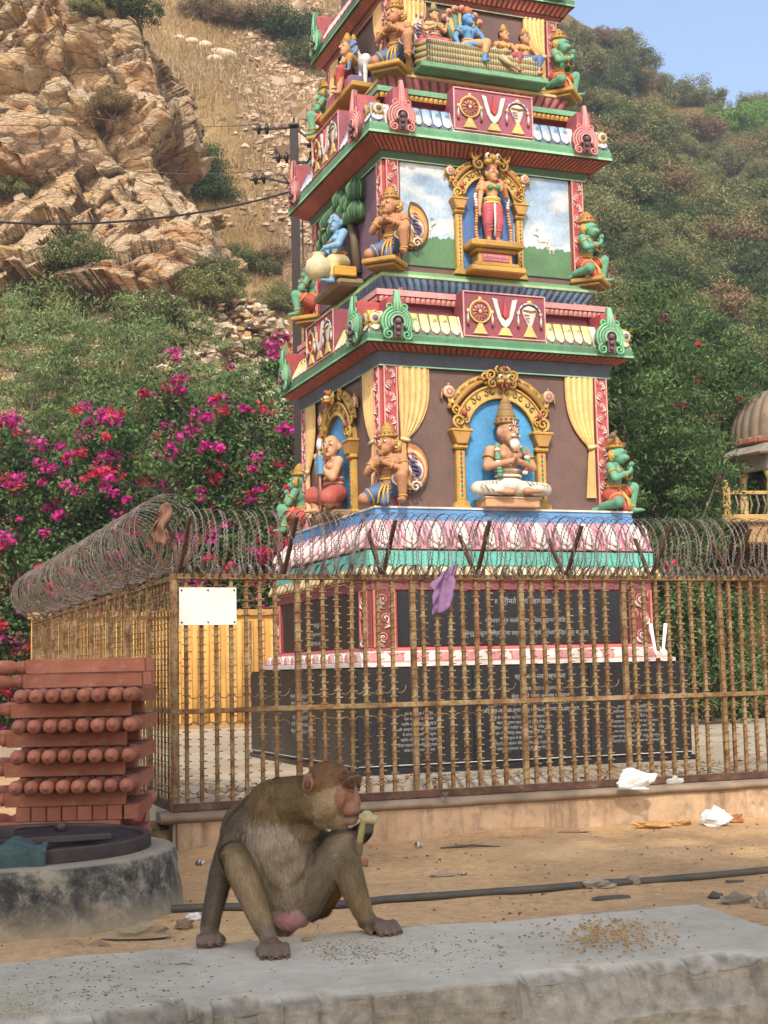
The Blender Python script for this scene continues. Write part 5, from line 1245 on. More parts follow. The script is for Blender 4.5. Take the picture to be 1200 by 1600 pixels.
def coil(name, parent_loc, rz, Lc, rad, pitch, zc, label, seed, y0=0., el=1., jit=.25, wires=1, rf=None):
    mb = MB(); rn = random.Random(seed)
    for wv in range(wires):
        pts = []; a = rn.uniform(0, 6); x = 0; turns = int(Lc / pitch); seg = 22; jx = [rn.gauss(0, jit) for _ in range(turns + 3)]; jr = [1 + rn.gauss(0, .035) for _ in range(turns + 3)]; jt = [rn.gauss(0, .2) for _ in range(turns + 3)]
        for i in range(turns * seg):
            t = i / seg; k = int(t); f = t - k; a = 2 * pi * t + wv * pi
            q = lambda arr: arr[k] * (1 - f) + arr[k + 1] * f
            r = rad * q(jr) * (rf(t / turns) if rf else 1); xx = (t + q(jx) * 1.2) * pitch + q(jt) * .12 * sin(a) * (1 if wv == 0 else -1)
            pts.append((xx, y0 + r * cos(a), zc + rad * (el - 1) + r * el * sin(a)))
        mb.tube(pts, .0028, 4)
        for i in range(0, len(pts) - 1, 1):
            p = Vector(pts[i]); q2 = Vector(pts[i + 1]); d = (q2 - p).normalized(); m = (p + q2) / 2; u = d.cross(Vector((1, 0, 0)));
            if u.length < .1: continue
            u.normalize(); w = d.cross(u)
            for g in (.3, .8):
                m = p + (q2 - p) * g
                mb.add([m - d * .016 - u * .0015, m - d * .011 + w * .012, m, m + d * .011 - w * .012, m + d * .016 + u * .0015, m + d * .006, m - d * .006], [[0, 1, 2], [2, 3, 4], [0, 5, 4, 6]])
    o = mb.build(name, None, WIRE); o.matrix_world = T(*parent_loc) @ RZ(rz); tag(o, label, 'razor wire'); return o
coil('razor_wire', loc(FA, FB, 0), TH, FL - .35, .225, .098, ZF1 + .21, 'open loops of razor wire coiled along the top of the front fence', 4, 0, 1.05, .2, 2)
coil('razor_wire', loc(FA, FB, 0), TH + pi / 2, 7.9, .25, .125, ZF1 + .28, 'dense tangled roll of razor wire along the top of the left side fence', 5, 0.03, 1.05, .6, 2)
coil('razor_wire', loc(FA + .1, FB, 0), TH, FL - .35, .055, .062, ZF1 + .02, 'small tight coil of razor wire lying on the top rail of the front fence', 14, 0, 1.0, .35, 1)

# sign plate, white U mark board and purple cloth on the fence
def at_b(px, py, b):
    """point where a pixel direction meets the vertical plane b of the compound"""
    r = ray(px, py); n_ = E2; q = Vector((CX, CY, 0)) + E2 * b; t = q.dot(n_) / r.dot(n_); return r * t + Vector((0, 0, HC))
p = at_b(280, 977, FB - .035); q = at_b(369, 918, FB - .035); w_ = (q - p).xy.length; h_ = q.z - p.z
sg = empty('sign_plate', (p.x, p.y, p.z), TH, 'blank white metal plate bolted to the top left corner of the front fence', 'sign')
mb = MB(); mb.box(0, w_, -.004, .0, 0, h_, bev=.001); mb.build('plate', sg, m_simple('chipped_white_enamel', srgb('d6d3cb'), .45, .06, 3, .1, .001, c2=srgb('c6c3ba')))
for x, z in ((.04, .03), (.04, .97), (.5, .97), (.96, .97), (.96, .03), (.5, .03)):
    mb = MB(); mb.lathe([(.007, 0), (.007, .004), (.002, .005)], 8, M=T(w_ * (.04 + .92 * (x > .3) if x != .5 else .5), -.004, .012 + (h_ - .024) * z) @ RX(pi / 2)); mb.build('bolt', sg, RUSTD)
p = at_b(1030, 1028, FB - .05)
vs_ = empty('forked_mark_board', (p.x, p.y, p.z), TH, 'white U shaped cutout with a pinkish tip hung on the right part of the fence', 'sign')
mb = MB(); k = .001 * 5.0
for h in (-1, 1): mb.prism([(h * x * .085, z * .27) for x, z in ((1, 1), (.62, 1), (.3, .22), (0, .16), (0, 0), (.2, .0), (.55, .2))], -.006, .0, (.8, .8, .78), .001)
mb.build('forked_board', vs_, m_simple('white_painted_board', (.78, .78, .76), .5, .06, 9, .1, .001))
mb = MB(); mb.prism([(-.035, .0), (.035, .0), (.02, .045), (-.02, .045)], -.012, -.0065); mb.build('tip', vs_, m_simple('pink_tip_paint', srgb('d9a79a'), .5, .1, 9, .1, .001))

def cloth(name, pts_fn, nu, nv, label, cat, col, th=.003, seed=1, mat=None, sub=0, rough=.8):
    V = []
    for i in range(nu + 1):
        for j in range(nv + 1): V.append(pts_fn(i / nu, j / nv))
    F = [[i * (nv + 1) + j, i * (nv + 1) + j + 1, (i + 1) * (nv + 1) + j + 1, (i + 1) * (nv + 1) + j] for i in range(nu) for j in range(nv)]
    o = fast_mesh(name, np.array(V), F, None, mat or m_simple(name + '_fabric', col, rough, .15, 20, .3, .002), None, True)
    m = o.modifiers.new('thickness', 'SOLIDIFY'); m.thickness = th
    return tag(o, label, cat)
p0 = at_b(683, 912, FB - .05)
def cf(a, b):
    # caught on the top rail: a tuft above it, two tails below
    x = -.06 + .19 * a * (1 - .1 * b) ; z = .14 - .30 * b * (1 - .3 * abs(a - .6)) - .13 * (1 - a) * (b > -1)
    n_ = mnoise.noise(Vector((a * 4, b * 5, 2))); return tuple(p0 + E1 * (x + .03 * n_) - E2 * (.02 + .035 * sin(a * 7 + b * 2) + .02 * n_) + Vector((0, 0, z + .02 * n_)))
cloth('purple_cloth', cf, 16, 18, 'torn mauve cloth scrap caught on the top rail of the front fence', 'cloth', srgb('86678a'))
# ------------------------------------------------------------------ concrete ledge in the foreground
HS = .55
def conc_mat():
    t = NT('rough_concrete'); a = t.n('ShaderNodeAttribute', attribute_name='Col'); sp = t.n('ShaderNodeSeparateColor'); t.l(a.outputs[0], sp.inputs[0])
    n1 = t.noise(2.2, 8, .65); n2 = t.noise(22, 7, .7); n3 = t.noise(120, 3, .6)
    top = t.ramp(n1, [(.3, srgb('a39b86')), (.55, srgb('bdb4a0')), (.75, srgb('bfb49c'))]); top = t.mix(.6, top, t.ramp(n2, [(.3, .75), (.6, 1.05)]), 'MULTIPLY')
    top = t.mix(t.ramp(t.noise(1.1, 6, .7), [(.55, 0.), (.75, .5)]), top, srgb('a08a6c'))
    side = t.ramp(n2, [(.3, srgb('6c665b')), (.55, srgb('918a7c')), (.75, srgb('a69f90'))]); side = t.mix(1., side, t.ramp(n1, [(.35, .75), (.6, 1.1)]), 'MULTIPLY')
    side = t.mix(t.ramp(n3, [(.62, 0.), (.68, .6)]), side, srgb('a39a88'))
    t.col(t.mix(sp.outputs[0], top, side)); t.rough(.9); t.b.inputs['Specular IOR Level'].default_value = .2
    t.bump(t.math('ADD', t.math('MULTIPLY', n2, t.math('ADD', t.math('MULTIPLY', sp.outputs[0], 2.), .35)), t.math('MULTIPLY', n3, .5)), .6, .004); return t.m
LX, LY, LR = .834, 3.984, R(17.8)
ML_ = T(LX, LY, 0) @ RZ(LR); WD = .69
nu, nvt = 900, 60
us = np.linspace(-4.2, 0, nu)
prof = [(0, .0), (0, .2), (0, .4), (0, HS - .02), (-.006, HS - .004), (-.02, HS)] + [(-.02 - (WD - .06) * t, HS) for t in np.linspace(.05, 1, 26)] + [(-WD + .04 - .04 * t, HS) for t in np.linspace(.12, 1, 9)] + [(-WD, HS - .35 * t ** 1.1) for t in np.linspace(.02, 1, 46)] + [(-WD, .1), (-WD, -.05)]
PV = []; CV = []
for i, u in enumerate(us):
    for (y, z) in prof: PV.append((u, y, z)); CV.append(0.)
PV = np.array(PV); q = PV.copy()
u_ = PV[:, 0]; y_ = PV[:, 1]; z_ = PV[:, 2]
side_f = np.clip((z_ < HS - .003).astype(float), 0, 1) * (y_ < -.3)
e1n = fbm(np.stack([u_ * 1., 0 * u_, 0 * u_ + 5], 1), .33, 5, 91); e2n = fbm(np.stack([u_, z_ * 1.2, 0 * u_], 1), .16, 4, 92)
chip = np.clip((e1n + .0) * .7, 0, .04) * (1 + 1.2 * fbm(np.stack([u_, 0 * u_, 0 * u_ + 2], 1), .07, 3, 97)) + np.where(hsh(np.stack([np.floor(u_ / .19), 0 * u_, 0 * u_], 1).astype(np.int64), 5) > .72, .014, 0)                                # broken arris
dist_edge = np.clip((-WD + .09 - y_) / .09, 0, 1) * (y_ < -.3)
near = dist_edge * np.clip(1 - (HS - z_) / .16, 0, 1)
rim = .015 + .02 * np.abs(fbm(np.stack([u_, 0 * u_, 0 * u_], 1), .12, 3, 93))
cd = chip + .35 * rim * (1 + .5 * e1n); tp_ = (y_ < -.3) & (side_f == 0)
PV[:, 1] = np.where(tp_, np.maximum(y_, -WD + cd * .9 + .002), PV[:, 1])
PV[:, 2] -= np.where(tp_, cd * .55 * np.clip(1 - (y_ + WD - cd) / .05, 0, 1) ** 1.5, 0)
cd = cd * (1 + .0 * u_); fine_ = fbm(np.stack([u_, z_ * 1.5, y_ * 1.5], 1), .045, 3, 98) * .009
PV[:, 1] += np.where(side_f > 0, fine_, 0)
PV[:, 1] += np.where(side_f > 0, cd * np.clip(1 - (HS - z_) / .10, 0, 1) ** .8 + e2n * .014 * np.clip((HS - z_) / .03, 0, 1), 0)
PV[:, 2] -= np.where(side_f > 0, cd * .55 * np.clip(1 - (HS - z_) / .10, 0, 1), 0)
PV[:, 1] += np.where((side_f > 0) & (np.abs(z_ - (HS - .155)) < .006), .016, 0)
PV[:, 2] += np.where(side_f == 0, fbm(PV, .5, 3, 94) * .006, 0)
PV[:, 1] += np.where(y_ > -.3, np.where(z_ > HS - .03, fbm(np.stack([u_, 0 * u_, 0 * u_], 1), .3, 3, 95) * .03, 0), 0)
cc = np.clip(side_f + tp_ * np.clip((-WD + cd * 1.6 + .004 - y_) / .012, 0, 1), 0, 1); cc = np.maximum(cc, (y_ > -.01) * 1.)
m_ = len(prof); ii = np.arange(nu * m_).reshape(nu, m_); Fq = np.stack([ii[:-1, :-1], ii[:-1, 1:], ii[1:, 1:], ii[1:, :-1]], -1).reshape(-1, 4)
PV[:, 0] += np.where(u_ > -.02, fbm(np.stack([0 * u_, y_, z_], 1), .2, 3, 96) * .02, 0)
Fl = Fq.tolist() + [ii[-1].tolist(), ii[0].tolist()[::-1]]
o = fast_mesh('concrete_wall', PV, Fl, np.stack([cc] * 3, 1), conc_mat(), None, False); o.matrix_world = ML_
tag(o, 'long low concrete ledge with a pale smooth top and chipped front edge, seat of the monkey', 'wall')
lz = lambda a, b: ML_ @ Vector((a, b, HS))

# ------------------------------------------------------------------ the well ring, its lid and what lies on it
WX, WY = -1.94, 7.5
def ring_mat():
    t = NT('mossy_stained_concrete'); mp = t.n('ShaderNodeMapping'); mp.inputs['Scale'].default_value = (1, 1, 1.1); t.l(t.tc.outputs['Object'], mp.inputs[0])
    n1 = t.noise(5.5, 9, .75, mp.outputs[0], .15); n2 = t.noise(20, 6, .7)
    c = t.ramp(n1, [(.42, srgb('302f2c')), (.5, srgb('55534b')), (.57, srgb('827b6c')), (.72, srgb('9c917d'))])
    sp = t.n('ShaderNodeSeparateXYZ'); t.l(t.tc.outputs['Object'], sp.inputs[0])
    dust = t.ramp(t.math('ADD', sp.outputs[2], t.math('MULTIPLY', t.noise(3, 5), .22)), [(.10, 1.), (.26, 0.)]); c = t.mix(t.math('MULTIPLY', dust, .8), c, srgb('9c8d72'))
    c = t.mix(t.ramp(sp.outputs[2], [(.297, 0.), (.306, .8)]), c, srgb('8f8470'))
    t.col(c); t.rough(.95); t.bump(t.math('ADD', n1, t.math('MULTIPLY', n2, .5)), .8, .02); return t.m
mb = MB(); NN = 160
def rr_(a, z): return 1 + .012 * mnoise.noise(Vector((cos(a) * 2, sin(a) * 2, z * 4))) + .006 * mnoise.noise(Vector((cos(a) * 12, sin(a) * 12, z * 14)))
pr = [(.84, -.1), (.83, .0), (.82, .06), (.81, .12), (.80, .18), (.80, .24), (.795, .285), (.78, .308), (.7, .312), (.6, .312), (.55, .30), (.54, .0)]
vs = []; fs = []
for i in range(NN):
    a = 2 * pi * i / NN
    for r0, z0 in pr: k = rr_(a, z0); vs.append((r0 * k * cos(a), r0 * k * sin(a), z0))
m = len(pr)
for i in range(NN):
    for j in range(m - 1): fs.append([i * m + j, ((i + 1) % NN) * m + j, ((i + 1) % NN) * m + j + 1, i * m + j + 1])
mb.add(vs, fs, (.5,) * 3, True); o = mb.build('well_ring', None, ring_mat()); o.location = (WX, WY, 0); tag(o, 'low round mossy concrete well ring standing on the sand left of the monkey', 'well')
IRON = m_simple('brown_cast_iron', srgb('4f4541'), .6, .35, 6, .4, .003, .3, srgb('352e2c')); DKI = m_simple('dark_iron_grating', srgb('3b3739'), .55, .3, 8, .3, .002, .4)
ld = empty('manhole_cover', (WX, WY, .312), 0, 'brown round iron lid with a ribbed grating lying on the mossy well ring', 'lid')
mb = MB(); mb.lathe([(.60, .0), (.655, .0), (.66, .004), (.66, .062), (.655, .068), (.625, .068), (.62, .06), (.62, .035), (.60, .03)], 96, (.5,) * 3, smooth=False); mb.build('rim', ld, IRON)
mb = MB(); mb.lathe([(.0, .02), (.62, .02), (.62, .032), (.0, .032)], 64, (.5,) * 3, smooth=False)
for i in range(27):
    y = -.57 + i * .044; hw = sqrt(max(0, .61 ** 2 - y * y)); x1 = min(hw, .1 + .25 * sin(i)) if y < .12 else hw
    mb.box(-hw, hw if y > -.05 else .12 - .3 * y, y - .009, y + .009, .032, .052, (.5,) * 3)
mb.build('grating', ld, DKI)
mb = MB(); mb.M = T(.13, -.17, .052) @ RZ(R(22)); mb.box(-.36, .36, -.03, .03, 0, .03, (.5,) * 3, .004); mb.build('flat_bar', ld, IRON)
mb = MB(); mb.M = T(-.02, .3, .055) @ RZ(R(30)); mb.tube([(-.14, 0, 0), (-.1, 0, .035), (.1, 0, .035), (.14, 0, 0)], .011, 8, (.5,) * 3); mb.ball((.15, 0, .02), (.035, .02, .03)); mb.box(-.18, -.12, -.025, .025, -.005, .03); mb.build('handle', ld, IRON)
TEALC = m_simple('faded_teal_cloth', srgb('445957'), .9, .45, 14, .6, .006)
def tcf(a, b):
    x = WX - .36 + .60 * a; y = WY - .645 + .28 * (1 - b); h = .40 + .035 * mnoise.noise(Vector((a * 5, b * 4, 1))) + .02 * sin(a * 19)
    if b > .35: y = WY - .56 - .12 * (b - .35) - .01; h = .40 - .115 * ((b - .35) / .65) ** .8 * (1 + .25 * sin(a * 9)) + .01 * sin(a * 23)
    x += .07 * (b - .4) * (a - .3); d = sqrt((x - WX) ** 2 + (y - WY) ** 2)
    if b > .35 and d < .695: k = (.70 + .012 * sin(a * 21)) / d; x = WX + (x - WX) * k; y = WY + (y - WY) * k
    return (x, y, h)
cloth('teal_rag', tcf, 40, 26, 'crumpled teal rag draped over the front rim of the iron lid', 'rag', None, .006, mat=TEALC)

# ------------------------------------------------------------------ stack of red sandstone balusters
def stone_mat():
    t = NT('red_sandstone'); n1 = t.noise(3, 7, .6); n2 = t.noise(60, 3, .6); mp = t.n('ShaderNodeMapping'); mp.inputs['Scale'].default_value = (1.2, 9, 9); t.l(t.tc.outputs['Object'], mp.inputs[0])
    g = t.noise(2.2, 5, .6, mp.outputs[0], 1.)
    c = t.ramp(n1, [(.3, srgb('80503f')), (.5, srgb('9c6450')), (.75, srgb('a8745f'))]); c = t.mix(.5, c, t.ramp(g, [(.35, .78), (.6, 1.06)]), 'MULTIPLY')
    oi = t.n('ShaderNodeObjectInfo'); c = t.mix(1., c, t.ramp(oi.outputs['Random'], [(0., .82), (1., 1.1)]), 'MULTIPLY')
    c = t.mix(t.ramp(t.noise(11, 7, .75), [(.55, 0.), (.7, .45)]), c, srgb('b59a84')); c = t.mix(t.ramp(t.noise(5, 6, .7), [(.6, 0.), (.72, .5)]), c, srgb('5c3a30'))
    t.col(c); t.rough(.9); t.b.inputs['Specular IOR Level'].default_value = .15; t.bump(t.math('ADD', n2, t.noise(14, 6, .7)), .6, .004); return t.m
STONE = stone_mat(); BS = .042
def baluster():
    """lies along +x: square shaft then turned vase ending in a round boss"""
    e = empty('stone_baluster', (0, 0, 0)); mb = MB(); mb.box(-.70, 0, -BS, BS, -BS, BS, (.5,) * 3, .004); mb.build('square_shaft', e, STONE)
    mb = MB(); pr = [(.030, -.004), (.036, .012), (.040, .022), (.034, .032), (.026, .045), (.026, .06), (.034, .075), (.041, .1), (.0425, .13), (.040, .16), (.031, .20), (.027, .215), (.034, .225), (.036, .24), (.030, .25), (.033, .262), (.041, .285), (.0425, .31), (.039, .33), (.028, .348), (.012, .354), (.011, .364), (.002, .366)]
    mb.lathe(pr, 24, (.5,) * 3, RY(pi / 2)); mb.build('turned_vase', e, STONE); return e
bal0 = baluster(); rb = random.Random(6); used = False
SX, SY, SRZ, PIT = -1.47, 8.32, R(3), .0862
SM = T(SX, SY, 0) @ RZ(SRZ)
layers = 'EECECXCECECECECC'
layers = ['E', 'C', 'E', 'C', 'X', 'C', 'E', 'C', 'E', 'C', 'E', 'C', 'E', 'C', 'C']   # bottom to top
rowname = {4: 'bottom visible', 6: 'fourth', 8: 'third', 10: 'second', 12: 'top'}
def place(M, lab, grp):
    global used
    e = bal0 if not used else copy_tree(bal0); used = True; e.matrix_world = M; tag(e, lab, 'baluster', grp)
for k, L in enumerate(layers):
    z = .03 + PIT * (k + .5)
    if L == 'C':
        for j, yy in enumerate((.05, .62)):
            M = SM @ T(rb.uniform(-.015, .012) - (.0 if k > 12 else .05) - (.006 * (14 - k)) + (.02 if k == 14 else 0), yy + rb.uniform(-.01, .01), z) @ RZ(pi + rb.uniform(-.01, .01)) @ T(.70, 0, 0)
            n_ = {1: 'lowest, at the foot of the stack', 3: 'just above the foot of the stack', 5: 'just above the row of square ends', 7: 'fifth from the top of the stack', 9: 'fourth from the top of the stack', 11: 'third from the top of the stack', 13: 'second from the top of the stack', 14: 'topmost of the stack'}[k]
            place(M, 'red sandstone baluster laid crosswise %s, %s' % ('in front' if j == 0 else 'at the back', n_), 'sandstone balusters laid crosswise')
    else:
        for i in range(8):
            x = -.715 + (i + .5) * .0895 + rb.uniform(-.004, .004) + (.004 * (k - 8))
            if L == 'E': M = SM @ T(x, rb.uniform(-.03, .0), z) @ RZ(-pi / 2) @ T(-.366 + .28, 0, 0) @ RX(rb.uniform(-.1, .1))
            else: M = SM @ T(x, rb.uniform(.0, .015), z) @ RZ(pi / 2) @ T(.70, 0, 0)
            lab = 'red sandstone baluster in a stacked row of round bosses facing the camera' if L == 'E' else 'red sandstone baluster with its square end facing the camera low in the stack'
            place(M, lab, 'sandstone balusters with round ends out' if L == 'E' else 'sandstone balusters with square ends out')

# ------------------------------------------------------------------ the monkey
FURA, FURB, FURC, FURD = c_('7c6642', .78), c_('85765a', .8), c_('998463', .82), c_('64574a', .76)
CRN = c_('7d5832', .75); CHEST = c_('a09280', .85); FACE = c_('9c6a4e', .68); SKN = c_('75604c', .65); RUMP = c_('b98482', .75); ORNG = c_('a8752e', .8); EARC = c_('946248', .7)
J = lambda px, py, y: aty(px, py, y)
k_ = 1 / 603.
def monkey():
    B = Body(); N = 14; ex = MB()
    pel = J(452, 1408, 3.735); bel = J(443, 1370, 3.69); che = J(428, 1308, 3.645); sho = J(432, 1268, 3.64)
    B.cap(sho, che, 50 * k_, 58 * k_, FURA); B.cap(che, bel, 60 * k_, 50 * k_, CHEST); B.cap(bel, pel, 50 * k_, 42 * k_, CHEST)
    B.ell(J(405, 1290, 3.68), (44 * k_, .075, 50 * k_), FURA); B.ell(J(385, 1292, 3.66), (38 * k_, .06, 36 * k_), FURA); B.ell(J(438, 1325, 3.615), (44 * k_, .045, 60 * k_), CHEST)
    B.cap(J(440, 1262, 3.64), J(492, 1250, 3.57), 46 * k_, 38 * k_, FURA); B.ell(J(474, 1276, 3.59), (34 * k_, .045, 34 * k_), FURB); B.ell(J(462, 1248, 3.64), (34 * k_, .05, 34 * k_), FURA)
    # head: F forward, U up, S towards the viewer
    F = Vector((.92, -.38, -.08)).normalized(); S = Vector((-.36, -.93, 0)); S = (S - F * S.dot(F)).normalized(); U = S.cross(F).normalized()
    if U.z < 0: U = -U
    H0 = J(517, 1228, 3.545); q = Matrix((F, -S, U)).transposed().to_quaternion()
    P = lambda f, s, u: H0 + F * f + S * s + U * u
    B.ell(P(-.004, 0, .010), (.062, .049, .053), CRN, q); B.ell(P(.012, 0, -.02), (.05, .05, .052), FURC, q)
    B.ell(P(.0, .032, -.045), (.038, .026, .038), FURC, q); B.ell(P(.0, -.032, -.045), (.038, .026, .038), FURC, q)
    B.cap(P(.055, -.028, .022), P(.055, .028, .022), .013, .013, CRN)                     # brow
    B.ell(P(.046, 0, -.012), (.026, .034, .036), FACE, q); B.ell(P(.053, 0, -.050), (.027, .027, .027), FACE, q); B.cap(P(.058, 0, .008), P(.073, 0, -.034), .010, .012, FACE)
    B.ell(P(.063, .0, -.053), (.022, .023, .017), FACE, q); B.cap(P(.028, 0, -.078), P(.064, 0, -.077), .02, .015, c_('93705c', .8)); B.cap(P(-.01, .02, -.078), P(.03, .0, -.082), .024, .02, FURC)
    for s in (-1, 1): B.ell(P(.038, s * .034, -.02), (.02, .012, .03), FACE, q)
    for s in (-1, 1):
        B.ell(P(-.036, s * .056, .008), (.017, .009, .025), EARC, q); B.cap(P(-.048, s * .060, -.010), P(-.043, s * .063, .028), .005, .005, EARC)
        B.cap(P(-.043, s * .063, .028), P(-.028, s * .061, .031), .005, .004, EARC)
    # arms: right arm planted, left arm raised behind the chin
    a0, a1, a2, a3 = J(374, 1300, 3.61), J(347, 1362, 3.62), J(331, 1428, 3.59), J(327, 1453, 3.575)
    B.cap(J(392, 1290, 3.63), a0, .058, .046, FURD); B.cap(a0, a1, .044, .030, FURD); B.cap(a1, a2, .030, .023, FURD); B.cap(a2, a3, .023, .021, FURD)
    z0 = HS
    def hand(w, f, s, n=4, L=.05, spread=.013, r=.0085, col=SKN, thumb=1):
        """w wrist centre near the surface, f finger direction, s sideways"""
        w = Vector(w); f = Vector(f).normalized(); s = Vector(s).normalized(); up_ = Vector((0, 0, 1))
        B.cap(w, w + f * .028, .021, .02, col); B.cap(w + f * .02 - s * .012, w + f * .034 - s * .014, .016, .013, col); B.cap(w + f * .02 + s * .012, w + f * .034 + s * .014, .016, .013, col)
        for k in range(n):
            o_ = (k - (n - 1) / 2) * spread; l = L * (.86, 1., .97, .8)[k]; b = w + f * .036 + s * o_; b.z = max(b.z, z0 + .014)
            m1 = b + f * l * .45 + s * o_ * .25 + up_ * .006; m2 = b + f * l * .8 + s * o_ * .35 - up_ * .003; m3 = b + f * l + s * o_ * .38; m3.z = z0 + r * .7; m2.z = max(z0 + r * .9, m2.z - .003)
            B.cap(b, m1, r * 1.12, r * 1.05, col); B.cap(m1, m2, r * 1.08, r * .95, col); B.cap(m2, m3, r * .95, r * .75, col)
            ex.M = T(*(m3 + f * .003 + up_ * .004)); ex.ball((0, 0, 0), (.0045, .0045, .003), c_('3c302b'), 6, 4); ex.M = I4
        t0 = w + f * .012 + s * thumb * .02; t1 = t0 + s * thumb * .014 + f * .016; t2 = t1 + f * .016; t2.z = z0 + .007; t1.z = max(t1.z - .006, z0 + .009); B.cap(t0, t1, .011, .009, col); B.cap(t1, t2, .009, .007, col)
    hp = Vector((a3.x, a3.y, z0 + .018)); B.cap(a3, hp, .024, .02, SKN); hand(hp, (.12, -.95, 0), (1, .1, 0), L=.042)
    # right leg: knee up at the left, shin down to the front foot
    hR, kR, aR = J(425, 1405, 3.71), J(366, 1338, 3.55), J(413, 1450, 3.44)
    B.cap(hR, kR, .062, .036, FURB); B.cap(kR, J(386, 1382, 3.51), .034, .035, FURC); B.cap(J(386, 1382, 3.51), aR, .035, .023, FURC)
    fp = J(424, 1474, 3.425); fp.z = z0 + .02; B.cap(aR, fp, .024, .021, SKN); B.ell(fp + Vector((-.01, .03, 0)), (.022, .03, .018), SKN); hand(fp, (.18, -.98, 0), (.98, .18, 0), L=.058, spread=.015, r=.0098, thumb=-1)
    # left leg
    hL, kL, aL = J(475, 1405, 3.71), J(533, 1318, 3.60), J(568, 1428, 3.66)
    B.cap(hL, kL, .06, .040, CHEST); B.cap(kL, J(549, 1378, 3.62), .038, .034, FURB); B.cap(J(549, 1378, 3.62), aL, .034, .023, FURC); B.cap(J(500, 1415, 3.73), J(530, 1370, 3.68), .03, .03, ORNG); B.ell(J(496, 1380, 3.71), (.045, .04, .05), FURB)
    fl = J(580, 1445, 3.66); fl.z = z0 + .022; B.cap(aL, fl, .025, .022, SKN); B.ell(fl + Vector((-.015, .02, 0)), (.022, .03, .018), SKN); hand(fl, (.62, -.78, 0), (.78, .62, 0), L=.056, spread=.015, r=.0098, thumb=-1)
    # left arm to the mouth
    s0, s1, s2 = J(470, 1300, 3.66), J(520, 1335, 3.72), J(566, 1300, 3.60)
    B.cap(s0, s1, .045, .034, FURD); B.cap(s1, s2, .032, .021, FURD)
    hh = J(574, 1290, 3.585); B.ell(hh, (.018, .022, .024), c_('5e534c', .8))
    for i in range(4):
        b = hh + Vector((.010, -.014 + .009 * i, .012)); m1 = b + Vector((-.004, 0, .018)); m2 = m1 + Vector((-.018, -.002, .004)); m3 = m2 + Vector((-.010, 0, -.010))
        B.cap(b, m1, .009, .0085, c_('5e534c', .8)); B.cap(m1, m2, .0085, .008, c_('5e534c', .8)); B.cap(m2, m3, .008, .0065, c_('5e534c', .8))
    B.cap(hh + Vector((-.004, -.014, -.012)), hh + Vector((-.02, -.02, .0)), .009, .007, c_('5e534c', .8))
    # rump, callosities and tail stub behind
    B.ell(J(452, 1430, 3.68), (27 * k_, .03, 25 * k_), RUMP); B.ell(J(470, 1428, 3.70), (18 * k_, .025, 22 * k_), RUMP); B.cap(J(450, 1440, 3.75), J(448, 1452, 3.9), .02, .015, FURA); B.ell(J(440, 1440, 3.74), (.05, .045, .03), FURB)
    V, Fc, C, Nn = B.mesh(.0042, 5)
    # darker groove between face patches and muzzle line
    e = empty('rhesus_monkey', (pel.x, pel.y, HS), 0, 'brown grey monkey squatting on the concrete ledge, looking right and eating a scrap', 'monkey')
    off = np.array([pel.x, pel.y, HS])
    # eyes, nostrils, mouth
    for s in (-1, 1):
        ex.M = T(*P(.064, s * .020, .004)) @ q.to_matrix().to_4x4(); ex.ball((0, 0, 0), (.008, .0085, .0075), c_('2d1a10'), 10, 7); ex.M = I4
        ex.tube([P(.067, s * .010, .011), P(.071, s * .020, .0125), P(.062, s * .031, .008)], .0032, 5, c_('6e4636')); ex.tube([P(.067, s * .010, -.003), P(.070, s * .020, -.0055), P(.062, s * .03, -.001)], .003, 5, c_('865444'))
        ex.ball(P(.0775, s * .006, -.036), (.0028, .0028, .0028), c_('2d1a14'), 6, 4)
        ex.tube([P(.083, s * .003, -.062), P(.079, s * .013, -.0625), P(.066, s * .022, -.066), P(.052, s * .0255, -.067)], .0022, 5, c_('4a2a24'))
        ex.ball(P(-.034, s * .067, .006), (.008, .004, .013), c_('5a372c'), 8, 5)
    ex.ball(J(453, 1428, 3.665) + Vector((0, -.01, 0)), (.003, .004, .014), c_('8a5658'), 6, 4)
    k0 = len(V); V2 = np.vstack([V, np.array(ex.v)]); C2 = np.vstack([C, np.array(ex.c)]); F2 = Fc + [[i + k0 for i in f] for f in ex.f]
    t = NT('monkey_skin'); a = t.n('ShaderNodeAttribute', attribute_name='Col'); n2 = t.noise(90, 5, .7); t.col(t.mix(1., a.outputs[0], t.ramp(n2, [(.3, .75), (.7, 1.15)]), 'MULTIPLY')); t.rough(.55); t.bump(n2, .5, .002)
    body = fast_mesh('body', V2 - off, F2, C2, t.m, e, True)
    # fur: fine tapered strands growing along each limb
    rg = np.random.default_rng(3)
    best = np.full(len(V), 1e9); AX = np.zeros((len(V), 3)); idn = np.zeros(len(V), int)
    for i, (a_, b_, r0, r1, c) in enumerate(B.p):
        A_ = np.array(a_)
        if b_ is None: d = (np.linalg.norm((V - A_) / np.array(r0), axis=1) - 1) * min(r0); ax = np.array((0, 0, -1.))
        else:
            Bb = np.array(b_); AB = Bb - A_; tt_ = np.clip(((V - A_) @ AB) / max(AB @ AB, 1e-9), 0, 1); d = np.linalg.norm(V - (A_ + tt_[:, None] * AB), axis=1) - (r0 + tt_ * (r1 - r0)); ax = AB / max(1e-6, np.linalg.norm(AB))
        m = d < best; best[m] = d[m]; AX[m] = ax; idn[m] = i
    bare = np.zeros(len(V), bool)
    for c in (FACE, SKN, RUMP, EARC, c_('5e534c', .8), c_('93705c', .8)): bare |= (np.abs(C - np.array(c)).sum(1) < .004)
    Hh = np.array(H0); dH = np.linalg.norm(V - Hh, axis=1); headm = dH < .085
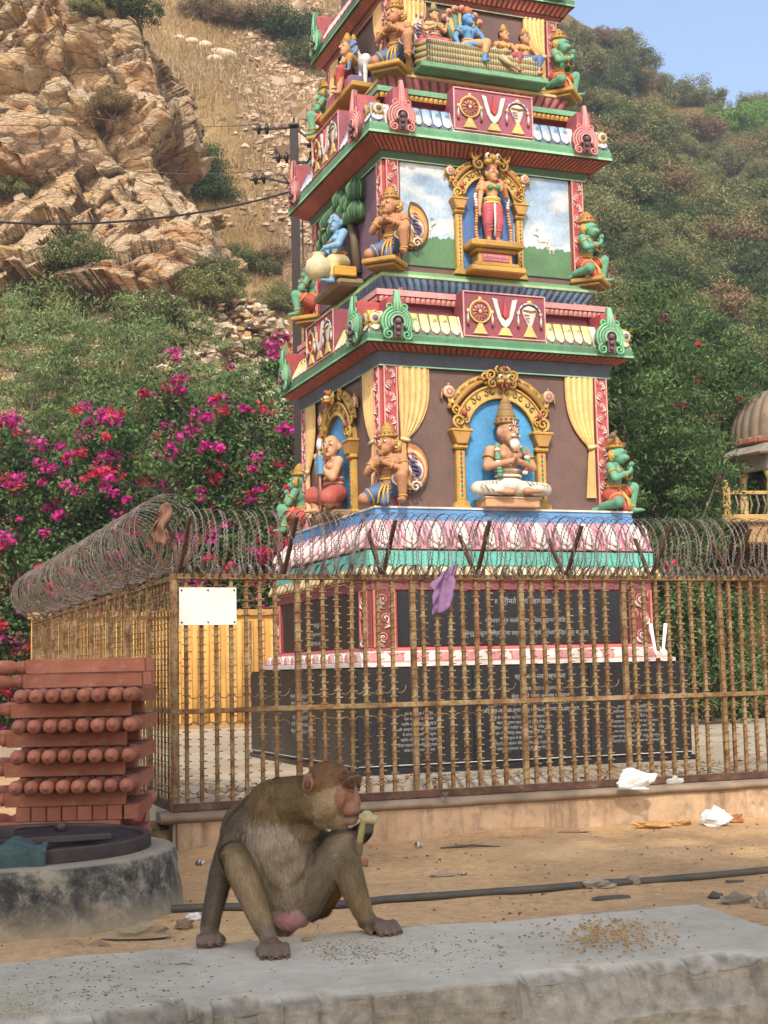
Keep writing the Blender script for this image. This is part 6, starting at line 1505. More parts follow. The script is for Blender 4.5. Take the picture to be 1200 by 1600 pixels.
    back = -np.array(F) * .8 + np.array((0, 0, -.5)); AX[headm] = back / np.linalg.norm(back)
    tr = V[np.array([f[:3] for f in Fc])]; fa = np.linalg.norm(np.cross(tr[:, 1] - tr[:, 0], tr[:, 2] - tr[:, 0]), axis=1)
    fv = np.array([f[0] for f in Fc]); okf = ~bare[fv]; okf &= ~np.array([bare[f].any() for f in Fc])
    pf = fa * okf; pf /= pf.sum(); NS = 150000
    pick = rg.choice(len(Fc), NS, p=pf); f4 = [Fc[i] for i in pick]; f3_ = np.array([f[:3] for f in f4]); w = rg.dirichlet((1, 1, 1), NS)
    par = rg.random(NS) < .5; f3b = np.array([[f[0], f[2], f[-1]] for f in f4]); f3_[par] = f3b[par]
    Pp = (V[f3_] * w[:, :, None]).sum(1); Nn_ = (Nn[f3_] * w[:, :, None]).sum(1); Nn_ /= np.linalg.norm(Nn_, axis=1)[:, None]; ax = AX[f3_[:, 0]]; cl = C[f3_[:, 0]]
    zn = fbm(Pp * np.array([1, 1, 1.]), .03, 3, 55)[:, None]
    # smooth the flow field and blend patch colours with noise so that the coat has no hard borders
    cl = (V[f3_] * 0).sum(1) + (C[f3_] * w[:, :, None]).sum(1)
    g = Pp + rg.normal(0, .012, (NS, 3)); 
    from mathutils.kdtree import KDTree
    sub = rg.choice(len(V), 6000, replace=False); sub = sub[~bare[sub]]; kd = KDTree(len(sub))
    for i, s_ in enumerate(sub): kd.insert(V[s_], i)
    kd.balance(); near_ = np.array([sub[kd.find(p_)[1]] for p_ in g]); cl = .45 * cl + .55 * C[near_]; ax = .5 * ax + .5 * AX[near_]
    tang = ax - Nn_ * (ax * Nn_).sum(1)[:, None]; tang += np.array((0, 0, -.25)); tang -= Nn_ * (tang * Nn_).sum(1)[:, None]; tang /= np.linalg.norm(tang, axis=1)[:, None] + 1e-6
    hd = np.linalg.norm(Pp - Hh, axis=1); L = np.where(hd < .07, .009, .019) * rg.uniform(.6, 1.25, NS); L = np.where((hd > .07) & (hd < .13), .017, L)
    lift = rg.uniform(.16, .42, NS)[:, None]; d1 = tang * (1 - lift * .3) + Nn_ * lift * 1.3 + rg.normal(0, .10, (NS, 3)); d1 /= np.linalg.norm(d1, axis=1)[:, None]
    d2 = tang + Nn_ * lift * .2 + rg.normal(0, .10, (NS, 3)) + np.array((0, 0, -.15)); d2 /= np.linalg.norm(d2, axis=1)[:, None]
    sd_ = np.cross(d1, Nn_); sd_ /= np.linalg.norm(sd_, axis=1)[:, None] + 1e-6; wd = rg.uniform(.00045, .0008, NS)[:, None]
    p1 = Pp - Nn_ * .001; p2 = p1 + d1 * L[:, None] * .45; p3 = p2 + d2 * L[:, None] * .6
    VV = np.stack([p1 - sd_ * wd, p1 + sd_ * wd, p2 - sd_ * wd * .8, p2 + sd_ * wd * .8, p3], 1).reshape(-1, 3); b5 = np.arange(NS)[:, None] * 5
    FF = np.concatenate([b5 + [0, 1, 3], b5 + [0, 3, 2], b5 + [2, 3, 4]], 0)
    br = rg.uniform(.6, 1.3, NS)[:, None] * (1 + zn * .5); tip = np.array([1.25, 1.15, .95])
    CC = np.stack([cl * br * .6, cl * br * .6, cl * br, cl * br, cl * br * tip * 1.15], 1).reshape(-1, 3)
    t = NT('monkey_fur'); a = t.n('ShaderNodeAttribute', attribute_name='Col'); t.col(a.outputs[0]); t.rough(.6); t.b.inputs['Specular IOR Level'].default_value = .3
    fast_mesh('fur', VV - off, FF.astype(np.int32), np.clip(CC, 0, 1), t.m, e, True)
    return P
HP = monkey()
mp_ = HP(.09, .006, -.066)
B = Body(); B.chain([mp_, mp_ + Vector((.02, -.005, -.006)), mp_ + Vector((.036, .0, -.004))], [.008, .012, .008], c_('c2b07e')); B.ell(mp_ + Vector((.014, -.006, .008)), (.013, .01, .007), c_('cfc294')); B.ell(mp_ + Vector((.03, -.006, -.012)), (.009, .008, .009), c_('bfae80'))
B.chain([mp_ + Vector((.004, -.004, -.008)), mp_ + Vector((.0, -.008, -.035)), mp_ + Vector((-.006, -.008, -.062))], [.006, .0095, .0085], c_('9a8c4c')); B.cap(mp_ + Vector((-.006, -.008, -.066)), mp_ + Vector((-.006, -.008, -.088)), .0105, .008, c_('6b5638'))
fv_ = B.build('food_scrap', None, I4, .0035, 1, m_paint('food_flesh', .6, .3, .6, .3, 30)); tag(fv_, 'ragged pale yellow scrap of food hanging from the mouth of the monkey', 'food')

# ------------------------------------------------------------------ grain scattered on the ledge
def grains(name, cx, cy, sx, sy, n, L, W, cols, label, seed, rot=.0, cat='grain'):
    rg = np.random.default_rng(seed); mb = MB(); bx = MB(); bx.ball((0, 0, 0), (1, .6, .5), n=6, m=4); bv = np.array(bx.v); nb = len(bv); VV = []; CC = []; FF = []
    for i in range(n):
        p = atz(cx + rg.normal(0, sx), cy + rg.normal(0, sy), HS)
        l = p - Vector((LX, LY, HS)); lx = l.x * cos(LR) + l.y * sin(LR); ly = -l.x * sin(LR) + l.y * cos(LR)
        if lx > -.03 or ly > -.04 or ly < -WD + .06: continue
        a = rg.uniform(0, pi); s = rg.uniform(.7, 1.25); q = bv * np.array([L, W, W]) * s; q = np.stack([q[:, 0] * cos(a) - q[:, 1] * sin(a), q[:, 0] * sin(a) + q[:, 1] * cos(a), q[:, 2]], 1)
        VV.append(q + np.array([p.x, p.y, HS + .003 + W * .5 * s])); c = np.array(cols[rg.integers(len(cols))]) * rg.uniform(.7, 1.15); CC += [c] * nb; k = len(VV) - 1; FF += [[v + k * nb for v in f] for f in bx.f]
    o = fast_mesh(name, np.vstack(VV), FF, np.array(CC), PAINTM, None, True); tag(o, label, cat, kind='stuff')
grains('corn_kernels', 962, 1462, 44, 14, 420, .0052, .0042, [c_('c0954e'), c_('b58a4c'), c_('c9a466')], 'golden corn kernels spread on the right of the ledge', 1)
grains('corn_kernels', 900, 1463, 90, 22, 90, .0052, .0042, [c_('c08a3c'), c_('9a7440')], 'loose corn kernels strewn around the main patch', 2)
grains('rice_husks', 555, 1488, 40, 8, 420, .0032, .0016, [c_('b8ad88'), c_('a89a6c'), c_('5a5038')], 'small pale grains beside the foot of the monkey', 3)
grains('rice_husks', 640, 1490, 90, 18, 260, .0032, .0016, [c_('8a7a58'), c_('4a4030')], 'dark and pale seeds thinly strewn in the middle of the ledge', 4)
grains('rice_husks', 20, 1585, 55, 16, 700, .0034, .0018, [c_('b8ad80'), c_('c4b884')], 'dense patch of pale husks at the left end of the ledge', 5)
grains('seed_husks', 130, 1540, 120, 34, 420, .0032, .0018, [c_('5a3a2c'), c_('6e5038'), c_('3a2a22')], 'brown seed husks scattered over the left of the ledge', 6)
mb = MB(T(*atz(477, 1472, HS)) @ T(0, 0, .006)); mb.ball((0, 0, 0), (.009, .006, .006), c_('a8864a')); mb.ball((.01, .002, 0), (.008, .0055, .0055), c_('a8864a')); o = mb.build('peanut_shell', None, PAINTM); tag(o, 'single peanut shell on the ledge beside the front foot of the monkey', 'nut')
p = atz(286, 1509, HS); mb = MB(T(*p) @ T(0, 0, .003)); mb.tube([(-.02, 0, 0), (0, .004, .002), (.02, .0, 0)], [.001, .002, .001], 5, c_('8a6a44')); o = mb.build('dry_leaf_bit', None, PAINTM); tag(o, 'thin dry leaf bit lying alone on the left of the ledge', 'leaf')
# ------------------------------------------------------------------ foliage kit
def leafset(rg, cen, rad, per, L, W, cols, shell=.55, upbias=.35, droop=0., outb=.9, cvar=.3):
    """leaf blades spread through clumps: cen (n,3), rad (n,3)"""
    n = len(cen); idx = np.repeat(np.arange(n), per); m = len(idx)
    d = rg.normal(0, 1, (m, 3)); d /= np.linalg.norm(d, axis=1)[:, None]; rr = shell + (1 - shell) * rg.random(m) ** .7
    p = cen[idx] + d * rad[idx] * rr[:, None] + rg.normal(0, .05, (m, 3)) * rad[idx]
    nr = d * outb + rg.normal(0, .55, (m, 3)) + np.array([0, 0, upbias]); nr /= np.linalg.norm(nr, axis=1)[:, None]
    t = np.cross(nr, rg.normal(0, 1, (m, 3))) + np.array([0, 0, -droop]); t /= np.linalg.norm(t, axis=1)[:, None] + 1e-9
    b = np.cross(nr, t); b /= np.linalg.norm(b, axis=1)[:, None] + 1e-9
    l = (L * rg.uniform(.6, 1.3, m))[:, None]; w = (W * rg.uniform(.6, 1.3, m))[:, None]
    V = np.stack([p - t * l * .5, p + b * w * .5, p + t * l * .5, p - b * w * .5], 1).reshape(-1, 3)
    F = np.arange(m * 4).reshape(m, 4); cc = np.array(cols)[rg.integers(len(cols), size=m)] * rg.uniform(1 - cvar, 1 + cvar, m)[:, None]
    cb = rg.uniform(.8, 1.2, n)[idx][:, None]
    return V, F, np.repeat(np.clip(cc * cb, 0, 1), 4, axis=0)
def join(parts):
    V = np.vstack([p[0] for p in parts]); C = np.vstack([p[2] for p in parts]); o = 0; F = []
    for p in parts: F.append(p[1] + o); o += len(p[0])
    return V, np.vstack(F).astype(np.int32), C
BARK = m_simple('grey_bark', srgb('6f6153'), .95, .35, 14, .8, .01)
def limbs(rg, base, tips, r0, mb, wob=.25):
    for tp in tips:
        base_ = Vector(base); tp = Vector(tp); n = 7; pts = []
        for i in range(n + 1): t = i / n; q_ = base_.lerp(tp, t); q_.z += .18 * (tp - base_).length * t * (1 - t); pts.append(q_ + Vector(rg.normal(0, wob * .12 * (tp - base_).length * (t * (1 - t) * 4 + .02), 3)))
        mb.tube(pts, [r0 * (1 - .85 * i / n) for i in range(n + 1)], 6, (.3, .25, .2))
G = lambda *h: [srgb(x) for x in h]
def crown_tree(name, loc_, H, RX_, RY_, n, per, L, W, cols, label, seed, zlo=.25, flat=.5, clump=.55, droop=.3, cat='tree', trunk=.12, flowers=None, kind=None, group=None, airy=.4):
    rg = np.random.default_rng(seed); e = empty(name, loc_, 0, label, cat, group)
    d = rg.normal(0, 1, (n, 3)); d /= np.linalg.norm(d, axis=1)[:, None]; rr = (airy + (1 - airy) * rg.random(n) ** .5)[:, None]
    zc = H * (zlo + (1 - zlo) / 2); hz = H * (1 - zlo) / 2; cen = np.array([0, 0, zc]) + d * rr * np.array([RX_, RY_, hz]) * rg.uniform(.8, 1.12, (n, 1))
    rad = (clump * rg.uniform(.55, 1.25, n))[:, None] * np.array([1, 1, flat])
    parts = [leafset(rg, cen, rad, per, L, W, cols, .3, .4, droop)]
    fast_mesh('crown' if cat == 'tree' else 'foliage', *join(parts), LEAF, e)
    mb = MB(); bz = H * zlo * .6
    mb.tube([(0, 0, -.3), (.05 * H * .3, 0, bz * .6), (.02, .05, bz + .1)], [trunk * 1.3, trunk, trunk * .8], 8, (.3,) * 3)
    k = rg.choice(n, min(n, 16), replace=False); limbs(rg, (.02, .05, bz), cen[k], trunk * .5, mb); mb.build('trunk' if cat == 'tree' else 'stems', e, BARK)
    if flowers:
        nf, fcols, fs = flowers; kk = rg.choice(n, nf, replace=nf > n * .8); fc = cen[kk] + d[kk] * rad[kk] * .95 + rg.normal(0, .1, (nf, 3))
        fc = np.where((fc[:, 1:2] > 0), fc * np.array([1, -1, 1]), fc); fr_ = (rg.uniform(.06, .34, nf) * rg.uniform(.5, 1, nf))[:, None] * np.array([1.1, 1, .7])
        P_ = []
        for ci, cl_ in enumerate(fcols):
            m = np.arange(nf) % len(fcols) == ci; P_.append(leafset(rg, fc[m], fr_[m], 30, fs, fs * .75, cl_, .3, .2, 0, .6, .22))
        fast_mesh('blossoms', *join(P_), LEAF, e)
    return e
BG = G('3a5228', '46602f', '556f3a', '2f421e', '667f46'); MG1 = [c_('c02a86', .95), c_('d23c94', .9), c_('a8246e', .9)]; MG2 = [c_('c22c50', .9), c_('d0404e', .85)]
for i, (px, H, rx, lab, nf) in enumerate([(-150, 6.2, 2.6, 'magenta bougainvillea bush at the far left, lower than its neighbours', 130), (45, 6.5, 2.3, 'magenta bougainvillea bush behind the far end of the side fence', 170), (230, 7.1, 2.4, 'tall bougainvillea bush with deep pink clusters above the fence corner', 170), (410, 7.5, 2.2, 'bougainvillea bush with red and magenta flowers just left of the tower', 170)]):
    p = aty(px, 1000, 26.5 + .5 * (i % 2)); crown_tree('bougainvillea', (p.x, p.y, 0), H, rx, 1.3, 170, 165, .105, .062, BG, lab, 20 + i, .02, .8, .5, .2, 'bush', .05, (nf, [MG1, MG1, MG2], .10), airy=.55)
# unseen tree added behind the viewer to shade the ledge and the monkey
crown_tree('added_shade_tree', (-1.7, -10.8, 0), 17.2, 6.6, 4.8, 310, 150, .42, .26, G('4f6a34', '5f7a3c', '42592c'), 'large leafy tree added unseen behind the viewer to shade the ledge', 90, .55, .75, 1.25, .3, trunk=.45, airy=.1)
# feathery trees on the rocky slope at the left
FE = G('6d7f4a', '7c8c58', '5d6f40', '8b9a66'); FE2 = G('52693a', '465c32', '627944', '374c29')
for px, py, yy_, H, rx, lab, cols, per in ((30, 640, 29.5, 10.0, 2.6, 'feathery grey green thorn tree at the left edge above the bougainvillea', FE, 190), (225, 640, 30.2, 9.6, 2.4, 'sparse thorn tree with bare arching branches in front of the cliff foot', FE, 150), (385, 640, 30., 8.4, 1.7, 'thin scrubby thorn tree on the rubble left of the electric pole', FE, 110), (125, 640, 31., 8.9, 2.0, 'grey green thorn tree between the two larger thorn trees', FE, 170)):
    p = aty(px, py, yy_); crown_tree('thorn_tree', (p.x, p.y, 0), H, rx, 1.4, 120, per, .13, .024, cols, lab, int(px) + 3, .48, .4, .55, .5, trunk=.1)
# green trees right of the tower
for px, yy_, H, rx, lab, sd_, fl in ((1000, 23.5, 7.7, 1.7, 'dense green mesquite tree right beside the tower with a few red and pink flowers', 51, (16, [MG1, MG2, [c_('e0a030')]], .08)), (1085, 27.2, 8.8, 1.7, 'dark green mesquite tree between the tower and the domed pavilion', 52, (7, [MG1, MG2], .08)), (1240, 31.5, 9.6, 2.4, 'tall green mesquite tree behind the domed pavilion', 53, None), (1450, 31., 6.2, 2., 'green mesquite tree right of the pavilion outside the picture', 54, None), (905, 27., 8.2, 2.2, 'green mesquite tree half hidden behind the right side of the tower', 55, None), (650, 27., 5.6, 2.2, 'green mesquite tree hidden behind the tower', 56, None)):
    p = aty(px, 900, yy_); crown_tree('mesquite_tree', (p.x, p.y, 0), H, rx, 1.6, 200, 300, .115, .032, FE2, lab, sd_, .08, .38, .6, .45, trunk=.13, flowers=fl)
# scrub on the hillsides: a few kinds, copied
def bush_proto(cols, seed, L=.15, W=.05, n=85, per=170):
    rg = np.random.default_rng(seed); e = empty('bush'); d = rg.normal(0, 1, (n, 3)); d[:, 2] = np.abs(d[:, 2]); d /= np.linalg.norm(d, axis=1)[:, None]
    cen = d * (rg.random(n) ** .45)[:, None] * np.array([1.9, 1.9, 1.5]) + np.array([0, 0, .2]); rad = rg.uniform(.3, .65, n)[:, None] * np.array([1, 1, .7])
    fast_mesh('foliage', *join([leafset(rg, cen, rad, per, L, W, cols, .3, .5, .1)]), LEAF, e); mb = MB(); limbs(rg, (0, 0, -.4), cen[:7], .07, mb); mb.build('stems', e, BARK); return e
OL = G('767a48', '848452', '666b3e', '8f8c5c'); OB = G('8d7854', '7d6848', '9a835c', '6d5e40'); DG = G('4a5a30', '3f4e2a', '586a3a', '34421f'); BR_ = G('6d8f3c', '7fa048', '5d7d34')
protos = [bush_proto(OL, 1), bush_proto(OB, 2), bush_proto(DG, 3), bush_proto(BR_, 4), bush_proto(OL + DG, 5)]; usedp = [False] * 5
hx = random.Random(12)
HB = {0: ('olive scrub bush on the hillside right of the tower', 'olive scrub bushes on the hillside'), 1: ('brownish dry scrub bush on the hillside right of the tower', 'brown scrub bushes on the hillside'), 2: ('dark green scrub bush on the hillside right of the tower', 'dark green scrub bushes on the hillside'), 3: ('bright green leafy bush high on the right hillside', 'bright green bushes on the hillside'), 4: ('mixed olive and green scrub bush on the hillside right of the tower', 'mixed green scrub bushes on the hillside')}
def put_bush(k, p, s, lab=None, grp=None, sz=1.):
    e = protos[k] if not usedp[k] else copy_tree(protos[k]); usedp[k] = True
    e.location = p - Vector((0, 0, .25 * s)); e.rotation_euler = (0, 0, hx.uniform(0, 6)); e.scale = (s, s, s * sz); tag(e, lab or HB[k][0], 'bush', grp if lab else HB[k][1])
cnt = 0
for row, py in enumerate(range(20, 640, 26)):
    px = 850 + (row % 2) * 20
    while px < 1330:
        x_, y_ = px + hx.uniform(-16, 16), py + hx.uniform(-12, 12); p = on_hill(x_, y_); px += 40
        if p is None or cnt > 265: continue
        bright = (x_ - 1150) ** 2 / 80 ** 2 + (y_ - 185) ** 2 / 45 ** 2 < 1
        if not bright and mnoise.noise(Vector((x_ / 70, y_ / 40, 4))) > .33: continue
        k = 3 if bright and hx.random() < .7 else hx.choices((0, 1, 2, 4), (4.5, 2.4, 1.4 + 2. * (y_ > 330), 2))[0]
        put_bush(k, p, hx.uniform(.62, 1.25) * (.75 + p.y / 260)); cnt += 1
for px, py, k, s, lab in ((300, 262, 2, 1.0, 'rounded dark green bush just right of the cliff edge'), (318, 300, 2, .95, 'green bush low against the right edge of the cliff'), (285, 232, 4, .8, 'small green bush tucked beside the cliff overhang'), (420, 40, 2, .9, 'green bush high on the dry slope left of the tower top'), (460, 50, 2, 1.0, 'dark bush high on the dry slope beside the tower top'), (485, 88, 4, .9, 'green bush just left of the top of the tower'), (398, 30, 1, .8, 'dry bush at the top of the grassy slope'), (325, 18, 1, .8, 'greyish dry bush near the top of the slope'), (395, 415, 4, .75, 'pale green bush on the slope beside the lower cliff'), (440, 470, 0, .8, 'olive bush on the slope behind the electric pole'), (372, 390, 0, .5, 'small olive bush at the right foot of the cliff'), (430, 400, 1, .6, 'brown dry bush left of the electric pole')):
    p = on_hill(px, py + 14)
    if p is not None: put_bush(k, p, s * p.y / 62, lab, 'bushes on the dry slope' if 0 else None)
for px, py, k, s, lab in ((232, 12, 2, .55, 'spiky green bush on the top of the cliff'), (140, 30, 0, .3, 'small tuft bush high on the cliff face'), (60, 190, 1, .22, 'tiny dry bush in a crack of the cliff'), (180, 175, 1, .4, 'dry brown bush on a ledge of the cliff'), (360, 440, 4, .5, 'green bush at the foot of the cliff edge'), (185, 460, 1, .5, 'reddish dry bush below the cliff face'), (20, 300, 0, .35, 'small bush at the left edge of the cliff'), (330, 470, 0, .55, 'olive bush on the rubble under the cliff'), (120, 420, 4, .6, 'green bush under the cliff face at the left'), (250, 540, 4, .7, 'green bush on the rubble slope above the bougainvillea'), (60, 500, 0, .8, 'olive bush on the slope at the left edge'), (90, 590, 0, .5, 'yellow green bush above the bougainvillea at the left'), (440, 560, 2, .4, 'small green bush on pale rocks beside the pole')):
    put_bush(k, on_cliff(px, py) + Vector((0, -.3, 0)), s, lab)
# dry grass and loose stones on the slope
def on_hill_many(rg, n, x0, x1, y0, y1, msk=None):
    a = (rg.uniform(x0, x1, n) - 600) / FPX; y = rg.uniform(y0, y1, n); x = a * y; z = hill_z(x, y); return np.stack([x, y, z], 1)
rg = np.random.default_rng(9)
Pg = on_hill_many(rg, 60000, 170, 640, 37, 100); n = len(Pg); a = rg.uniform(0, 2 * pi, n); l = rg.uniform(.15, .38, n); w = .035 * Pg[:, 1] / 60
sd2 = np.stack([np.cos(a), np.sin(a), 0 * a], 1) * w[:, None]; tip = Pg + np.stack([rg.normal(0, .12, n), rg.normal(0, .12, n) - .05, l], 1)
V = np.stack([Pg - sd2 - [0, 0, .1], Pg + sd2 - [0, 0, .1], tip], 1).reshape(-1, 3); C = np.repeat(np.array(G('b39a6e', 'a48a60', 'c0a87c', '8f7a56'))[rg.integers(4, size=n)] * rg.uniform(.75, 1.15, n)[:, None], 3, axis=0)
o = fast_mesh('dry_grass', V, np.arange(3 * n).reshape(n, 3).astype(np.int32), C, LEAF); tag(o, 'straw coloured dry grass covering the slope between cliff and tower', 'grass', kind='stuff')
def stones(name, P, S, cols, label, seed, mat=None):
    rg = np.random.default_rng(seed); mb = MB(); mb.ball((0, 0, 0), 1, n=5, m=3); bv = np.array(mb.v); nb = len(bv); n = len(P)
    A = rg.uniform(.6, 1.3, (n, 1, 3)) * S[:, None, None] * np.array([1, 1, .6]); jit = rg.uniform(.55, 1.35, (n, nb, 1)); an = rg.uniform(0, pi, n)
    Q = bv[None] * jit * A; c, s = np.cos(an)[:, None], np.sin(an)[:, None]; Q = np.stack([Q[..., 0] * c - Q[..., 1] * s, Q[..., 0] * s + Q[..., 1] * c, Q[..., 2]], -1) + P[:, None]
    fq = [f if len(f) == 4 else f + [f[-1]] for f in mb.f]; F = [[v + k * nb for v in f] for k in range(n) for f in mb.f]
    C = np.repeat(np.array(cols)[rg.integers(len(cols), size=n)] * rg.uniform(.75, 1.15, n)[:, None], nb, axis=0)
    o = fast_mesh(name, Q.reshape(-1, 3), F, C, mat or PAINT); return tag(o, label, 'stones', kind='stuff')
SCM = m_paint('rough_stone', .95, .3, .6, .1, 2.)
a_ = rg.normal(0, 1, 9000); yv_ = rg.uniform(46, 84, 9000); pxv = 462 - ((yv_ - 62) * 1.5) + a_ * 42; xv = (pxv - 600) / FPX * yv_
P_ = np.stack([xv, yv_, hill_z(xv, yv_)], 1); stones('scree', P_, rg.uniform(.05, .2, 9000) * (1 + (rg.random(9000) > .985) * 2.2), G('b89c80', 'c6ab90', 'a58a6e', 'cbb49c', '97795c'), 'loose pale scree spilling down the slope behind the electric pole', 4, SCM)
Pq = []
for _ in range(1500):
    q = on_cliff(rg.uniform(230, 520), rg.uniform(450, 640)); Pq.append(tuple(q + Vector((rg.uniform(-.4, .4), rg.uniform(-.6, .1), 0))))
stones('rubble', np.array(Pq), rg.uniform(.04, .3, len(Pq)) ** 1.3, G('cbb394', 'd8c6ae', 'b08c60', 'a4937e'), 'pale broken rocks strewn under the cliff', 5, SCM)
for i, (px, py, s) in enumerate(((338, 84, .35), (350, 88, .5), (318, 72, .3), (298, 66, .25), (280, 62, .28), (334, 94, .3))):
    p = on_hill(px, py)
    if p is None: continue
    mb = MB(); mb.ball((0, 0, 0), (s * 1.3, s, s * .7), n=12, m=8); mb.v = [tuple(Vector(v) * (1 + .3 * mnoise.noise(Vector(v) * 1.3 + Vector((i, 0, 0))))) for v in mb.v]; mb.c = [c_('cbb49a', .9)] * len(mb.v)
    o = mb.build('boulder', None, SCM); o.location = p; tag(o, 'pale boulder in the short row across the dry slope', 'rock', 'pale boulders on the slope')

# ------------------------------------------------------------------ electric pole and wires
PD = 19.5; pt = aty(459, 182, PD); DKM = m_simple('dark_brown_steel', srgb('2c2120'), .6, .3, 5, .2, .003); INS = m_simple('dark_glazed_insulator', srgb('2c2524'), .3, .2, 9, .1, .001, spec=.5)
ep = empty('electric_pole', (pt.x, pt.y, 0), 0, 'tall dark steel electric pole with ribbed insulators left of the tower', 'pole')
Hp = pt.z; mb = MB(); mb.box(-.06, -.035, -.05, .05, -.2, Hp - .2); mb.box(.035, .06, -.05, .05, -.2, Hp - .2)
mb.box(-.035, .035, -.05, -.03, -.2, Hp - .2)
mb.build('mast', ep, DKM)
def insul(p, d, n=2, L=.24):
    mb = MB(); p = Vector(p); d = Vector(d).normalized(); Q = Vector((0, 0, 1)).rotation_difference(d).to_matrix().to_4x4()
    pr = [(.012, 0)]
    for i in range(n): z = L * (i + .35) / n; pr += [(.018, z - .04), (.075, z - .025), (.085, z + .005), (.03, z + .02), (.018, z + .03)]
    mb.lathe(pr + [(.012, L)], 14, M=T(*p) @ Q); return mb.build('insulator', ep, INS)
insul((-.36, 0, Hp - .18), (-1, 0, 0)); insul((-.08, 0, Hp - .62), (-1, 0, 0)); insul((-.42, 0, Hp - .92), (-1, -.0, -.1)); insul((.25, 0, Hp - .4), (.3, 0, -1)); insul((.27, 0, Hp - .62), (.2, 0, -1)); insul((0, 0, Hp - .2), (0, 0, 1), 1, .18); insul((.12, 0, Hp - .75), (.2, 0, -1), 1, .15)
for a, b in (((-.36, 0, Hp - .18), (0, 0, Hp - .16)), ((0, 0, Hp - .16), (.3, 0, Hp - .42)), ((-.42, 0, Hp - .92), (-.05, 0, Hp - 1.02)), ((-.17, 0, Hp - .88), (-.03, 0, Hp - 1.1)), ((.3, 0, Hp - .45), (.06, 0, Hp - 1.0)), ((.3, 0, Hp - .7), (.05, 0, Hp - .7))): mb = MB(); mb.bar(a, b, .03, .03); mb.build('bracket', ep, DKM)
mb = MB(); mb.tube([(.1, 0, Hp - 1.), (.11, 0, Hp - 3), (.1, 0, .5)], .012, 5); mb.build('cable_drop', ep, INS)
def wire(px0, py0, d0, p1, sag, r, lab):
    a = aty(px0, py0, d0); mb = MB(); mb.tube([a.lerp(p1, t) - Vector((0, 0, sag * 4 * t * (1 - t))) for t in np.linspace(0, 1, 24)], r, 5, (.05, .05, .05)); o = mb.build('overhead_wire', None, INS); tag(o, lab, 'wire')
wp = Vector((pt.x, pt.y, 0))
wire(-60, 343, 17, aty(456, 299, PD), .22, .016, 'thick black cable sagging across the lower cliff to the pole')
wire(-60, 130, 19, aty(405, 194, PD), .25, .006, 'thin pale wire running across the upper cliff to the top insulators')
wire(-60, 200, 19, aty(425, 264, PD), .3, .006, 'thin wire crossing the cliff to the lowest insulators')
wire(-60, 690, 21, aty(520, 780, 24), .3, .008, 'thin black wire running low in front of the bougainvillea')

# ------------------------------------------------------------------ yellow wall at the back of the compound
yw = empty('yellow_wall', aty(282, 1160, 24).xy.to_3d(), R(8), 'yellow wall with vertical ribs seen through the left part of the fence', 'wall')
YM = m_paint('yellow_limewash', .85, .35, .4, .1, 1.2)
mb = MB(); yc = c_('cf9c4c', .95); mb.box(-2.5, 2.6, 0, .3, 0, 2.2, yc)
for i in range(27): x = -2.4 + i * .19; mb.tube([(x, -.02, .35), (x, -.02, 2.1)], .055, 8, yc)
mb.box(-2.55, 2.65, -.08, .34, 2.2, 2.3, c_('b98a48')); mb.box(-2.55, 2.65, -.06, .3, .1, .36, c_('a8844e')); mb.build('wall', yw, YM)
mb = MB()
for i in range(3): x = -2.2 + i * 1.7; mb.box(x - .02, x + .02, -.12, -.09, .3, 2.1, c_('7a4a2a'))
mb.build('rod', yw, RUST)

# ------------------------------------------------------------------ domed pavilion at the right
pd = aty(1236, 900, 26); PV_ = empty('domed_pavilion', (pd.x, pd.y, 0), R(10), 'weathered yellow pavilion with a ribbed dome and slanting eaves at the right edge', 'pavilion')
PM = m_paint('aged_plaster', .9, .5, .5, .1, 1.6); yc = c_('c9a45e'); yl = c_('d9bd80')
zt = lambda py: aty(1236, py, 26).z
mb = MB(); zb = zt(690); n = 28; Rr = .95; vs = []; fs = []; cs = []
for j in range(13):
    t = j / 12; ph = t * pi / 2
    for k in range(n * 4): a = 2 * pi * k / (n * 4); r_ = (Rr * cos(ph) ** .8 + .02) * (1 + .035 * abs(sin(a * n / 2)) * cos(ph)); vs.append((r_ * cos(a), r_ * sin(a), zb + 1.0 * sin(ph))); cs.append(c_('8c7860') if abs(sin(a * n / 2)) > .25 else c_('55483c'))
for j in range(12):
    for k in range(n * 4): a = j * n * 4; b = (k + 1) % (n * 4); fs.append([a + k, a + b, a + n * 4 + b, a + n * 4 + k])
mb.add(vs, fs, cs, True); mb.lathe([(.12, zb + .97), (.16, zb + 1.05), (.05, zb + 1.12), (.08, zb + 1.25), (.005, zb + 1.4)], 12, c_('7a6850')); mb.build('dome', PV_, PM)
mb = MB(); mb.lathe([(1.0, zb - .14, c_('8f4a34')), (1.03, zb - .1, c_('9a5640')), (1.02, zb - .02, c_('a86a4e')), (.96, zb + .02, yl)], 32, yl, smooth=False)
for k in range(28): a = 2 * pi * k / 28; mb.box(1.0 * cos(a) - .03, 1.0 * cos(a) + .03, 1.0 * sin(a) - .03, 1.0 * sin(a) + .03, zb - .1, zb - .02, c_('a8583e'))
mb.build('drum', PV_, PM)
mb = MB(); mb.lathe([(1.32, zb - .36), (1.34, zb - .33), (1.0, zb - .13), (.9, zb - .13), (.9, zb - .3)], 8, c_('9a9284'), smooth=False); mb.build('eaves', PV_, PM)
mb = MB(); mb.lathe([(1.0, zb - .62), (1.02, zb - .6), (1.02, zb - .33), (.9, zb - .33), (.9, zb - .62)], 8, c_('b5b0a4'), smooth=False); mb.build('lintel', PV_, PM)
zf = zt(818)
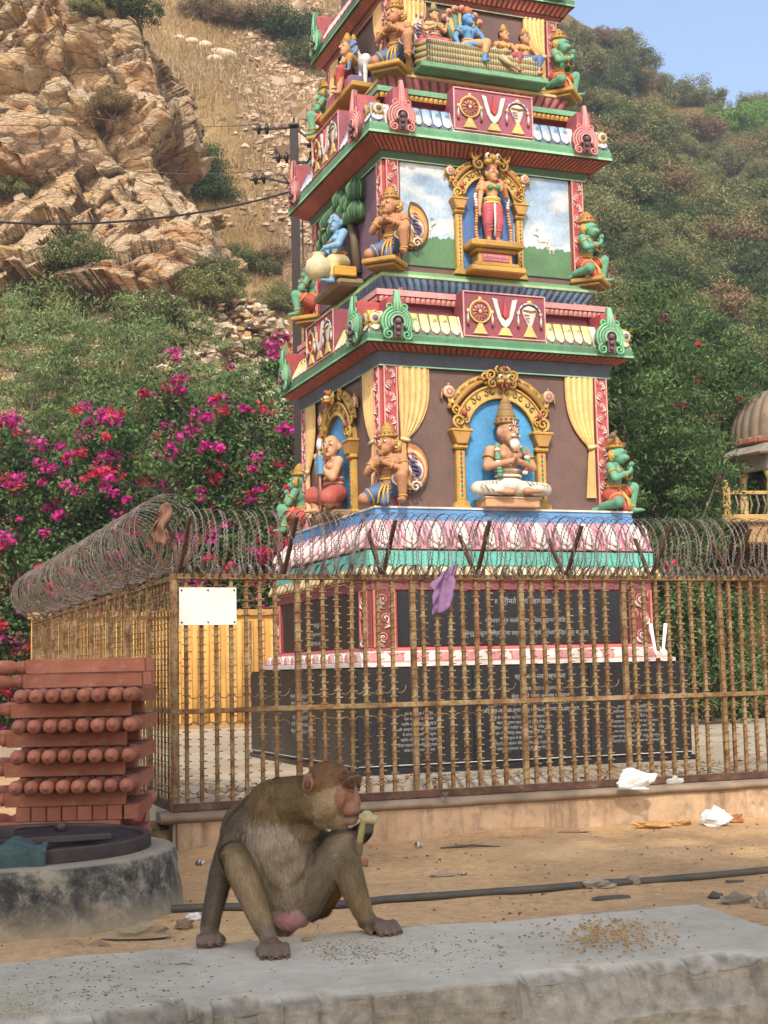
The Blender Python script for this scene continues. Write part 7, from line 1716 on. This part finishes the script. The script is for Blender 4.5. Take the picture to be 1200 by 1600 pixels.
for k in range(8):
    a = 2 * pi * (k + .5) / 8 + pi / 8; mb = MB(T(.86 * cos(a), .86 * sin(a), 0)); h = zb - .6 - zf
    mb.lathe([(.1, zf), (.1, zf + .12), (.07, zf + .16), (.085, zf + .4), (.06, zf + h * .8), (.1, zf + h * .9), (.12, zf + h)], 12, yl); mb.build('column', PV_, PM)
mb = MB(); mb.box(-2.0, 2.2, -1.6, 1.6, zf - .14, zf, yc, .02); mb.box(-1.5, 2.2, -1.5, 1.5, zf - .5, zf - .14, c_('b58f52'), .02); mb.box(-.9, 2.2, -1.2, 1.4, -.1, zf - .5, yc, .02)
mb.box(-.7, .3, -1.23, -1.19, .4, zf - .8, c_('2e2418'), .01); mb.build('base', PV_, PM)
mb = MB()
for s in (-1.9, -1.0, 0, 1.0, 2.0): mb.box(s - .07, s + .07, -1.58, -1.44, zf, zf + .5, yc, .01); mb.ball((s, -1.51, zf + .55), .07, yc)
mb.box(-1.9, 2, -1.56, -1.48, zf + .36, zf + .42, yc); mb.build('balustrade', PV_, PM)
mb = MB()
for i in range(30): x = -1.85 + i * .13; mb.tube([(x, -1.52, zf), (x + .05, -1.52, zf + .18), (x, -1.52, zf + .36)], .018, 5, c_('8f8166'))
mb.build('lattice', PV_, PM)

# green shrubs behind the right part of the fence
for i, (px, yy_, H, rx, lab) in enumerate(((1110, 21.5, 2.3, 1.0, 'low green shrub behind the right part of the fence'), (1190, 23.5, 1.6, .9, 'leafy shrub at the foot of the domed pavilion'))):
    p = aty(px, 1100, yy_); crown_tree('shrub', (p.x, p.y, ZB if i == 0 else 0), H, rx, .8, 60, 130, .09, .05, FE2, lab, 70 + i, .03, .7, .35, .2, 'shrub', .04)
b_ = fence
bf = empty('metal_fence', loc(3.2, 7.5, ZB), TH, 'rusty bar fence at the back right of the compound behind the tower', 'fence'); mb = MB(T(0, 0, -ZB)); fence_bar_panel(mb, 0, 5.5, .14, 0, rnd, .03, 0); mb.build('bar_panel', bf, RUST)
for z in (ZF0 + .03, ZM, ZF1 - .03): mb = MB(T(0, 0, -ZB)); mb.box(-.02, 5.5, -.03, -.014, z, z + .04); mb.build('rail', bf, RUST)

# ------------------------------------------------------------------ hose and litter on the sand
mb = MB(); pts = [atz(px, py, .03) for px, py in ((250, 1418), (340, 1413), (430, 1412), (520, 1406), (600, 1398), (700, 1392), (800, 1386), (900, 1380), (1000, 1373), (1100, 1365), (1200, 1355), (1330, 1335))]
pp = []
for i in range(len(pts) - 1):
    for k in range(6): q_ = pts[i].lerp(pts[i + 1], k / 6); q_.z = gz(q_.x, q_.y) + .018; pp.append(q_)
mb.tube(pp, .021, 10, (.05, .05, .05)); o = mb.build('hose', None, m_simple('dusty_black_rubber', srgb('3c3b3c'), .6, .3, 3, .2, .002, c2=srgb('57503f'))); tag(o, 'dusty black hose running across the sand behind the monkey', 'hose')
def on_g(px, py): p = atz(px, py, 0); p.z = gz(p.x, p.y); return p
def item(name, px, py, fn, label, cat, mat=None, z=None):
    p = on_g(px, py) if z is None else atz(px, py, z); mb = MB(T(*p)); fn(mb); o = mb.build(name, None, mat or PAINT); tag(o, label, cat); return o
def crumple(s, col, seed, flat=.55, n=12):
    def f(mb):
        k = len(mb.v); old = mb.M; mb.M = I4; mb.ball((0, 0, 0), 1, n=n, m=8); rs = Vector((seed * 3.1, seed, 0))
        for i in range(k, len(mb.v)):
            v = Vector(mb.v[i]); q_ = 1 + .75 * mnoise.noise(v * 1.7 + rs) + .3 * mnoise.noise(v * 4 + rs); v = Vector((v.x * s[0] * q_, v.y * s[1] * q_, max(-.004, (v.z * .9 + .55) * s[2] * q_ * 1.5))); mb.v[i] = tuple(old @ v); mb.c[i] = col
        for i in range(len(mb.sm)): mb.sm[i] = False
    return f
PLAS = m_simple('thin_white_plastic', (.72, .72, .72), .4, .12, 12, .4, .004)
item('paper_cup', 313, 1352, lambda m: (setattr(m, 'M', m.M @ T(0, 0, .022) @ RZ(2.7) @ RY(1.45)), m.lathe([(.016, -.025, WHT), (.017, -.01, BLK), (.0185, 0, WHT), (.02, .012, BLK), (.022, .025, WHT), (.019, .025, WHT), (.015, -.02, WHT)], 16)), 'crushed striped paper cup lying near the well ring', 'cup')
item('paper_cup', 655, 1327, lambda m: (setattr(m, 'M', m.M @ T(0, 0, .022) @ RZ(.6) @ RY(-1.45)), m.lathe([(.016, -.025, WHT), (.018, 0, c_('8a6a52')), (.022, .025, WHT), (.019, .025, c_('4a3a30')), (.015, -.02, WHT)], 16)), 'small white paper cup on the sand by the kerb wall', 'cup')
item('twig', 735, 1328, lambda m: m.tube([(-.2, .0, .008), (-.1, .03, .012), (.02, .02, .02), (.1, .03, .012), (.2, .0, .01)], [.006, .009, .01, .007, .003], 6, c_('4c3c30')), 'dark crooked twig on the sand below the kerb wall', 'twig')
item('torn_paper', 690, 1367, crumple((.07, .03, .008), c_('b5a996'), 3), 'torn whitish paper scrap on the sand near the hose', 'paper'); item('torn_paper', 722, 1364, crumple((.035, .02, .006), c_('b5a996'), 4), 'smaller torn paper scrap beside the whitish one', 'paper')
item('pink_wrapper', 890, 1301, crumple((.14, .04, .006), c_('b0796a'), 5), 'faded pink wrapper lying flat at the foot of the kerb wall', 'wrapper')
item('dry_leaves', 1020, 1293, crumple((.13, .07, .02), c_('b98444'), 6), 'orange brown dead leaves heaped against the kerb wall', 'leaves'); item('dry_leaves', 1065, 1290, crumple((.07, .04, .015), c_('a8763c'), 7), 'small bit of dead leaves left of the white plastic bag', 'leaves')
item('plastic_bag', 1117, 1290, crumple((.11, .08, .05), (.7, .7, .7), 28), 'white crumpled plastic bag on the sand by the kerb wall', 'bag', PLAS)
item('clear_bag', 1172, 1272, crumple((.13, .07, .06), (.6, .58, .55), 9), 'greyish clear plastic bag at the right edge below the fence', 'bag', m_simple('cloudy_plastic', srgb('bdb2a4'), .35, .2, 12, .4, .004)); item('dry_leaves', 1150, 1283, crumple((.06, .05, .03), c_('b9743c'), 10), 'rusty orange leaves between the two plastic bags', 'leaves')
item('plastic_bag', 990, 1232, crumple((.13, .045, .05), (.72, .72, .72), 11), 'white plastic bag lying on the coping under the fence', 'bag', PLAS, ZB + .005); item('crushed_bottle', 1048, 1224, crumple((.10, .02, .02), c_('b9b6b0'), 12), 'grey flattened packet on the coping right of the white bag', 'litter', None, ZB + .005)
item('metal_hook', 696, 1247, lambda m: (m.box(-.03, .03, -.01, .01, 0, .008, c_('8a8680')), m.box(-.006, .006, -.01, .01, 0, .035, c_('6b6864')), m.box(-.02, .02, -.01, .01, .03, .038, c_('8a8680'))), 'small grey metal bracket on the coping under the fence', 'bracket', None, ZB + .004)
item('crushed_bottle', 936, 1388, crumple((.085, .035, .02), c_('9c9788'), 13), 'flattened clear bottle lying against the black hose', 'bottle'); item('stone_block', 990, 1382, lambda m: m.box(-.035, .035, -.03, .03, 0, .045, c_('968b78'), .008), 'small grey stone block touching the hose', 'stone')
item('sandal_sole', 955, 1405, lambda m: m.prism([(-.1, 0), (-.06, .012), (.06, .016), (.1, .012), (.1, 0)], -.03, .03, c_('3f4248'), .004), 'dark flat sandal sole lying on the sand in front of the hose', 'sandal')
item('wood_chip', 1148, 1378, lambda m: m.box(-.05, .05, -.01, .01, 0, .015, c_('4a3a30'), .003), 'dark wood chip on the sand at the right', 'wood'); item('flat_stone', 1150, 1414, crumple((.07, .03, .02), c_('8c8476'), 14), 'grey flat stone on the sand just behind the right end of the ledge', 'stone'); item('flat_stone', 1194, 1420, crumple((.05, .03, .03), c_('a89c8a'), 15), 'pale stone at the right edge behind the ledge', 'stone'); item('flat_stone', 1118, 1405, crumple((.04, .015, .012), c_('4a4440'), 16), 'small dark stone left of the grey flat stone', 'stone')
item('brick_piece', 563, 1352, lambda m: m.box(-.05, .05, -.03, .03, 0, .045, c_('9a5a48'), .008), 'broken red brick piece behind the raised leg of the monkey', 'brick')
item('roof_tile_shard', 258, 1268, lambda m: (setattr(m, 'M', m.M @ RZ(.4) @ RX(.25)), m.box(-.09, .09, -.06, .06, 0, .02, c_('a8684a'), .005)), 'orange tile shard leaning near the corner of the fence', 'tile', None, .22)
item('red_packet', 217, 1290, crumple((.05, .04, .10), c_('a83034'), 17), 'crumpled red and yellow packet beside the baluster stack', 'packet', None, .12)
item('cardboard_piece', 130, 1480, lambda m: (setattr(m, 'M', m.M @ RZ(.3) @ SCL(.7)), m.prism([(-.17, .0), (-.05, .05), (.02, .0), (.1, .035), (.18, .0), (.1, .028), (.02, -.006), (-.05, .042)], -.08, .08, c_('ab8a60'))), 'folded tan cardboard piece on the sand behind the ledge', 'cardboard')
item('rough_stone', 215, 1462, crumple((.15, .06, .022), c_('a08c6e'), 18, n=16), 'low tan stone half buried between well ring and ledge', 'stone', SCM); item('rough_stone', 288, 1448, crumple((.045, .035, .018), c_('8c7256'), 19), 'small brown stone beside the well ring', 'stone', SCM); item('torn_paper', 302, 1437, crumple((.045, .02, .012), (.7, .7, .68), 20), 'white paper scrap beside the planted hand of the monkey', 'paper')
rg = np.random.default_rng(31); n = 900; P_ = np.stack([rg.uniform(-2.6, 4.2, n), rg.uniform(5.6, 11, n), np.zeros(n)], 1); P_[:, 2] = fbm(P_, 1.6, 4, 3) * .035 + .002
kp = (P_[:, 1] < 9.4 + .385 * (P_[:, 0] + 1.4)); stones('pebbles', P_[kp], rg.uniform(.003, .012, kp.sum()), G('8a7457', '6d5b45', 'a6906e', '5b4d3f'), 'small pebbles and crumbs strewn over the sand', 6)
rg = np.random.default_rng(33); n = 500; P_ = np.array([tuple(loc(rg.uniform(-3.7, 6), rg.uniform(-3.9, -1.6), ZB + .004)) for _ in range(n)]); a = rg.uniform(0, pi, n); u_ = np.stack([np.cos(a), np.sin(a), .15 * rg.normal(0, 1, n)], 1) * rg.uniform(.015, .045, n)[:, None]; v_ = np.stack([-np.sin(a), np.cos(a), .3 * rg.random(n)], 1) * .015
V = np.stack([P_ - u_, P_ - v_, P_ + u_, P_ + v_ + [0, 0, .01]], 1).reshape(-1, 3); o = fast_mesh('fallen_leaves', V, np.arange(n * 4).reshape(n, 4).astype(np.int32), np.repeat(np.array(G('8a5a30', 'a8783c', '6b4628'))[rg.integers(3, size=n)], 4, axis=0), LEAF); tag(o, 'dry fallen leaves scattered over the paved courtyard', 'leaves', kind='stuff')
# torn brown sack caught in the wire at the fence corner, small plate at the far end
p0 = loc(FA, FB, ZF1)
cloth('torn_sack', lambda a, b: tuple(p0 + E1 * (-.08 + .085 * a - .06 * b + .02 * sin(b * 9)) + E2 * (.1 + .04 * sin(a * 6)) + Vector((0, 0, .46 - .28 * b + .05 * sin(a * pi)))), 10, 16, 'torn brown sack caught in the razor wire at the fence corner', 'sack', srgb('7d5a48'))
item('bird', 960, 668, lambda m: (setattr(m, 'M', T(*(atz(960, 668, 0) * 0)) @ m.M),), 'x', 'bird') if False else None
gp = aty(958, 688, 13.95); B = Body(); B.ell((0, 0, .05), (.035, .03, .035), c_('6b5444')); B.ell((.03, 0, .085), (.022, .02, .02), c_('5c4638')); B.cap((-.03, 0, .045), (-.1, 0, .0), .014, .008, c_('54402f')); B.cap((.045, 0, .085), (.062, 0, .08), .005, .002, c_('c9a040')); B.cap((0, .01, .02), (0, .01, 0), .004, .004, c_('c9a040'))
o = B.build('bird', None, T(*gp) @ RZ(.4), .005, 1); tag(o, 'small brown bird perched on the crown of the right hand green statue', 'bird')

# ------------------------------------------------------------------ the hazy air
mb = MB(); mb.box(-212, 212, -92, 202, -1.4, 118); t = NT('hazy_air'); t.t.nodes.remove(t.b)
pv = t.n('ShaderNodeVolumePrincipled'); pv.inputs['Color'].default_value = (.86, .91, 1, 1); pv.inputs['Density'].default_value = .0013; pv.inputs['Anisotropy'].default_value = .3
t.l(pv.outputs[0], t.o.inputs['Volume']); o = mb.build('haze', None, t.m); tag(o, kind='stuff')
